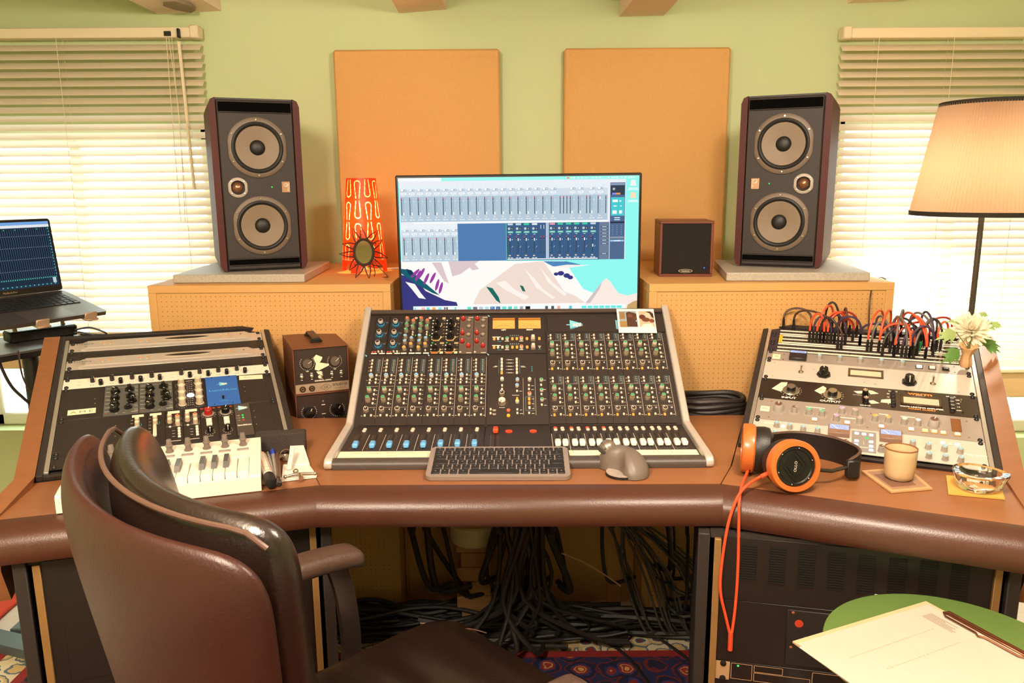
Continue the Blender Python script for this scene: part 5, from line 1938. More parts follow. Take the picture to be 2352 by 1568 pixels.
# fader panels
SLOT = ink('0c0908')
FCB = MB(.001).box((0, 0, 6), (12.5, 24, 11), mat('fader_blue', '6fb2e6', .4), 2).box((0, 0, 11.7), (12, 1.2, .5), ink('3f7fb0')).mesh('fader_cap')
FCW = MB(.001).box((0, 0, 6), (13, 24, 11), mat('fader_white', 'f4ece2', .4), 2).box((0, 0, 11.7), (12, 1.2, .5), ink('c8bcae')).mesh('fader_cap')
FCR = MB(.001).box((0, 0, 6), (12.5, 22, 11), mat('fader_red', 'e8522a', .4), 2).box((0, 0, 11.7), (12, 1.2, .5), ink('a83418')).mesh('fader_cap')


def fader(p, L, x, ycap, cap, left=True, right=True):
    L.rect(x - 1.3, 88, x + 1.3, 178, .6, SLOT)
    for j in range(9):
        y = 92 + j * 10
        if left:
            L.rect(x - 9, y, x - 4, y + .7, .6, ink('8a7466'))
            L.rect(x - 11.5, y - .3, x - 10, y + 1, .6, INKW)
        if right:
            L.rect(x + 4, y, x + 9, y + .7, .6, ink('8a7466'))
    put('fader_cap', cap, p, mm(x, ycap, .5))


p = MB(.001).box((-239, 131, .1), (318, 206, .8), CON, .3).build('fader_panel', con, MF @ mm(0, 0, .4))
L = MB(.001)
for i in range(8):
    x = -370.5 + 38.6 * i
    fader(p, L, x, 103 if i < 5 else 107, FCB)
    if i < 7:
        L.rect(x + 18.8, 80, x + 19.6, 180, .6, INKW)
    for y in (201, 212):
        MB(.001).lathe([(4.6, .4), (4.6, 3), (3.8, 4)], BTN, 12, c=(x + 1.5 + (.5 if y > 205 else 0), y, 0)).build('push_button', p)
L.build('legend', p)
tp = MB(.001).box((-248, 52, .75), (304, 47, .3), TAPE).build('tape_label', p)
for x, s in ((-362, 'KICK'), (-322, 'SNARE'), (-284, 'BASS'), (-246, 'SYNTH'), (-212, 'VOX')):
    letters(s, .0085, ink('a8987c'), tp, mm(x, 66, .95), sx=1.2)
p = MB(.001).box((0, 131, .1), (156, 206, .8), CON, .3).build('fader_panel', con, MF @ mm(0, 0, .4))
L = MB(.001)
fader(p, L, -53.5, 190, FCR)
L.build('legend', p)
for x in (-22, 36):
    b = MB(.001)
    b.disc(x, 196, 10, .6, SLOT, 20, ry=9)
    o = b.build('thumb_wheel_slot', p)
    MB(.001).lathe([(8.5, 0), (8.5, 2.4)], mat('wheel_red', 'e8421c', .4, emit=.4), 24, c=(x, 193, 0.2), caps=True).build('thumb_wheel', o)
p = MB(.001).box((239, 131, .1), (318, 206, .8), CON, .3).build('fader_panel', con, MF @ mm(0, 0, .4))
L = MB(.001)
for i in range(8):
    x = 98.4 + 38.75 * i
    for d in (-8.3, 8.7):
        fader(p, L, x + d, 107, FCW, d < 0, d > 0)
        for y in (201, 212):
            MB(.001).lathe([(4.6, .4), (4.6, 3), (3.8, 4)], REDL if (y > 205 and d < 0 and i < 4) else BTN, 12, c=(x + d + (-.4 if y > 205 else 0), y, 0)).build('push_button', p)
    L.rect(x - 20.2, 60, x - 19.4, 178, .6, INKW)
    L.rect(x - .5, 120, x + .5, 172, .6, ink('a08c7c'))
L.build('legend', p)
MB(.001).box((255, 59, .75), (286, 30, .3), TAPE).build('tape_label', p)
b = MB(.001)
for x in (121, 160, 200, 238, 300, 309, 340, 352, 362):
    b.line((x, 70 + rnd.uniform(-2, 6)), (x + rnd.uniform(-2, 3), 52 + rnd.uniform(-3, 6)), .9, 1.0, ink('7a6a58'))
b.build('pen_marks', p)

# photo strip stuck on the console
t = thing('photo_strip', 'white-bordered strip with two small photographs, stuck on the console top', 'photograph', CI.inverted() @ MU @ mm(325, 341, 8.5, rad(-1)))
MB(.001).box((0, 0, 0), (102, 89, .4), mat('photo_paper', 'f4ece2', .35), .1).build('photo_paper', t)
b = MB(.001)
b.rect(-46, -24, 2, 36, .3, ink('8f9aa0'))
b.rect(-46, -24, -26, -2, .32, ink('9a7a4a'))
b.rect(-44, 6, -30, 32, .32, ink('8c6a44'))
b.flat([(-26, 30), (-18, 34), (-6, 30), (2, 26), (2, -22), (-26, -22)], .34, ink('4a2a1c'))
b.disc(-16, 18, 7, .36, ink('6e3f26'))
b.disc(-4, 10, 6, .36, ink('5a3422'))
b.rect(-2, -4, 4, 2, .38, ink('8aa0b0'))
b.build('photo_print', t)
b = MB(.001)
b.rect(8, -24, 48, 36, .3, ink('caa890'))
b.disc(33, 22, 9, .32, ink('e0b8a0'), 16, ry=11)
b.flat([(26, 34), (40, 35), (48, 26), (48, 8), (42, 14), (38, 28)], .34, ink('3a2018'))
b.disc(17, 14, 9, .34, ink('54281a'))
b.disc(26, 4, 11, .36, ink('6a3822'), 16, ry=8)
b.disc(42, 0, 7, .36, ink('7a3c28'))
b.flat([(10, -24), (46, -24), (40, -10), (18, -12)], .34, ink('ead8cc'))
b.build('photo_print', t)

# ---------------------------------------------------------------- the monitor
MONY = 2.235
A, Bm = at(907, 403, Y=MONY), at(1475, 396, Y=MONY)
MW = (Bm - A).length
MHt = MW * .578
ang = math.atan2(Bm.z - A.z, Bm.x - A.x)
t = thing('computer_monitor', 'large flat monitor showing a mixer window, behind the console', 'monitor', (.02, 2.28, .711))
Mm = Matrix.Translation(V(A) - V((.02, 2.28, .711))) @ Matrix.Rotation(-ang, 4, 'Y') @ RX90    # x right, y up from the top left corner, z towards the room
BZ = mat('monitor_bezel', '17131a', .3)
MB().box((MW / 2, -MHt / 2, -.012), (MW, MHt, .022), BZ, .003).build('housing', t, Mm)
MB().box((MW / 2, -MHt / 2 - .03, -.045), (.30, .22, .05), BLACKP, .01).build('rear_cover', t, Mm)
MB().box((0, 0, .006), (.26, .20, .012), BLACKM, .004).build('stand_foot', t)
MB().box((0, .03, .22), (.06, .02, .43), BLACKM, .004).build('stand_neck', t)
sx0, sy0, sw, sh_ = .0075, -.0075, MW - .015, MHt - .017
g = MB()
ZL = [.0002]
_WW, _HH = 1000.0, 1000.0 * sh_ / sw
EM = 1.06


def sc(poly, h, lay=1, k=None):
    g.flat([(sx0 + x / 1000 * sw, sy0 - y / 1000 * sw) for x, y in poly], .0001 + lay * .00006, glow(h, k or EM))


def sr(x0, y0, x1, y1, h, lay=1, k=None):
    sc([(x0, y0), (x1, y0), (x1, y1), (x0, y1)], h, lay, k)


def scirc(x, y, r, h, lay=1, ry=None):
    sc([(x + r * math.cos(2 * PI * i / 14), y + (ry or r) * math.sin(2 * PI * i / 14)) for i in range(14)], h, lay)


# wallpaper: bright sky, pale dunes, dark foreground slope
sr(0, 0, 1000, _HH, '8ff4ec', 0)
sc([(0, 340), (690, 350), (770, 470), (820, 490), (870, 560), (0, 560)], 'fdf6f2', 1)
sc([(330, 470), (480, 360), (600, 350), (650, 420), (690, 480), (740, 500), (780, 530), (300, 530)], 'ecd9cc', 2)
for q in ([(130, 350), (170, 350), (200, 440), (180, 430)], [(200, 345), (330, 345), (250, 400), (215, 410)], [(270, 350), (300, 345), (330, 380), (300, 385)]):
    sc(q, 'd9c4c8', 3)
for q in ([(400, 440), (440, 430), (480, 470), (540, 500), (520, 515), (440, 470)], [(520, 380), (560, 420), (600, 470), (650, 505), (640, 512), (570, 460)], [(590, 380), (640, 440), (700, 490), (690, 500), (620, 440)]):
    sc(q, 'fbeee6', 4)
sc([(0, 400), (60, 420), (100, 470), (180, 510), (230, 520), (245, 565), (0, 565)], '3c3a7c', 5)
sc([(15, 430), (55, 440), (80, 480), (100, 505), (70, 500), (40, 460)], 'fbf4f2', 6)
sc([(0, 375), (40, 380), (80, 420), (160, 490), (130, 480), (60, 440), (0, 395)], '1d5f6e', 7)
for x, y, a in ((70, 405, .5), (85, 395, .55), (105, 418, .45), (132, 415, .5), (150, 445, .3), (165, 458, .3), (58, 395, .8)):
    q = []
    for i in range(14):
        u = 2 * PI * i / 14
        px, py = 6.5 * math.cos(u), 26 * math.sin(u)
        q.append((x + px * math.cos(a) - py * math.sin(a), y + px * math.sin(a) + py * math.cos(a)))
    sc(q, '9a3f9e', 8)
sc([(20, 375), (44, 382), (60, 408), (30, 398)], '173a58', 8)
sc([(358, 455), (385, 462), (410, 500), (418, 528), (400, 515), (372, 475)], '1f6a60', 6)
sc([(500, 450), (515, 455), (525, 478), (512, 476)], '2a6a5c', 6)
sc([(780, 530), (850, 440), (868, 425), (885, 440), (920, 490), (960, 500), (1000, 490), (1000, 565), (780, 565)], 'f6e6dc', 3)
sc([(780, 530), (850, 440), (840, 470), (800, 530)], 'cfbfc0', 4)
sc([(960, 540), (985, 525), (1000, 522), (1000, 565), (955, 565)], 'c9a36c', 5)
sc([(600, 350), (700, 352), (760, 366), (690, 375), (640, 372)], '4f86b8', 4)
sc([(630, 375), (700, 366), (800, 368), (700, 380)], 'f4ece6', 5)
for x, y, r in ((655, 405, 10), (675, 402, 14), (700, 412, 14), (715, 420, 12)):
    scirc(x, y, r, '3a3a7e', 5, r * .7)
sr(690, 420, 693, 445, 'f2eef0', 5)
# menu bar and main mixer window
sr(0, 0, 180, 14, 'f2f6f6', 2)
sr(180, 0, 1000, 14, '9cf5ea', 2)
for i, x in enumerate((700, 716, 727, 745, 760, 778, 805, 820, 835, 870, 885, 895, 905, 925, 940, 955, 965, 975)):
    sr(x, 4, x + (10 if i == 0 else 5), 10, 'ff8a50' if i == 0 else 'f2fcfa', 3)
sr(4, 14, 945, 345, 'eef0f6', 8, 1.0)
for y0, h1, h2, yk in ((28, 'e4ecf2', 'b4c8d6', 0), (194, 'e6eef2', 'b8ccd8', 1)):
    w = 870 if yk == 0 else 240
    sr(6, y0, w, y0 + 20, h1, 9)
    sr(6, y0 + 20, w, y0 + 48, 'cfdce6', 9)
    sr(6, y0 + 48, w, y0 + 152, h2, 9)


def strip(x, y, dark=False, fy=.92, meter_only=False):
    kc = 'f6f8fa' if not dark else 'b8cad6'
    if not meter_only:
        scirc(x + 8, y + 22, 6.6, '8fa6b8' if not dark else '22344a', 10)
        scirc(x + 8, y + 21.5, 5.6, kc, 11)
        sr(x + 15, y + 18, x + 24, y + 26, '90a8ba' if not dark else '20303e', 10)
        scirc(x + 20, y + 22, 2.2, 'fdfdfd' if not dark else 'f0d8b0', 11)
        sr(x + 2, y + 32, x + 25, y + 40, 'f4f7f9' if not dark else '6fc8b4', 10)
        sr(x + 5, y + 35, x + 21, y + 36.5, 'a0b2c0' if not dark else 'e8f4f0', 11)
        sr(x + 8, y + 44, x + 16, y + 46, 'eef4f8', 10)
    sr(x + 2.2, y + 52, x + 6.2, y + 124, '2f4a5c' if not dark else '1d2c40', 10)
    sr(x + 2.2, y + 52, x + 6.2, y + 60, 'b84a5e', 11)
    for j in range(12):
        sr(x + 3.2, y + 66 + j * 4.8, x + 5.2, y + 68 + j * 4.8, 'dfeaf0' if j == 0 else '8fb0bc', 11)
    if not meter_only:
        sr(x + 11, y + 54, x + 12.6, y + 124, '7f9cb2' if not dark else '1d2c40', 10)
        yy = y + 52 + 72 * fy
        sr(x + 10, yy - 5, x + 14, yy + 6, 'fafcfd', 12)
        sr(x + 19, y + 66, x + 22, y + 69, 'f2f6f8', 10)
        sc([(x + 18, y + 100), (x + 23, y + 93), (x + 23.6, y + 94), (x + 18.8, y + 101)], '8aa0b2' if not dark else 'e8eef4', 10)
        sr(x + 6, y + 132, x + 14, y + 136, 'f6dcc0', 10)
        sr(x + 2, y + 142, x + 11, y + 145, 'eaf2f6', 10)
        sr(x + 14, y + 142, x + 23, y + 145, 'eaf2f6', 10)
        sr(x + 26.4, y + 4, x + 26.9, y + 140, 'a8bccb' if not dark else '33485e', 10)


for i in range(19):
    strip(8 + i * 34.6, 28)
for x in (668, 682, 696):
    strip(x, 28, meter_only=True)
for x, f in ((710, .92), (744, .92), (792, .92), (826, .12)):
    strip(x, 28, fy=f)
for x in (778, 858):
    strip(x, 28, meter_only=True)
sr(60, 182, 868, 187, 'fbfcfd', 10)
for i in range(7):
    strip(12 + i * 34.2, 194)
sr(242, 189, 445, 345, '527cae', 9)
sr(445, 189, 447.5, 345, '3fe08a', 10)
sr(447.5, 189, 836, 345, '3f5f86', 9)
for x, f in ((450, .2), (484, .2), (518, .2), (552, .2), (626, .2), (660, .2), (694, .2), (728, .2), (762, .2), (797, .58)):
    strip(x, 191, True, f)
    sr(x + 2, 190.5, x + 24, 198, {518: '44d0a0', 552: 'e0eef2', 626: 'e89ab0', 660: '44d0a0', 694: '44d0a0', 728: '44d0a0', 762: '44d0a0'}.get(x, 'c8d8e4'), 12)
for x in (587, 600):
    strip(x, 191, True, meter_only=True)
    sr(x + 3, 198, x + 5, 214, 'f6fafc', 12)
sr(612, 189, 625, 340, 'b4c4d6', 11)
strip(614, 191, True, meter_only=True)
sr(450, 338, 830, 342, 'f4f6f9', 11)
sr(836, 189, 878, 345, '6f7d96', 9)
for y in (206, 219, 233, 246, 262, 276, 318):
    sr(842, y, 872, y + 6, '4f5d78', 10)
    sr(848, y + 1.5, 866, y + 4, 'd8e2ea', 11)
sr(880, 28, 942, 345, '51698c', 9)
sr(882, 31, 940, 38, '90a4ba', 10)
sr(882, 40, 940, 78, '3a4250', 10)
scirc(895, 54, 7, '6a7480', 11)
scirc(895, 54, 3, 'f2f4f6', 12)
sr(888, 70, 905, 77, '9a8cf0', 11)
sr(905, 70, 922, 77, 'f09a50', 11)
sr(884, 88, 940, 164, '4cc8cc', 10)
for x0, y0, x1, y1 in ((890, 98, 912, 108), (918, 101, 926, 106), (894, 122, 908, 126), (922, 122, 928, 126), (890, 142, 908, 156), (918, 142, 930, 155)):
    sr(x0, y0, x1, y1, 'f4fcfc', 11)
for y in (170, 178):
    sr(898, y, 922, y + 4, 'cfe8f2', 11)
sr(882, 188, 940, 195, '2c3644', 10)
for i in range(3):
    for j in range(5):
        sr(891 + i * 18, 202 + j * 9, 893 + i * 18, 206 + j * 9, '9fb0c0', 10)
sr(882, 250, 940, 258, '8a96a4', 10)
sr(882, 264, 940, 271, '9cc4e4', 10)
sr(898, 266, 925, 269, 'f0f6fa', 11)
for y, h in ((18, 'f2eeee'), (68, 'f4dcb8')):
    sc([(962, y + 24), (966, y), (984, y), (988, y + 24)], h, 9)
    sr(956, y + 32, 994, y + 36, 'f0fcfa', 9)
    sr(952, y + 38, 998, y + 41, 'f0fcfa', 9)
# dock
sr(45, 536, 950, 559, 'f0f6f8', 12)
for x0, x1, h in ((50, 56, '6ae4dc'), (80, 96, 'f0c0b0'), (102, 114, '62d8d4'), (126, 140, 'f4b060'), (152, 166, '8ae4e0'), (176, 192, '202026'), (222, 228, '5ae0a8'), (276, 292, '5fe0c8'), (300, 318, '70767a'), (326, 342, 'b8c4cc'), (352, 366, 'a8d8d8'), (374, 392, '2a6ab0'), (398, 416, '2a5a98'),
                 (424, 442, '62dcd4'), (450, 466, '52d0b8'), (474, 490, '8ae0d8'), (500, 514, 'a0a8ac'), (524, 544, '202026'), (608, 620, '50585c'), (634, 646, '50585c'), (660, 672, 'f0a890'), (710, 722, '62c8d0')):
    sr(x0, 541, x1, 554, h, 13)
for i in range(7):
    sr(764 + i * 25, 542, 784 + i * 25, 553, '6ae8e0', 13)
for x, s in ((383, 'Ps'), (407, 'Lr')):
    letters(s, .008, glow('d8ecff', 1), t, Mm @ Matrix.Translation((sx0 + x / 1000 * sw, sy0 - 547.5 / 1000 * sw, .0014)))
letters('D', .009, glow('f4f4f4', 1), t, Mm @ Matrix.Translation((sx0 + .184 * sw, sy0 - .5475 * sw, .0014)), bold=.0003)
g.build('screen', t, Mm, 0)


# ---------------------------------------------------------------- things on and behind the desk
# computer keyboard
A, B = V((-.181, 1.529, 0)), V((.119, 1.5255, 0))
KW_, KD_ = .300, .130
t = thing('computer_keyboard', 'slim dark computer keyboard with a grey frame lying before the console', 'keyboard', TM(-.181, 1.529, DZ + .0012, math.atan2(-.0035, .3), rad(9.3)))
KFR = mat('keyboard_frame', '9a8a80', .4, .3)
KEYM = mat('key_black', '1e1917', .5)


def rrect(w, d, r, n=5, x=0, y=0):
    p = []
    for cx, cy, a in ((w - r, r, -90), (w - r, d - r, 0), (r, d - r, 90), (r, r, 180)):
        for i in range(n + 1):
            q = rad(a + 90 * i / n)
            p.append((x + cx + r * math.cos(q), y + cy + r * math.sin(q)))
    return p


b = MB()
b.prism(rrect(KW_, KD_, .013), 0, .009, KFR)
b.prism(rrect(KW_ - .012, KD_ - .012, .008, x=.006, y=.006), .009, .0094, mat('keyboard_well', '8c7d74', .45))
b.build('frame', t)
MB().box((KW_ / 2, KD_ - .012, -.0035), (.26, .014, .006), BLACKP, .002).build('rear_foot', t)
rows = [([1] * 13, .011), ([1] * 13 + [1.55], .0165), ([1.5] + [1] * 12 + [1.05], .0165), ([1.8] + [1] * 11 + [.75 + 1], .0165), ([1.25] + [1] * 11 + [2.3], .0165), ([1.15, 1, 1, 1.25, 5.9, 1.25, 1, 1, 1, 1], .0165)]
y = KD_ - .0105
KM = {}
LEG = ink('a89c92')
for ri, (ws, h) in enumerate(rows):
    tot = sum(ws)
    x = .0095
    sc_ = (KW_ - .019) / tot
    for ci, w_ in enumerate(ws):
        kw = w_ * sc_ - .0032
        key = (round(kw, 4), h)
        if key not in KM:
            m = MB().box((0, 0, .0014), (kw, h, .0028), KEYM, .0011)
            m.rect(-.0016, .0008, .0016, .0022, .0029, LEG) if kw < .03 else None
            KM[key] = m.mesh('key')
        put('key', KM[key], t, (x + w_ * sc_ / 2, y - h / 2, .0094))
        x += w_ * sc_
    y -= h + .0032

# trackball
P = at(1438, 1084, z=DZ)
t = thing('trackball_mouse', 'grey sculpted trackball mouse with a silver ball beside the keyboard', 'trackball', TM(P.x, P.y, DZ + .0006, rad(12)))
GRAPH = mat('graphite_plastic', '6f625a', .42)
out = [(0, -54), (16, -52), (31, -44), (42, -26), (44, -4), (38, 20), (27, 42), (12, 58), (-8, 66), (-28, 66), (-43, 56), (-48, 40), (-45, 24), (-36, 13), (-24, 4), (-17, -8), (-16, -22), (-17, -36), (-11, -48)]
out = [(q.x, q.y) for q in spline([(x, y, 0) for x, y in out + out[:1]], 3)][:-1]
b = MB(.001)
vs, n, mr = [], len(out), 12
cx, cy = 6, 8
for k in range(mr + 1):
    a = PI / 2 * k / mr
    f = math.cos(a) ** .75 if k < mr else 0.001
    for x, y in out:
        px, py = cx + (x - cx) * f, cy + (y - cy) * f
        hz = 49 + .12 * (px - 5) * -1 + .05 * (py - 10) - .0035 * (py - 15) ** 2 * (1 if py < 15 else .35)
        vs.append((px, py, 1 + max(20, hz) * math.sin(a) ** .9))
fs = [(k * n + i, k * n + (i + 1) % n, (k + 1) * n + (i + 1) % n, (k + 1) * n + i) for k in range(mr) for i in range(n)] + [tuple(range(n))[::-1]]
b.add(vs, fs, GRAPH)
b.build('body', t, None, 80)
MB().ball((-.027, .042, .042), .0178, mat('silver_ball', 'b9aea6', .22, .85), 28, 18).build('ball', t)
rg = [(-.027 + .0188 * math.cos(2 * PI * i / 28), .042 + .0178 * math.sin(2 * PI * i / 28), .039 + .004 * math.sin(2 * PI * i / 28)) for i in range(28)]
MB().tube(rg, .0032, mat('dark_socket', '3a322e', .4), 8, closed=True).build('ball_socket', t)
b = MB()
q = [(-.012 + .036 * math.cos(2 * PI * i / 24), -.012 + .034 * math.sin(2 * PI * i / 24)) for i in range(24)]
b.prism(q, .0, .005, BLACKP)
b.prism([(x * .96 - .001, y * .96) for x, y in q], .005, .0066, mat('pale_rim', 'd8c8bc', .2, .5))
b.build('thumb_rest', t)

# headphones
WOOD = mat('orange_wood', 'c8662a', .35, noise=(8, .2), stretch=(1, 1, 8), coat=.3)
LEATH = mat('black_leather', '1d1715', .42, bump=(500, .2))
C1, C2 = at(1815, 1066, z=.8165), at(1733, 1030, z=.8165)
t = thing('headphones', 'open headphones with orange wooden cups lying on the right desk wing', 'headphones', (C1.x, C1.y, DZ))
IV = Matrix.Translation((-C1.x, -C1.y, -DZ))


def cup(C, n, front):
    q = V(n).normalized().to_track_quat('Z', 'Y').to_matrix().to_4x4()
    M = IV @ Matrix.Translation(C) @ q
    o = MB().lathe([(.036, .0), (.048, .0), (.051, .003), (.0515, .022), (.0495, .0255), (.0405, .0262), (.040, .022)], WOOD, 48, caps=False).build('ear_cup', t, M)
    b = MB()
    b.lathe([(.040, .022), (.038, .0235), (.034, .0235), (.032, .0215), (.020, .0215), (.0001, .0215)], mat('black_plate', '141110', .35), 48, caps=False)
    b.build('cup_plate', o)
    if front:
        d = MB()
        for k in range(2):
            r = .024 - k * .008
            pts = [(r * math.cos(a) * (1.0 if i % 2 == 0 else .8), r * math.sin(a) * (1.25 if i % 2 == 0 else .9), .0222) for i, a in enumerate([2 * PI * j / 8 for j in range(8)])]
            d.tube(pts, .0013, mat('black_plate', '141110', .35), 6, closed=True)
        d.build('embossed_rings', o)
        letters('OLLO', .0075, ink('d8c8b4'), o, TM(0, 0, .0236, rad(82)), sx=1.1)
        for i in range(6):
            a = 2 * PI * i / 6 + .3
            MB().lathe([(.0012, .0235), (.0001, .0243)], CHROME, 6, c=(.036 * math.cos(a), .036 * math.sin(a), 0), caps=False).build('screw', o)
    MB().lathe([(.046, 0), (.047, -.004), (.048, -.018), (.046, -.028), (.038, -.032), (.028, -.030), (.024, -.012), (.0001, -.010)], LEATH, 40, caps=False).build('ear_cushion', o)
    return M


cup(C1, (.10, -.96, .16), True)
cup(C2, (-.95, .26, .02), False)
path = spline([(C2.x + .035, C2.y + .045), (.555, 1.652), (.63, 1.672), (.695, 1.635), (.722, 1.575), (.712, 1.532), (.685, 1.517)], 7)
vs = []
hw = .026
for i, p in enumerate(path):
    a, c = path[max(i - 1, 0)], path[min(i + 1, len(path) - 1)]
    d = (c - a).normalized()
    nn = V((-d.y, d.x, 0)) * .0028
    f = .55 + .45 * min(1, i / 6, (len(path) - 1 - i) / 6)
    for s, z in ((1, hw), (-1, hw), (-1, -hw), (1, -hw)):
        vs.append((p.x + nn.x * s - C1.x, p.y + nn.y * s - C1.y, .0275 + z * f))
n = len(path)
fs = [(i * 4 + k, i * 4 + (k + 1) % 4, i * 4 + 4 + (k + 1) % 4, i * 4 + 4 + k) for i in range(n - 1) for k in range(4)] + [(3, 2, 1, 0), tuple((n - 1) * 4 + k for k in range(4))]
MB().add(vs, fs, LEATH).build('headband', t)
b = MB()
b.tube([(p.x - C1.x, p.y - C1.y, .0275 + hw * (.55 + .45 * min(1, i / 6, (n - 1 - i) / 6))) for i, p in enumerate(path)], .0032, mat('tan_edge', '5a4236', .45), 6)
b.build('headband_edge', t)
STEEL = mat('dark_steel', '4a423c', .3, .7)
b = MB()
e = path[-1]
b.tube([V((e.x - C1.x, e.y - C1.y, .03)), V((.09, .018, .03)), V((.052, .014, .035)), V((.046, .012, .05))], .0042, STEEL, 8)
b.build('slider_rod', t)
MB().box((e.x - C1.x + .006, e.y - C1.y - .002, .026), (.026, .014, .038), BLACKP, .003).build('slider_block', t)
for k in range(3):
    MB().ball((e.x - C1.x + .021, e.y - C1.y + .004 + k * .012, .022 + k * .006), .0032, BLACKP, 10, 6).build('rivet', t)
b = MB()
b.tube(spline([(C2.x - C1.x + .034, C2.y - C1.y + .02, .052), (C2.x - C1.x + .05, C2.y - C1.y + .045, .065), (C2.x - C1.x + .037, C2.y - C1.y + .05, .04)], 5), .0042, STEEL, 8)
b.build('yoke', t)
OC = CC['orange']
j0, j1 = at(1765, 1086, z=.80), at(1722, 1070, z=.785)
e1 = at(1738, 1092, z=DZ + .006)
b = MB()
o = V((C1.x, C1.y, DZ))
edgeY = lambda x: 1.505 - (x - .4235) * .434
p1 = [j0, at(1740, 1098, z=.79), at(1712, 1118, z=.781), at(1692, 1146, Y=1.436), at(1672, 1205, Y=1.424), at(1657, 1300, Y=1.418), at(1655, 1360, Y=1.416), at(1668, 1420, Y=1.415), at(1678, 1462, Y=1.414)]
p2 = [j1, at(1714, 1090, z=.776), at(1704, 1115, z=.774), at(1698, 1150, Y=1.434), at(1697, 1200, Y=1.424), at(1695, 1300, Y=1.418), at(1690, 1380, Y=1.416), at(1683, 1440, Y=1.415), at(1678, 1462, Y=1.414)]
fix = lambda P: [V(q) - o for q in P]
b.tube(spline(fix(p1), 6), .0030, OC, 8)
b.build('cable', t)
MB().tube(spline(fix(p2), 6), .0030, OC, 8).build('cable', t)
for p, q in ((j0, p1[1]), (j1, p2[1])):
    d = (V(q) - V(p)).normalized()
    MB().tube([V(p) - o - d * .004, V(p) - o + d * .016], .0046, BLACKP if p is j1 else OC, 8).build('cable_plug', t)
MB().tube([fix(p1)[-1] + V((0, 0, .012)), fix(p1)[-1] + V((.001, .002, -.03))], .005, OC, 8).build('cable_splitter', t)

# coasters, mug, glass ashtray
CORK = mat('pale_coaster', 'c79a6a', .6, noise=(40, .1))
for pts, lab, m2 in (((1978, 1081), (2047, 1130), (2142, 1122), (2085, 1073)), 'thin square coaster with a dark centre under the mug', '7a5544'), (((2173, 1092), (2178, 1133), (2308, 1145), (2293, 1100)), 'thin square amber coaster under the glass ashtray', None):
    q = [at(x, y, z=DZ + .003) for x, y in pts]
    q = [(p.x, p.y) for p in q]
    c = (sum(p[0] for p in q) / 4, sum(p[1] for p in q) / 4)
    b = MB().prism(q, DZ + .0006, DZ + .004, CORK if m2 else mat('amber_coaster', 'e0a54c', .5))
    if m2:
        b.flat([(c[0] + (x - c[0]) * .84, c[1] + (y - c[1]) * .84) for x, y in q], DZ + .0042, mat('coaster_print', 'a07a5c', .5))
        b.flat([(c[0] + (x - c[0]) * .6 - .006, c[1] + (y - c[1]) * .6 - .004) for x, y in q], DZ + .0043, mat('coaster_print2', m2, .5))
    tag(b.build('coaster'), lab, 'coaster', 'coasters on the right wing')
P = at(2064, 1098, z=DZ + .0045)
t = thing('mug', 'small cream stoneware cup without a handle standing on a coaster', 'cup', Matrix.Translation((P.x, P.y, DZ + .0046)) @ Matrix.Diagonal((.86, .86, .88, 1)))
STW = mat('cream_stoneware', 'c9ac84', .4, noise=(60, .06), coat=.2)
RIMB = mat('brown_rim', '8a5a34', .4)
MB().lathe([(.024, 0), (.0285, .003), (.0325, .012), (.0345, .03), (.0355, .055), (.0362, .073), (.0352, .0752), (.0342, .073), (.0335, .06), (.033, .055)], STW, 48, caps=True).build('cup_body', t)
MB().lathe([(.0363, .0725), (.0360, .0753), (.0346, .0753), (.0341, .0725)], RIMB, 48, caps=False).build('glazed_rim', t)
MB().lathe([(.0332, .0575), (.0001, .0578)], mat('milky_coffee', 'b98e5c', .25), 40, caps=False).build('coffee', t)
P = at(2243, 1122, z=DZ + .004)
t = thing('glass_ashtray', 'thick clear glass ashtray with a pointed lip on an amber coaster', 'ashtray', TM(P.x, P.y, DZ + .0045, rad(-18)))
GL = mat('clear_glass', 'fdfaf6', .02, trans=1.0)
lob = lambda i: 1 + .16 * max(0, math.cos(2 * PI * i / 48)) ** 6 + .03 * math.cos(6 * PI * i / 48)
MB().lathe([(.0001, 0), (.030, 0), (.036, .004), (.042, .022), (.0465, .033), (.0455, .036), (.035, .0355), (.0325, .028), (.030, .012), (.0001, .010)], GL, 48, caps=False, lobes=lob).build('glass_body', t)

# flower in a small vase on the rack
p = on_rack(2222, 846)
t = thing('flower_vase', 'small paper-wrapped vase with a white chrysanthemum and ivy leaves on the right rack', 'flowers', MR @ Matrix.Translation((min(p.x, .226), p.y, .008)))
IVM = t.matrix_basis.inverted()
KRAFT = mat('peach_paper', 'd8a878', .7, bump=(120, .6))
b = MB()
lobv = lambda i: 1 + .10 * math.sin(i * 2.1) + .06 * math.sin(i * 3.7)
b.lathe([(.012, 0), (.014, .006), (.012, .02), (.010, .032), (.014, .045), (.02, .058), (.017, .058), (.011, .046)], KRAFT, 20, lobes=lobv)
b.build('vase', t)
STEM = mat('green_stem', '5a6a34', .6)
LEAFG = through('pale_green_leaf', 'a9c27e', 'c8dc80', .35)
LEAFD = through('deep_green_leaf', '5f8a44', '86b04a', .25)
PETAL = through('white_petal', 'f4ecd8', 'f8f0d8', .3)
base = IVM @ (t.matrix_basis @ V((0, 0, .05)))
FC = IVM @ at(2229, 757, Y=1.90)
MB().tube(spline([(0, 0, .03), base + (FC - base) * .5 + V((.004, 0, .01)), FC], 6), .002, STEM, 6).build('stem', t)
pm = MB()
prf = [(0, .0015), (.012, .0030), (.026, .0042), (.036, .0036), (.042, .0008)]
vs = []
for x, w in prf:
    c = .9 * x * x / .042 * .35
    vs += [(x, -w, c), (x, 0, c - w * .35), (x, w, c)]
fs = []
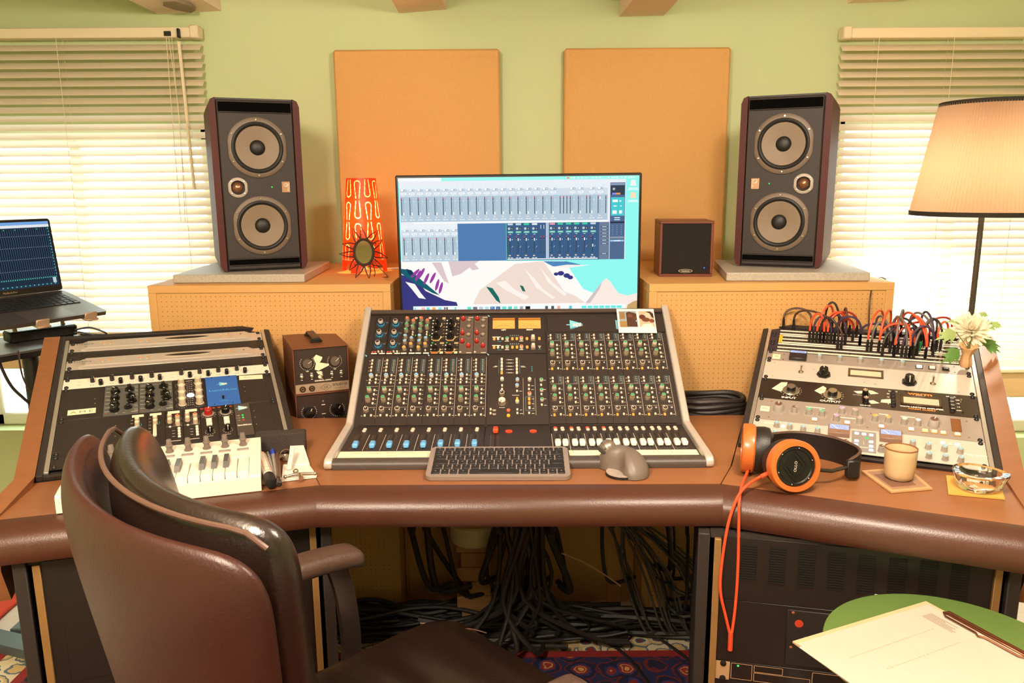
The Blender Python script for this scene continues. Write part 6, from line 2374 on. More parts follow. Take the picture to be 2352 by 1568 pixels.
for i in range(4):
    fs += [(i * 3, i * 3 + 1, i * 3 + 4, i * 3 + 3), (i * 3 + 1, i * 3 + 2, i * 3 + 5, i * 3 + 4)]
pme = pm.add(vs, fs, PETAL).mesh('petal')
view = (IVM.to_3x3() @ (V((0, 0, CAM_H)) - at(2229, 757, Y=1.90)).normalized() + IVM.to_3x3() @ V((0, 0, .75))).normalized()
for ring, (nn, el, sc_) in enumerate(((20, -28, 1.12), (22, -8, 1.08), (20, 14, 1.0), (16, 36, .88), (11, 58, .7), (6, 78, .5))):
    for i in range(nn):
        a = 2 * PI * (i + .5 * (ring % 2)) / nn + rnd.uniform(-.08, .08)
        e = rad(el + rnd.uniform(-9, 9))
        R3 = view.to_track_quat('Z', 'Y').to_matrix() @ Matrix.Rotation(a, 3, 'Z') @ Matrix.Rotation(-e, 3, 'Y')
        put('petal', pme, t, Matrix.Translation(FC) @ R3.to_4x4() @ Matrix.Diagonal((sc_, sc_, sc_, 1)))


def leafm(m):
    out = [(0, 0), (.010, -.012), (.028, -.020), (.024, -.010), (.040, -.012), (.036, -.004), (.056, 0), (.036, .005), (.041, .013), (.024, .011), (.026, .021), (.010, .012)]
    b = MB()
    vs = [(x, y, .006 * math.sin(x * 70) - abs(y) * .25) for x, y in out] + [(.02, 0, .006), (.038, 0, .003)]
    c = 12
    fs = [(0, 1, c), (1, 2, 3, c), (3, 4, 5, 13, c), (5, 6, 13), (6, 7, 13), (7, 8, 9, c, 13), (9, 10, 11, c), (11, 0, c)]
    return b.add(vs, fs, m).mesh('leaf')


LA, LB = leafm(LEAFG), leafm(LEAFD)
for me, px, py, Yd, ax, sc_, tl in ((LA, 2196, 762, 1.87, 200, 1.05, 60), (LB, 2204, 802, 1.86, 215, 1.1, 70), (LA, 2212, 742, 1.93, 170, .8, 30), (LA, 2258, 748, 1.95, 5, .9, 40), (LB, 2250, 782, 1.93, -20, 1.0, 50), (LA, 2278, 742, 1.95, -25, .55, 60), (LB, 2262, 792, 1.92, -28, .8, 60), (LA, 2255, 728, 1.95, 50, .6, 30)):
    p = at(px, py, Y=Yd)
    R3 = IVM.to_3x3() @ (Matrix.Rotation(rad(-tl), 3, 'X').inverted() @ Matrix.Rotation(rad(ax), 3, 'Z'))
    put('leaf', me, t, Matrix.Translation(IVM @ p) @ R3.normalized().to_4x4() @ Matrix.Diagonal((sc_, sc_, sc_, 1)))
    MB().tube([IVM @ p, (IVM @ p) * .5 + base * .5, base], .0009, STEM, 5).build('leaf_stalk', t)
b = MB()
sp = [IVM @ at(x, y, Y=1.95) for x, y in ((2224, 750), (2228, 720), (2232, 700), (2236, 688))]
b.tube(sp, .0012, mat('dark_sprig', '3a3434', .6), 5)
for i in range(14):
    u = i / 13
    k = min(2, int(u * 3))
    q = sp[k].lerp(sp[k + 1], u * 3 - k)
    b.tube([q, q + IVM.to_3x3() @ V((rnd.choice((-1, 1)) * rnd.uniform(.006, .014), 0, rnd.uniform(.0, .009)))], [.0009, .0004], mat('dark_sprig', '3a3434', .6), 4)
b.build('sprig', t)

# brown preamplifier boxes behind the desk
BRN = mat('brown_hammered_case', '6e3d26', .5, noise=(300, .12), bump=(400, .25))
DFACE = mat('dark_brown_face', '33241d', .45)
FW = MB
knobm('solo', 13, 10, mat('taupe_knob2', '5a4c40', .5), None, 28, .96, None, None)
knobm('solo2', 14.5, 15, KBLK, KBLK, 28, .86, (15, 2, KBLK), None)


def preamp(Mx, w, h, d, label, upper):
    t = thing('preamplifier', label, 'preamplifier', Mx, 'brown preamplifier boxes')
    b = MB(.001)
    k = 3
    for c, s in (((w / 2, d / 2, h - k / 2), (w, d, k)), ((w / 2, d / 2, k / 2), (w, d, k)), ((k / 2, d / 2, h / 2), (k, d, h - 2 * k)), ((w - k / 2, d / 2, h / 2), (k, d, h - 2 * k)), ((w / 2, d - 2, h / 2), (w - 2 * k, 3, h - 2 * k))):
        b.box(c, s, BRN, .8)
    b.build('case', t)
    F = Matrix.Translation((w * .0005, .005, 0)) @ RX90          # x right from the centre, y up, z forward
    o = MB(.001).box((0, h / 2, -1.5), (w - 2 * k - .4, h - 2 * k - .4, 3), DFACE, .4).build('front_panel', t, F)
    L = MB(.001)
    if upper:
        for x in (-36, 36):
            for i in range(19):
                a = rad(-220 + 260 * i / 18)
                L.disc(x + 18.5 * math.cos(a), 82 + 18.5 * math.sin(a), 1, .2, INKW, 7)
            put('knob', _KN['solo'], o, mm(x, 82, 0, 0))
            L.line((x + 1, 83), (x + 11, 92 if x > 0 else 89), 1.2, 10.3, INKW)
            L.rect(x - 4, 59, x + 3, 61, .2, INKW)
        for x in (-52, -26, 0, 27, 52):
            s = MB(.001)
            s.lathe([(5, 0), (5, 1.5), (3.4, 2.4), (3.4, 4)], CHROME, 12, c=(x, 46, 0))
            s.tube([(x, 46, 3), (x, 47, 9)], [1.8, 2.4], CHROME, 8)
            s.build('toggle_switch', o)
            L.rect(x - 3, 53, x + 3, 55, .2, INKW)
            L.rect(x - 2.5, 37, x + 2.5, 38.6, .2, INKW)
        letters('UNIVERSAL AUDIO', .0052, ink('efe4d4'), o, mm(3, 32, .3), bold=.0002)
        p = MB(.001).box((0, 14, 2.5), (w - 5, 24, 5), mat('tan_plate', 'b09880', .4, .3), .6).build('name_plate', o)
        for x in (-52, -28):
            MB(.001).lathe([(8, 5), (8, 7), (6.6, 8.4), (5.6, 8.4), (4.6, 8), (4.6, 6.2), (3.4, 6)], mat('dark_nickel', '4a3c30', .35, .6), 16, c=(x, 14, 0), caps=False).lathe([(4.4, 7), (3, 7.3), (2.4, 6)], mat('brass', 'd8a850', .3, .9), 14, c=(x, 14, 0), caps=False).disc(x, 14, 3, 5.6, ink('0c0a08')).build('jack_socket', p)
        d2 = MB(.001)
        q = [(-6 - 0, 14), (9, 23.5), (24, 14), (9, 4.5)]
        for i in range(4):
            d2.line(q[i], q[(i + 1) % 4], .8, 5.2, INKD)
        d2.build('emblem', p)
        letters('UA', .0105, INKD, p, mm(9, 14, 5.3), sx=.8)
        letters('SOLO/110', .0098, INKD, p, mm(46, 18.5, 5.3), bold=.0003, sx=.9)
        letters('Precision Mic Pre & DI', .0035, INKD, p, mm(46, 9, 5.3))
        tp = MB(.001)
        tp.prism([(-20, 96), (-12, 104), (4, 96), (2, 90), (-4, 82), (20, 76), (20, 72), (-8, 60), (-18, 64), (-14, 80)], 3.5, 4, TAPE)
        tp.prism([(-14, 58), (0, 58), (0, 50), (-9, 50)], 2, 2.4, TAPE)
        tp.prism([(-10 + 5 * math.cos(2 * PI * i / 14) + 5, 43 + 5 * math.sin(2 * PI * i / 14)) for i in range(14)], 2, 2.4, TAPE)
        tp.build('tape_scraps', o)
        hd = MB(.001)
        hd.box((w / 2, d * .33, h + 3), (34, 16, 6), BLACKP, 3)
        hd.box((w / 2, d * .82, h + 3), (34, 16, 6), BLACKP, 3)
        hd.box((w / 2, d * .575, h + 11), (22, d * .5, 5), mat('brown_strap', '4a3226', .5), 2)
        hd.box((w / 2, d * .33, h + 8), (24, 14, 6), BLACKP, 2)
        hd.box((w / 2, d * .82, h + 8), (24, 14, 6), BLACKP, 2)
        hd.build('carry_handle', t)
    else:
        for x in (-38, 36):
            for i in range(19):
                a = rad(-220 + 260 * i / 18)
                L.disc(x + 19.5 * math.cos(a), 62 + 19.5 * math.sin(a), 1, .2, INKW, 7)
            put('knob', _KN['solo2'], o, mm(x, 62, 0, 0))
            L.line((x + 2, 68), (x + 6, 75), 1.4, 17.3, INKW)
        for y in (88, 40):
            L.disc(0, y, 2.6, .2, ink('8a7058'))
        L.rect(-5, 77, 5, 79, .2, INKW)
        L.rect(-5, 52, 5, 54, .2, INKW)
    L.build('legend', o)


Mu = TM(-.573, 2.0, .8235, rad(22.5))
preamp(Mu, 145, 124, 218, 'brown preamplifier box with a carry handle, stacked on top behind the desk', True)
preamp(TM(-.573, 2.0, .7105, rad(22.5)), 145, 112.4, 216, 'dark preamplifier box with two black dials underneath the one with a handle', False)

# black cable coil behind the console on the right
t = thing('cable_coil', 'coil of thick black cable lying behind the desk edge, right of the console', 'cable', (.535, 2.06, .711))
for k in range(7):
    a, bq = .09 + .004 * (k % 3), .055 + .005 * (k % 2)
    pts = [(a * math.cos(2 * PI * i / 28) + .004 * math.sin(k * 2.2), bq * math.sin(2 * PI * i / 28), .008 + k * .0125 + .003 * math.sin(3 * 2 * PI * i / 28 + k)) for i in range(28)]
    MB().tube(pts, .0075, CC['black'], 8, closed=True).build('cable_loop', t)

# foam block
A, B = at(588, 1047, z=DZ), at(703, 1040, z=DZ)
d = (B - A)
L_ = d.length
t = MB().box((L_ / 2, .016, .0245), (L_, .034, .047), mat('charcoal_foam', '3a302b', .95, noise=(180, .2), bump=(260, 1.0)), .003).build('foam_block', None, TM(A.x, A.y, DZ + .001, math.atan2(d.y, d.x)))
tag(t, 'charcoal foam block standing behind the pens and the cream keyboard', 'foam block')

# cream music keyboard
t = thing('music_keyboard', 'cream two-octave music keyboard with grey knobs, behind the office chair', 'music keyboard', TM(-.853, 1.374, DZ + .0012, rad(17.0)))
CRM = mat('cream_case', 'f2e6d2', .4)
W_, D_ = .366, .192
b = MB()
hf, hb, hk = .030, .052, .040
sec = [(0, 0), (0, hf), (.004, hf + .003), (.014, hf + .004)]
x0, x1 = .022, W_ - .022
k0, k1 = .016, .104
# side blocks, front lip and sloping control deck
for a, c in ((0, x0), (x1, W_)):
    vs = []
    pr = [(0, 0), (0, hf), (.004, hf + .004), (k1, hf + .012), (D_, hb), (D_, 0)]
    n = len(pr)
    vs = [(a, y, z) for y, z in pr] + [(c, y, z) for y, z in pr]
    b.add(vs, [tuple(range(n))[::-1], tuple(n + i for i in range(n))] + [(i, (i + 1) % n, n + (i + 1) % n, n + i) for i in range(n)], CRM)
pr = [(k1, 0), (k1, hf + .012), (D_, hb), (D_, 0)]
vs = [(x0, y, z) for y, z in pr] + [(x1, y, z) for y, z in pr]
b.add(vs, [(3, 2, 1, 0), (4, 5, 6, 7)] + [(i, (i + 1) % 4, 4 + (i + 1) % 4, 4 + i) for i in range(4)], CRM)
b.box(((x0 + x1) / 2, .007, hf * .45), (x1 - x0, .014, hf * .9), CRM)
b.box(((x0 + x1) / 2, .058, .006), (x1 - x0, .092, .012), mat('key_bed', '6a4a34', .7))
b.build('case', t)
NW = 14
kw = (x1 - x0) / NW
KWM = mat('white_key', 'f6ecd8', .3)
wk = MB().box((0, (k1 - k0) / 2, .017), (kw - .0012, k1 - k0, .018), KWM, .0012).mesh('white_key')
KBM = mat('dark_key', '3c3a3a', .3)
bkv = [(-.0055, 0, 0), (.0055, 0, 0), (.0055, .056, 0), (-.0055, .056, 0), (-.0046, .008, .011), (.0046, .008, .011), (.0046, .056, .011), (-.0046, .056, .011)]
bk = MB().add(bkv, [(3, 2, 1, 0), (4, 5, 6, 7), (0, 1, 5, 4), (1, 2, 6, 5), (2, 3, 7, 6), (3, 0, 4, 7)], KBM).mesh('black_key')
for i in range(NW):
    put('white_key', wk, t, (x0 + kw * (i + .5), k0, .0135))
for k in (2, 3, 4, 6, 7, 9, 10, 11, 13):
    put('black_key', bk, t, (x1 - kw * k + .001, k0 + .032, .040 - .0005))
sl = math.atan2(hb - hf - .012, D_ - k1)
GK = mat('taupe_encoder', '75685f', .45)
_KN['enc'] = MB(.001).lathe([(8.5, 0), (8.3, 2), (6.2, 3), (5.6, 12), (7.6, 13), (7.2, 16), (6, 17), (5.2, 27), (4.4, 28)], GK, 20).mesh('encoder')
for i in range(9):
    xx = W_ - .036 - i * .0368
    if xx < .02:
        continue
    Md = TM(xx, .160, hf + .012 + (.160 - k1) * math.tan(sl), 0, sl)
    put('encoder', _KN['enc'], t, Md)
    MB().box((0, -.024, .0006), (.024, .0095, .0026), mat('grey_pad', '9a8f86', .5), .0008).build('pad_button', t, Md)
letters('KEYSTATION', .006, ink('c8bfae'), t, TM(W_ - .068, .112, hf + .0148, 0, sl), sx=1.4)

# pens and small things beside it
def lie(p, q, name, label, cat, build):
    """a slim thing lying from p to q (z is the height of its axis)"""
    p, q = V(p), V(q)
    ez = (q - p).normalized()
    ex = ez.cross(V((0, 0, 1))).normalized()
    ey = ez.cross(ex)
    M = Matrix(((ex.x, ey.x, ez.x, p.x), (ex.y, ey.y, ez.y, p.y), (ex.z, ey.z, ez.z, p.z), (0, 0, 0, 1)))
    t = thing(name, label, cat, M)
    build(t, (q - p).length)
    return t


b = MB()
A, B, C_, D2 = at(600, 1114, z=DZ), at(648, 1110, z=DZ), at(628, 1042, z=DZ), at(590, 1046, z=DZ)
t = MB().prism([(p.x, p.y) for p in (A, B, C_, D2)], DZ + .0006, DZ + .0024, mat('pale_card', 'd8c0a0', .6)).build('pen_mat')
tag(t, 'small pale card lying under the marker and the pens', 'card')


def b_marker(t, L):
    MB().lathe([(.006, 0), (.0105, .001), (.0112, .008), (.0112, .042), (.0098, .045)], BLACKP, 20).build('cap', t)
    MB().lathe([(.0098, .044), (.0098, L - .012), (.0088, L - .004), (.006, L)], WHITEP, 20).build('barrel', t)
    o = MB()
    for a, c in ((-.5, .5),):
        for i in range(5):
            u = a + (c - a) * i / 4
        for u0, z0, z1 in ((-.55, .055, L - .016), (.55, .055, L - .016)):
            y = -PI / 2 + u0
            o.tube([(.0099 * math.cos(y), .0099 * math.sin(y), z0), (.0099 * math.cos(y), .0099 * math.sin(y), z1)], .0007, ink('e8863a'), 4)
        for z in (.055, .078, L - .016):
            o.tube([(.0099 * math.cos(-PI / 2 + w_), .0099 * math.sin(-PI / 2 + w_), z) for w_ in (-.55, -.28, 0, .28, .55)], .0007, ink('e8863a'), 4)
    o.build('label_print', t)


lie(at(623, 1110, z=DZ + .0145), at(600, 1044, z=DZ + .0145), 'marker_pen', 'thick white marker with a black cap and orange outline beside the cream keyboard', 'marker', b_marker)


def b_pen(capc, bodym):
    def f(t, L):
        MB().lathe([(.0008, 0), (.0022, .006), (.0038, .014), (.0038, L - .03)], bodym, 10).build('barrel', t)
        MB().lathe([(.0046, L - .034), (.0048, L - .004), (.003, L)], capc, 10).build('cap', t)
        MB().box((.0, -.0055, L - .022), (.003, .0016, .03), capc, .0005).build('clip', t)
    return f


CLR = mat('clear_grey_plastic', 'a8a09a', .25)
lie(at(634, 1108, z=DZ + .008), at(614, 1040, z=DZ + .008), 'ballpoint_pen', 'clear grey pen lying against the thick white marker', 'pen', b_pen(CLR, CLR))
lie(at(640, 1112, z=DZ + .008), at(625, 1033, z=DZ + .012), 'ballpoint_pen', 'pen with a bright blue cap pointing to the foam block', 'pen', b_pen(mat('blue_cap_pen', '3a58d0', .35), CLR))


def b_light(t, L):
    MB().lathe([(.004, 0), (.0062, .002), (.0062, .028), (.0045, .034)], mat('smoky_dark', '2a2020', .2), 12).build('cap', t)
    MB().lathe([(.0042, .033), (.0042, L)], mat('brown_barrel', '5a3a2c', .35), 12).build('barrel', t)


lie(at(641, 1112, z=DZ + .0215), at(637, 1042, z=DZ + .020), 'felt_pen', 'dark felt pen with a smoky cap lying next to the white tray', 'pen', b_light)
b = MB()
t = thing('key_ring', 'leather-tabbed key ring between the pens and the white tray', 'key ring', at(655, 1052, z=DZ + .001))
MB().tube([(.011 * math.cos(2 * PI * i / 20), .004 + .010 * math.sin(2 * PI * i / 20), .004 + .006 * math.sin(2 * PI * i / 20) + .006) for i in range(20)], .0013, CHROME, 6, closed=True).build('ring', t)
MB().box((-.006, -.012, .004), (.011, .03, .003), mat('taupe_leather', '8a7460', .6), .001).build('leather_tab', t, TM(0, 0, .001, rad(-25)))
MB().lathe([(.006, 0), (.0062, .004), (.0055, .014), (.004, .016)], CHROME, 14).build('chrome_fob', t, (.006, -.018, .001))
q = [at(x, y, z=DZ) for x, y in ((648, 1107), (727, 1098), (708, 1072), (652, 1074))]
t = thing('white_tray', 'white plastic tray with a raised rim at the seam of the desk', 'tray', (q[0].x, q[0].y, DZ + .001))
lq = [(p.x - q[0].x, p.y - q[0].y) for p in q]
b = MB().prism(lq, 0, .004, WHITEP)
b.build('tray_base', t)
b = MB()
b.tube([(x, y, .005) for x, y in lq], .0018, WHITEP, 6, closed=True)
b.build('tray_rim', t)
A, B, C_, D2 = [at(x, y, z=DZ) for x, y in ((662, 1072), (712, 1071), (697, 1037), (668, 1040))]
lp = [(p.x - A.x, p.y - A.y) for p in (A, B, C_, D2)]
b = MB()
vs = [(x, y, 0) for x, y in lp] + [(lp[0][0], lp[0][1], .006), (lp[1][0], lp[1][1], .004), (lp[2][0], lp[2][1], .02), (lp[3][0], lp[3][1], .02)]
b.add(vs, [(3, 2, 1, 0), (4, 5, 6, 7), (0, 1, 5, 4), (1, 2, 6, 5), (2, 3, 7, 6), (3, 0, 4, 7)], WHITEP)
tag(b.build('white_wedge', None, (A.x, A.y, DZ + .001)), 'white plastic wedge standing behind the chrome drum key', 'wedge')


def b_tube(t, L):
    MB().lathe([(.0052, 0), (.0054, L * .5), (.005, L - .001), (.004, L)], WHITEP, 14).build('tube', t)


lie(at(664, 1074, z=DZ + .012), at(672, 1030, z=DZ + .034), 'white_tube', 'white plastic tube leaning on the white wedge', 'tube', b_tube)
p = at(688, 1092, z=DZ + .010)
t = thing('drum_key', 'small chrome T-shaped drum key lying on the white tray', 'drum key', TM(p.x, p.y, DZ + .0105, rad(12)))
b = MB()
b.tube([(-.027, -.002, 0), (-.01, 0, .003), (.01, 0, .003), (.03, .004, 0)], [.0026, .003, .003, .0026], CHROME, 10)
b.ball((-.028, -.002, 0), .0042, CHROME, 12, 8)
b.ball((.031, .004, 0), .0042, CHROME, 12, 8)
b.build('cross_bar', t)
MB().tube([(.0, .002, .002), (.004, -.016, -.001)], [.0042, .005], CHROME, 12).build('socket_stem', t)
MB().ball((-.008, .012, .005), .006, CHROME, 14, 8).build('ball_end', t)

# laptop, its stand, the hub and the tray table
P0, yw, tl, ln = V((-1.394, 2.421, 1.05)), rad(60.3), rad(13.3), rad(7.4)
LD, LW_ = .221, .312
ex = V((math.cos(yw), math.sin(yw), 0))
fw = V((-math.sin(yw), math.cos(yw), 0))
dn = -fw * math.cos(tl) - V((0, 0, math.sin(tl)))
up = V((0, 0, math.cos(ln))) + fw * math.sin(ln)
ALU = mat('dark_aluminium', '5c524c', .35, .6)
t = thing('laptop', 'open dark laptop showing a dense mixer window, at the left window', 'laptop', frame(P0 - ex * LW_ + dn * LD, ex, -dn))
Bs = Matrix.Identity(4)
b = MB().prism(rrect(LW_, LD, .010), -.007, .004, ALU)
b.build('base', t)
w = MB().prism(rrect(LW_ - .04, .108, .004, x=.02, y=.095), .004, .0044, mat('laptop_key_well', '141110', .5))
w.build('key_well', t)
lk = MB().box((0, 0, .0008), (.0155, .0150, .0016), mat('laptop_key', '1e1a18', .45), .0005).mesh('key')
for r in range(6):
    for c in range(14):
        if r == 0 and 3 < c < 9:
            continue
        put('key', lk, t, (.0315 + c * .0192, .1045 + r * .0178, .0044))
MB().box((LW_ / 2, .152 - .0477 + .0 - .0, .0052), (.10, .0150, .0016), mat('laptop_key', '1e1a18', .45), .0005).build('space_bar', t)
MB().prism(rrect(.13, .078, .003, x=LW_ / 2 - .065, y=.008), .004, .0043, mat('trackpad', '665b54', .3, .5)).build('trackpad', t)
IVL = t.matrix_basis.inverted()
Ms = IVL @ frame(P0 - ex * LW_ + V((0, 0, .004)), ex, up)
MB().prism(rrect(LW_, LD, .009), -.005, 0, mat('laptop_lid', '1a1614', .35)).build('lid', t, Ms)
g = MB()
ly = 0
X0, X1, Y0, Y1 = .006, LW_ - .006, .018, LD - .008
E_ = lambda h: glow(h, .9)
g.rect(X0, Y0, X1, Y1, .0002, E_('2c3c50'))
g.rect(X0, Y1 - .009, X1, Y1, .0004, E_('7cb0ea'))
g.rect(X0, Y1 - .017, X1, Y1 - .009, .0004, E_('eef2f6'))
for i in range(46):
    x = X0 + .004 + i * .0064
    g.rect(x, Y0 + .030, x + .0026, Y1 - .019, .0004, E_('161e2a'))
    g.rect(x + .003, Y0 + .030, x + .0048, Y1 - .019, .0004, E_('3c5066'))
    g.rect(x, Y0 + .024, x + .0024, Y0 + .0275, .0006, E_('58d8b8'))
    for j in range(4):
        g.rect(x + .001, Y0 + .05 + j * .034, x + .0024, Y0 + .052 + j * .034, .0006, E_('a0b0c0'))
    if i % 2 == 0:
        g.rect(x, Y0 + .004, x + .0035, Y0 + .007, .0006, E_('58d8c8'))
    if i % 5 == 0:
        g.rect(x + .001, Y1 - .024, x + .004, Y1 - .021, .0006, E_('40c878'))
for j in range(16):
    g.rect(X1 - .006, Y0 + .034 + j * .0092, X1 - .003, Y0 + .0365 + j * .0092, .0006, E_('58d8c8'))
for j in range(4):
    g.rect(X0 + .02, Y0 + .010 + j * .0036, X1 - .03, Y0 + .0116 + j * .0036, .0006, E_('1a2634'))
g.rect(X1 - .018, Y0 + .008, X1 - .008, Y0 + .024, .0007, E_('c8dce6'))
g.rect(X0 + .09, Y0 + .006, X0 + .118, Y0 + .030, .0007, E_('a8c4d8'))
g.rect(X0 + .085, Y0 + .036, X0 + .108, Y0 + .075, .0007, E_('12161c'))
g.build('screen', t, Ms, 0)
letters('MacBook Pro', .0072, ink('b89878'), t, Ms @ Matrix.Translation((LW_ / 2, .009, .0004)))
t2 = thing('laptop_stand', 'tan folding laptop stand holding the laptop by two front clips', 'laptop stand', frame(P0 - ex * LW_ + dn * LD, ex, -dn))
TANM = mat('tan_metal', 'b09478', .45, .3)
for x in (LW_ - .055, LW_ - .195):
    b = MB()
    b.box((x, .02, -.0105), (.038, .07, .006), TANM, .002)
    b.box((x, -.004, -.001), (.038, .006, .022), TANM, .0025)
    b.build('front_clip', t2)
    b = MB()
    b.box((x, .10, -.012), (.03, .16, .006), TANM, .002)
    b.tube([(x, .16, -.012), (x, .12, -.074 - .012)], .006, TANM, 8)
    b.build('support_arm', t2)
MB().box((LW_ - .125, .17, -.013), (.17, .025, .005), TANM, .002).build('cross_bar', t2)
A, B = at(6, 811, z=.93), at(225, 774, z=.93)
exT = (B - A)
exT.z = 0
Lt = exT.length
exT.normalize()
fwT = V((-exT.y, exT.x, 0))
Mt = frame(V((A.x, A.y, .926)) - exT * .18, exT, fwT)
tt = thing('laptop_table', 'tall stand with a small dark tray and a black pole at the left window', 'stand', (V((A.x, A.y, 0)) + exT * (Lt * .35) + fwT * .13))
IVT = tt.matrix_basis.inverted()
MB().prism(rrect(Lt + .18, .27, .012), -.006, .0, mat('grey_tray', '4c4440', .4)).build('tray', tt, IVT @ Mt)
MB().prism(rrect(Lt + .17, .26, .012, x=.005, y=.005), -.022, -.006, BLACKM).build('tray_underside', tt, IVT @ Mt)
pc = at(80, 900, Y=2.16)
pl = IVT @ V((pc.x, pc.y, 0))
MB().cyl((pl.x, pl.y, FZ + .02), (pl.x, pl.y, .905), .021, BLACKM, n=20).build('pole', tt)
A2, B2 = at(-60, 1447, z=FZ + .035), at(118, 1490, z=FZ + .035)
d = (B2 - A2).normalized()
o2 = V((-d.y, d.x, 0)) * .03
b = MB()
a, c = IVT @ A2, IVT @ B2
b.add([a + o2 - V((0, 0, .033)), c + o2 - V((0, 0, .033)), c - o2 - V((0, 0, .033)), a - o2 - V((0, 0, .033)), a + o2, c + o2, c - o2, a - o2], [(3, 2, 1, 0), (4, 5, 6, 7), (0, 1, 5, 4), (1, 2, 6, 5), (2, 3, 7, 6), (3, 0, 4, 7)], mat('blue_grey_steel', '5c6a70', .4, .4))
b.build('foot_bar', tt)
MB().box((pl.x, pl.y, FZ + .012), (.3, .06, .024), mat('blue_grey_steel', '5c6a70', .4, .4), .004).build('foot_plate', tt, None)
# hub on the tray
A, B = at(39, 789, z=.927), at(168, 771, z=.927)
d = B - A
d.z = 0
Lh = d.length
d.normalize()
th = thing('usb_hub', 'long black hub box with a row of sockets on the tray below the laptop', 'hub', frame(V((A.x, A.y, .9266)), d, V((-d.y, d.x, 0))))
b = MB()
b.box((Lh / 2, .03, .0175), (Lh + .03, .062, .031), BLACKP, .004)
b.build('case', th)
MB().box((Lh / 2, .032, .0335), (Lh + .024, .05, .001), mat('smoke_grey', '59605f', .35), .0004).build('top_plate', th)
for i in range(6):
    MB().box((.02 + i * (Lh - .04) / 5, -.0015, .0165), (.013, .002, .006), mat('socket_dark', '3a3836', .3, .5), .0006).build('socket', th)
for i in (0, 1):
    for j in (0, 1):
        MB().lathe([(.004, -.0004), (.004, .003)], RUBB, 10, c=(.0 + i * Lh, .008 + j * .044, 0)).build('foot', th)
for k, pts in enumerate(([(172, 758), (205, 752), (238, 762), (243, 768), (215, 768), (180, 762)], [(170, 764), (190, 764), (225, 772), (215, 771), (185, 768)])):
    t = MB().tube(spline([at(x, y, Y=2.3 + .01 * i) for i, (x, y) in enumerate(pts)], 6), .0028, CC['black'], 7).build('hub_cable')
    tag(t, ('black cable looping out to the right of the hub box', 'short black cable lying at the right end of the hub box')[k], 'cable')
for k, pts in enumerate(([(-12, 790), (0, 835), (25, 885), (55, 915), (78, 935)], [(42, 806), (46, 838), (54, 870), (68, 895), (80, 908)])):
    t = MB().tube(spline([at(x, y, Y=2.06 + .02 * i) for i, (x, y) in enumerate(pts)], 6), (.0042, .0024)[k], (CC['black'], CC['brown'])[k], 7).build('hanging_cable')
    tag(t, ('thick black cable hanging in front of the pole of the laptop table', 'thin brown cable hanging beside the pole of the laptop table')[k], 'cable')
t = MB().tube(spline([at(2034, 641, Y=2.40), at(2022, 637, Y=2.35), at(2008, 650, Y=2.24), at(2000, 675, Y=2.165), at(1996, 730, Y=2.15), at(1994, 800, Y=2.16)], 6), .0022, CC['brown'], 6).build('thin_cable')
tag(t, 'thin dark cable hanging over the front of the right cabinet', 'cable')


# ---------------------------------------------------------------- cables below the desk
BK = CC['black']
BK2 = mat('dull_black_cable', '1f1b18', .55)
rnd2 = random.Random(5)
n_hang = 0
specs = [(958, 1205, 985, 1345, .010), (985, 1205, 1005, 1350, .013), (1010, 1205, 1060, 1360, .008), (1030, 1205, 1075, 1365, .009), (1130, 1205, 1105, 1330, .010), (1165, 1205, 1180, 1350, .007), (1235, 1205, 1300, 1340, .010), (1262, 1205, 1240, 1330, .008),
         (1285, 1205, 1310, 1350, .012), (1420, 1205, 1395, 1330, .007), (1448, 1205, 1540, 1300, .010), (1485, 1205, 1545, 1330, .005), (1575, 1205, 1572, 1400, .006)]
posn = 'first second third fourth fifth sixth seventh eighth ninth tenth eleventh twelfth thirteenth'.split()
for k, (xa, ya, xb, yb, r) in enumerate(specs):
    Y = 1.86 + .03 * (k % 4)
    a = at(xa, ya, Y=Y)
    a.z = .73
    c = at(xb, yb, Y=Y + .14)
    c.z = max(c.z, .15)
    bend = V((rnd2.uniform(-.05, .05) - (.05 if k < 4 else 0), .03, 0))
    t = MB().tube(spline([a, a + V((bend.x * .3, .0, -.22)), a.lerp(c, .6) + bend, c, c + V((rnd2.uniform(-.06, .1), .05, -.02))], 6), r * .82, BK if k % 2 else BK2, 8).build('hanging_cable')
    tag(t, 'black cable hanging below the middle of the desk, %s from the left' % posn[k], 'cable', 'cables hanging below the desk')
# the dark trunk of cables in the middle and the heap along the floor
b = MB()
for k in range(26):
    x = .02 + rnd2.uniform(-.05, .06)
    y = 1.98 + rnd2.uniform(-.05, .05)
    b.tube(spline([(x, y, .735), (x + rnd2.uniform(-.02, .02), y, .5), (x + rnd2.uniform(-.05, .05), y + .02, .25), (x + rnd2.uniform(-.25, .3), y + rnd2.uniform(-.05, .1), .11), (x + rnd2.uniform(-.5, .5), y + rnd2.uniform(.02, .14), .085)], 5), rnd2.uniform(.004, .008), BK2 if k % 3 else BK, 6)
t = b.build('cable_trunk', kind='stuff')
tag(t, 'thick dark trunk of cables dropping from the console to the floor', 'cables')
b = MB()
for k in range(70):
    x0 = rnd2.uniform(-.95, -.1)
    L = rnd2.uniform(.4, 1.2)
    y0 = rnd2.uniform(2.08, 2.17)
    z0 = FZ + .02 + .08 * rnd2.random() ** 1.5
    pts = []
    for i in range(8):
        x = x0 + L * i / 7
        pts.append((min(x, .95), max(2.03, min(2.165, y0 + .025 * math.sin(i * 1.3 + k))), max(FZ + .018, z0 + .012 * math.sin(i * 1.1 + k * 2.1))))
    b.tube(spline(pts, 3), rnd2.uniform(.004, .009), BK2 if k % 4 else BK, 6)
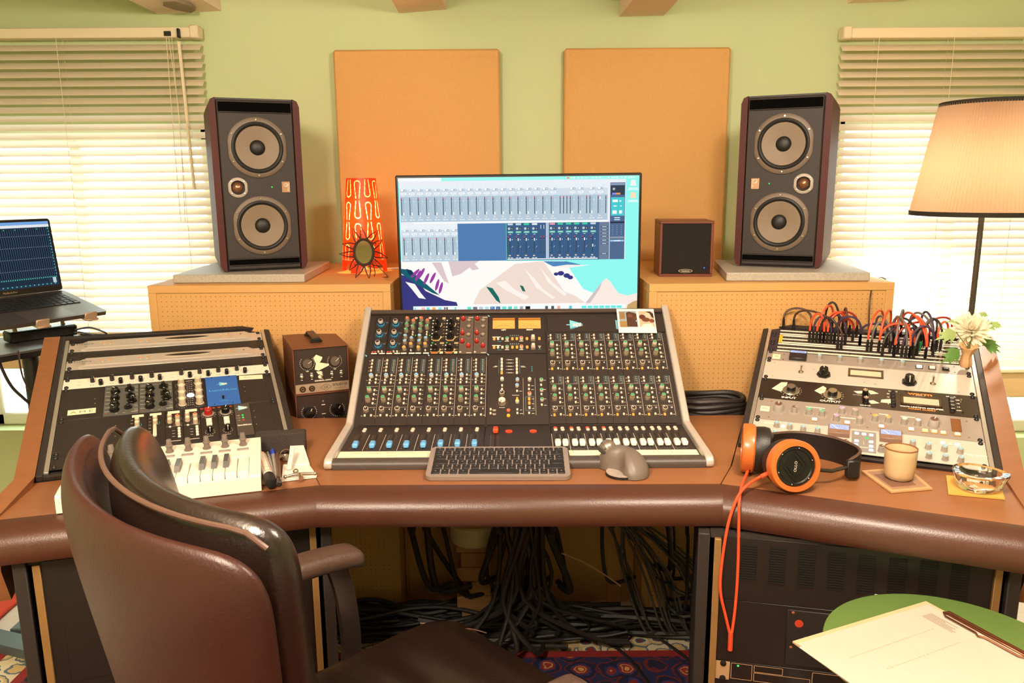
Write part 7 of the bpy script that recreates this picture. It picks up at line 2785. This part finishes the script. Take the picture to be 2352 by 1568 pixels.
for k in range(22):
    x0, y0 = rnd2.uniform(.30, .52), rnd2.uniform(2.03, 2.1)
    b.tube(spline([(.12 + k * .006, 2.02, .66), (.22 + k * .004, 2.06, .50), (x0, y0, .30), (x0 + .06, y0, .12), (x0 + .1, y0 + .03, FZ + .03)], 4), .0035, mat('grey_lead', '4a443c', .6), 6)
for k in range(16):
    x0 = rnd2.uniform(.5, .85)
    b.tube([(x0 + .06 * math.cos(2 * PI * i / 16) * (1 + .2 * math.sin(k)), 2.06 + .05 * math.sin(2 * PI * i / 16), FZ + .03 + k * .011 + .01 * math.sin(i)) for i in range(16)], .006, BK2, 6, closed=True)
t = b.build('cable_heap', kind='stuff')
tag(t, 'black heap of tangled cables along the floor behind the rug', 'cables')
t = MB().tube(spline([at(1290, 1270, Y=1.95), at(1340, 1290, Y=1.96), at(1390, 1320, Y=1.97), at(1425, 1345, Y=1.98)], 6), .0022, mat('pale_lead', 'b08a6a', .5), 6).build('thin_lead')
tag(t, 'thin pale lead running across the dark cables below the desk', 'cable')
for k, (pts, lab) in enumerate(((((1280, 1420), (1330, 1450), (1420, 1490), (1490, 1568), (1520, 1640)), 'black cable running over the rug towards the room'), (((1420, 1400), (1460, 1440), (1520, 1470), (1590, 1520), (1640, 1560)), 'black cable curving over the rug towards the right rack'))):
    t = MB().tube(spline([at(x, y, z=FZ + .014) for x, y in pts], 6), .0045, BK2, 6).build('floor_cable')
    tag(t, lab, 'cable')
P = at(1090, 1195, Y=2.12)
t = thing('round_box', 'round cream lidded box half hidden behind the cables below the desk', 'box', (P.x, P.y, P.z - .055))
MB().lathe([(.05, -.01), (.068, .0), (.070, .012), (.070, .05), (.066, .056), (.0001, .058)], mat('cream_box', 'c9b48e', .5), 32, caps=True).build('box_body', t)
MB().lathe([(.0715, .040), (.0725, .044), (.0725, .055), (.067, .0595), (.0001, .060)], mat('cream_box', 'c9b48e', .5), 32, caps=False).build('lid', t)
bz = P.z - .055 - .01
t = thing('wooden_block_stack', 'small stack of pale wooden battens carrying the round cream box', 'blocks', (P.x, P.y, FZ + .008))
k = 0
z = 0
while z < bz - FZ - .008 - .004:
    h = min(.045, bz - FZ - .008 - z)
    MB().box(((k % 2) * .006 - .003, 0, z + h / 2), (.085 if k % 2 else .10, .06, h - .001), mat('pale_batten', 'a8794a', .6, noise=(8, .2), stretch=(2, 14, 14)), .002).build('batten', t)
    z += h
    k += 1

# ---------------------------------------------------------------- office chair
LE = mat('dark_brown_leather', '20140f', .30, noise=(60, .10), bump=(220, .25), spec=.6, coat=.25)
LEB = mat('red_reflection_leather', '361711', .40, noise=(120, .10), bump=(300, .2), spec=.5)  # dark brown leather with a red reflection put into its colour
STI = mat('seam_thread', '6b4a38', .6)
ch = thing('office_chair', 'dark brown leather office chair seen from behind, turned towards the console', 'chair', TM(-.4225, .860, 0, rad(-46.3)))


BR, BSAG = .42, .096      # the back wraps round: radius, and how far its middle lies behind its sides


def cushion(name, W0, W1, H, z0, yf, th, m, parent, segs=(13, 13), bulge=.02, pinch=.0, cy=.06, lean=.0, rib=None, roundr=.06):
    """upholstered upright slab: width W0 at the top, W1 below; yf middle depth, th thickness"""
    nx, nz = segs
    b = MB()
    vs = []
    for side in (0, 1):
        for j in range(nz + 1):
            v = j / nz
            for i in range(nx + 1):
                u = -1 + 2 * i / nx
                w = (W1 + (W0 - W1) * v) / 2
                x = u * w
                z = z0 + H * v
                # rounded corners
                eu, ev = abs(u) * w - (w - roundr), abs(v - .5) * H - (H / 2 - roundr)
                if eu > 0 and ev > 0:
                    q = math.hypot(eu, ev)
                    if q > roundr:
                        f = roundr / q
                        x = math.copysign(w - roundr + eu * f, x)
                        z = z0 + H / 2 + math.copysign(H / 2 - roundr + ev * f, v - .5)
                e = max(0, 1 - max(abs(u) ** 6, abs(2 * v - 1) ** 6))
                prof_ = math.sqrt(e) if e > 0 else 0
                half = th / 2 * (.35 + .65 * prof_)
                off = yf + (1 if side else -1) * half
                if side:
                    off += bulge * (1 - u * u) * (1 - (2 * v - 1) ** 2)
                phi = x / BR
                x, y = (BR - off) * math.sin(phi), BR - BSAG - (BR - off) * math.cos(phi) - lean * (v * H) + .10
                vs.append((x, y, z - x * .055 * v))
    k = (nx + 1) * (nz + 1)
    g = lambda s, i, j: s * k + j * (nx + 1) + i
    fs = []
    for j in range(nz):
        for i in range(nx):
            fs.append((g(0, i, j), g(0, i + 1, j), g(0, i + 1, j + 1), g(0, i, j + 1)))
            fs.append((g(1, i, j), g(1, i, j + 1), g(1, i + 1, j + 1), g(1, i + 1, j)))
    for i in range(nx):
        fs.append((g(0, i, 0), g(1, i, 0), g(1, i + 1, 0), g(0, i + 1, 0)))
        fs.append((g(0, i, nz), g(0, i + 1, nz), g(1, i + 1, nz), g(1, i, nz)))
    for j in range(nz):
        fs.append((g(0, 0, j), g(0, 0, j + 1), g(1, 0, j + 1), g(1, 0, j)))
        fs.append((g(0, nx, j), g(1, nx, j), g(1, nx, j + 1), g(0, nx, j + 1)))
    b.add(vs, fs, m)
    o = b.build(name, parent, None, 0)
    for p in o.data.polygons:
        p.use_smooth = True
    md = o.modifiers.new('soft', 'SUBSURF')
    md.levels = md.render_levels = 2
    return o


cushion('back_shell', .585, .41, .60, .43, .028, .050, LEB, ch, bulge=.0, cy=.050, lean=.17, roundr=.06)
cushion('back_cushion', .585, .42, .578, .46, .086, .074, LE, ch, bulge=.02, cy=.050, lean=.17, roundr=.055)


def rim(W, z, y, r, m, name, cy, lean, drop=.1, rr=.085):
    pts = []
    w = W / 2
    for i in range(25):
        u = (-1 + 2 * i / 24) * .95
        x = u * w
        zz = z
        e = abs(x) - (w - rr)
        if e > 0:
            zz = z - (rr - math.sqrt(max(0, rr * rr - e * e)))
        phi = x / BR
        pts.append(((BR - y) * math.sin(phi), BR - BSAG - (BR - y) * math.cos(phi) - lean * (zz - .43) + .10, zz - (BR - y) * math.sin(phi) * .055))
    return MB().tube(pts, r, m, 8).build(name, ch)


rim(.565, 1.034, .064, .0032, mat('piping_highlight_leather', '5a4034', .4), 'piping', .050, .17, rr=.055)  # piping colour lightened to stand for the highlight along the rim seam
# the seat
nx, ny = 18, 16
b = MB()
vs = []
SW, SD, SY = .53, .51, .15
for s in (0, 1):
    for j in range(ny + 1):
        v = j / ny
        for i in range(nx + 1):
            u = -1 + 2 * i / nx
            x = u * SW / 2 * (1 - .06 * v)
            y = SY + SD * v
            r = .07
            ex_, ey_ = abs(x) - (SW / 2 - r), (y - (SY + SD - r))
            if ex_ > 0 and ey_ > 0:
                q = math.hypot(ex_, ey_)
                if q > r:
                    x = math.copysign(SW / 2 - r + ex_ * r / q, x)
                    y = SY + SD - r + ey_ * r / q
            e = max(0, 1 - max(abs(u) ** 5, abs(2 * v - 1) ** 5))
            z = .482 + (1 if s else -1) * .048 * (.3 + .7 * math.sqrt(e))
            if s:
                rb = abs(((v * 5.2) % 1) - .5) * 2
                inner = max(0, 1 - abs(u) ** 8) * (1 if .08 < v < .86 else 0)
                z += (.008 - .016 * max(0, rb - .72) / .28) * inner
                z -= .028 * max(0, v - .8) / .2
            vs.append((x, y, z))
k = (nx + 1) * (ny + 1)
g = lambda s, i, j: s * k + j * (nx + 1) + i
fs = []
for j in range(ny):
    for i in range(nx):
        fs.append((g(0, i, j), g(0, i, j + 1), g(0, i + 1, j + 1), g(0, i + 1, j)))
        fs.append((g(1, i, j), g(1, i + 1, j), g(1, i + 1, j + 1), g(1, i, j + 1)))
for i in range(nx):
    fs.append((g(0, i, 0), g(0, i + 1, 0), g(1, i + 1, 0), g(1, i, 0)))
    fs.append((g(0, i, ny), g(1, i, ny), g(1, i + 1, ny), g(0, i + 1, ny)))
for j in range(ny):
    fs.append((g(0, 0, j), g(1, 0, j), g(1, 0, j + 1), g(0, 0, j + 1)))
    fs.append((g(0, nx, j), g(0, nx, j + 1), g(1, nx, j + 1), g(1, nx, j)))
b.add(vs, fs, LE)
o = b.build('seat', ch, None, 0)
for p in o.data.polygons:
    p.use_smooth = True
md = o.modifiers.new('soft', 'SUBSURF')
md.levels = md.render_levels = 2
for v in (.19, .385, .575, .77):
    y = SY + SD * v
    b = MB()
    b.tube([(-.20 + .4 * i / 12, y, (.5285 - .0004 * (i - 6) ** 2)) for i in range(13)], .0048, LE, 6)
    b.build('seat_rib', ch)
b = MB()
sm = SY + SD * .83
b.tube(spline([(-.235, sm - .02, .514), (-.20, sm - .006, .518), (-.1, sm, .520), (.1, sm, .520), (.20, sm - .006, .518), (.235, sm - .02, .514)], 4), .0016, STI, 5)
b.tube(spline([(-.16, SY + SD, .480), (-.165, sm + .05, .502), (-.17, sm, .520)], 4), .0012, STI, 5)
b.tube(spline([(.16, SY + SD, .480), (.165, sm + .05, .502), (.17, sm, .520)], 4), .0012, STI, 5)
b.build('seam', ch)
ARM = mat('worn_arm_leather', '4a342a', .5, noise=(70, .25), bump=(260, .5))
POLM = mat('dark_steel_tube', '5a4a42', .25, .8)
for s in (-1, 1):
    b = MB()
    pts = [(s * .280, .11, .675), (s * .285, .21, .692), (s * .287, .33, .694), (s * .285, .42, .686), (s * .282, .452, .676)]
    vs = []
    n = 12
    P = spline(pts, 4)
    for i, p in enumerate(P):
        f = min(1, .55 + .45 * min(i / 3, (len(P) - 1 - i) / 2))
        for q in range(n):
            a = 2 * PI * q / n
            vs.append((p.x + .031 * f * math.copysign(abs(math.cos(a)) ** .6, math.cos(a)), p.y, p.z + .019 * f * math.copysign(abs(math.sin(a)) ** .6, math.sin(a))))
    fs = [(i * n + q, i * n + (q + 1) % n, (i + 1) * n + (q + 1) % n, (i + 1) * n + q) for i in range(len(P) - 1) for q in range(n)] + [tuple(range(n))[::-1], tuple((len(P) - 1) * n + q for q in range(n))]
    b.add(vs, fs, ARM)
    b.build('arm_pad', ch, None, 60)
    b = MB()
    P = spline([(s * .282, .40, .672), (s * .288, .418, .61), (s * .290, .428, .52), (s * .280, .42, .455), (s * .23, .40, .415), (s * .12, .37, .405)], 5)
    vs = []
    for p in P:
        vs += [(p.x - .006, p.y - .019, p.z), (p.x + .006, p.y - .019, p.z), (p.x + .006, p.y + .019, p.z), (p.x - .006, p.y + .019, p.z)]
    fs = [(i * 4 + q, i * 4 + (q + 1) % 4, i * 4 + 4 + (q + 1) % 4, i * 4 + 4 + q) for i in range(len(P) - 1) for q in range(4)] + [(3, 2, 1, 0), tuple((len(P) - 1) * 4 + q for q in range(4))]
    b.add(vs, fs, POLM)
    b.build('arm_support', ch, None, 40)
    MB().box((s * .275, .13, .62), (.022, .03, .12), POLM, .006).build('arm_bracket', ch, None)
b = MB()
b.box((0, .38, .415), (.26, .24, .03), BLACKM, .006)
b.box((0, .19, .40), (.08, .20, .02), BLACKM, .004)
b.box((0, .10, .47), (.08, .02, .16), BLACKM, .004)
b.build('seat_mechanism', ch)
MB().cyl((0, .38, .17), (0, .38, .40), .028, POLM, n=20).build('gas_lift', ch)
for k in range(5):
    a = 2 * PI * k / 5 + .5
    e = V((.29 * math.cos(a), .38 + .29 * math.sin(a), .138))
    b = MB()
    b.tube([(.02 * math.cos(a), .38 + .02 * math.sin(a), .168), V((.16 * math.cos(a), .38 + .16 * math.sin(a), .160)), e], [.026, .021, .016], BLACKM, 10)
    lg = b.build('base_leg', ch)
    w = MB()
    for q in (-1, 1):
        o_ = V((-math.sin(a), math.cos(a), 0)) * .014 * q
        w.tube([e + o_ - V((0, 0, .049)) - V((-math.sin(a), math.cos(a), 0)) * .008, e + o_ - V((0, 0, .049)) + V((-math.sin(a), math.cos(a), 0)) * .008], .0265, BLACKP, 18)
    w.tube([e, e - V((0, 0, .04))], .006, BLACKM, 8)
    w.build('caster', lg)

# ---------------------------------------------------------------- green stool with papers
GRN = mat('green_laminate', '5a7438', .45)
Cs = V((.695, 1.115, 0))
st = thing('round_stool', 'round green-topped stool at the right front, with papers on it', 'stool', (Cs.x, Cs.y, FZ + .008))
MB().lathe([(.0001, .548), (.185, .548), (.1935, .554), (.195, .563), (.1935, .5705), (.188, .572), (.0001, .572)], GRN, 72, caps=False).build('seat_top', st)
for k in range(4):
    a = PI / 4 + k * PI / 2
    MB().tube([(.12 * math.cos(a), .12 * math.sin(a), .55), (.19 * math.cos(a), .19 * math.sin(a), .004)], .011, CHROME, 12).build('leg', st)
MB().tube([(.168 * math.cos(2 * PI * i / 40), .168 * math.sin(2 * PI * i / 40), .2) for i in range(40)], .007, CHROME, 8, closed=True).build('foot_ring', st)
ZT = .6315
PAP = mat('paper_white', 'b8ac9c', .7)
A, B, C_ = at(1846, 1473, z=ZT), at(2130, 1387, z=ZT), at(2345, 1497, z=ZT)
A, B, C_ = [V((p.x, p.y, 0)) for p in (A, B, C_)]
dx = (A - B).normalized()
dy = V((-dx.y, dx.x, 0))
if dy.dot(V((0, -1, 0))) < 0:
    dy = -dy


def sheet(name, z, off, w, h, m, lab, cat, th, rz=0.0, bend=0.0, grp=None):
    ex_ = dx.copy()
    if rz:
        ex_ = V((dx.x * math.cos(rz) - dx.y * math.sin(rz), dx.x * math.sin(rz) + dx.y * math.cos(rz), 0))
    ey_ = V((0, 0, 1)).cross(ex_)
    if ey_.dot(dy) < 0:
        ey_ = -ey_
    o0 = B + dx * off[0] + dy * off[1]
    ez_ = ex_.cross(ey_)
    M = Matrix(((ex_.x, ey_.x, 0, o0.x), (ex_.y, ey_.y, 0, o0.y), (0, 0, ez_.z, z), (0, 0, 0, 1)))
    t = thing(name, lab, cat, M, grp)
    b = MB()
    s = 1 if ez_.z > 0 else -1
    b.box((w / 2, h / 2, s * th / 2), (w, h, th), m)
    b.build('sheet', t)
    return t, s, M


t, s, M = sheet('clipboard', ZT - .0010, (-.004, -.006), .305, .232, mat('pale_board', 'c8a880', .6), 'pale clipboard with a bent wire clip lying on the green stool', 'clipboard', .003)
cl = MB()
ck = mat('copper_wire', '7a4a30', .35, .7)
cp = [(.018, .045), (.010, .05), (.010, .185), (.020, .19), (.026, .18), (.026, .125), (.032, .118), (.026, .11), (.026, .055), (.018, .045)]
cl.tube([(x - .004, y, s * .0085) for x, y in cp], .0016, ck, 6)
cl.build('wire_clip', t)
MB().box((.004, .118, s * .005), (.012, .15, .005), ck, .001).build('clip_bar', t)
for k, (off, w, h, rz, lab) in enumerate((((.004, .004), .296, .212, 0, 'lower paper sheet showing along the edges on the clipboard'), ((.010, .008), .297, .210, rad(1.2), 'topmost paper sheet with rows of small print on the clipboard'))):
    q, s, M = sheet('paper_sheet', ZT + .0026 + k * .0012, off, w, h, PAP, lab, 'paper', .0006, rz)
    if k == 1:
        b = MB()
        zz = s * .0008
        g1 = ink('b8ac9c')
        for i in range(26):
            x = .04 + i * .0088
            y0, y1 = .012, rnd2.uniform(.15, .19)
            b.rect(x, y0, x + .0016, y1, zz, g1)
        for i in range(6):
            b.rect(.018 + i * .004, .02, .020 + i * .004, .05 + rnd2.uniform(0, .03), zz, ink('8c8070'))
        b.rect(.05, .10, .22, .1008, zz, g1)
        b.rect(.05, .055, .25, .0558, zz, g1)
        b.build('small_print', q)
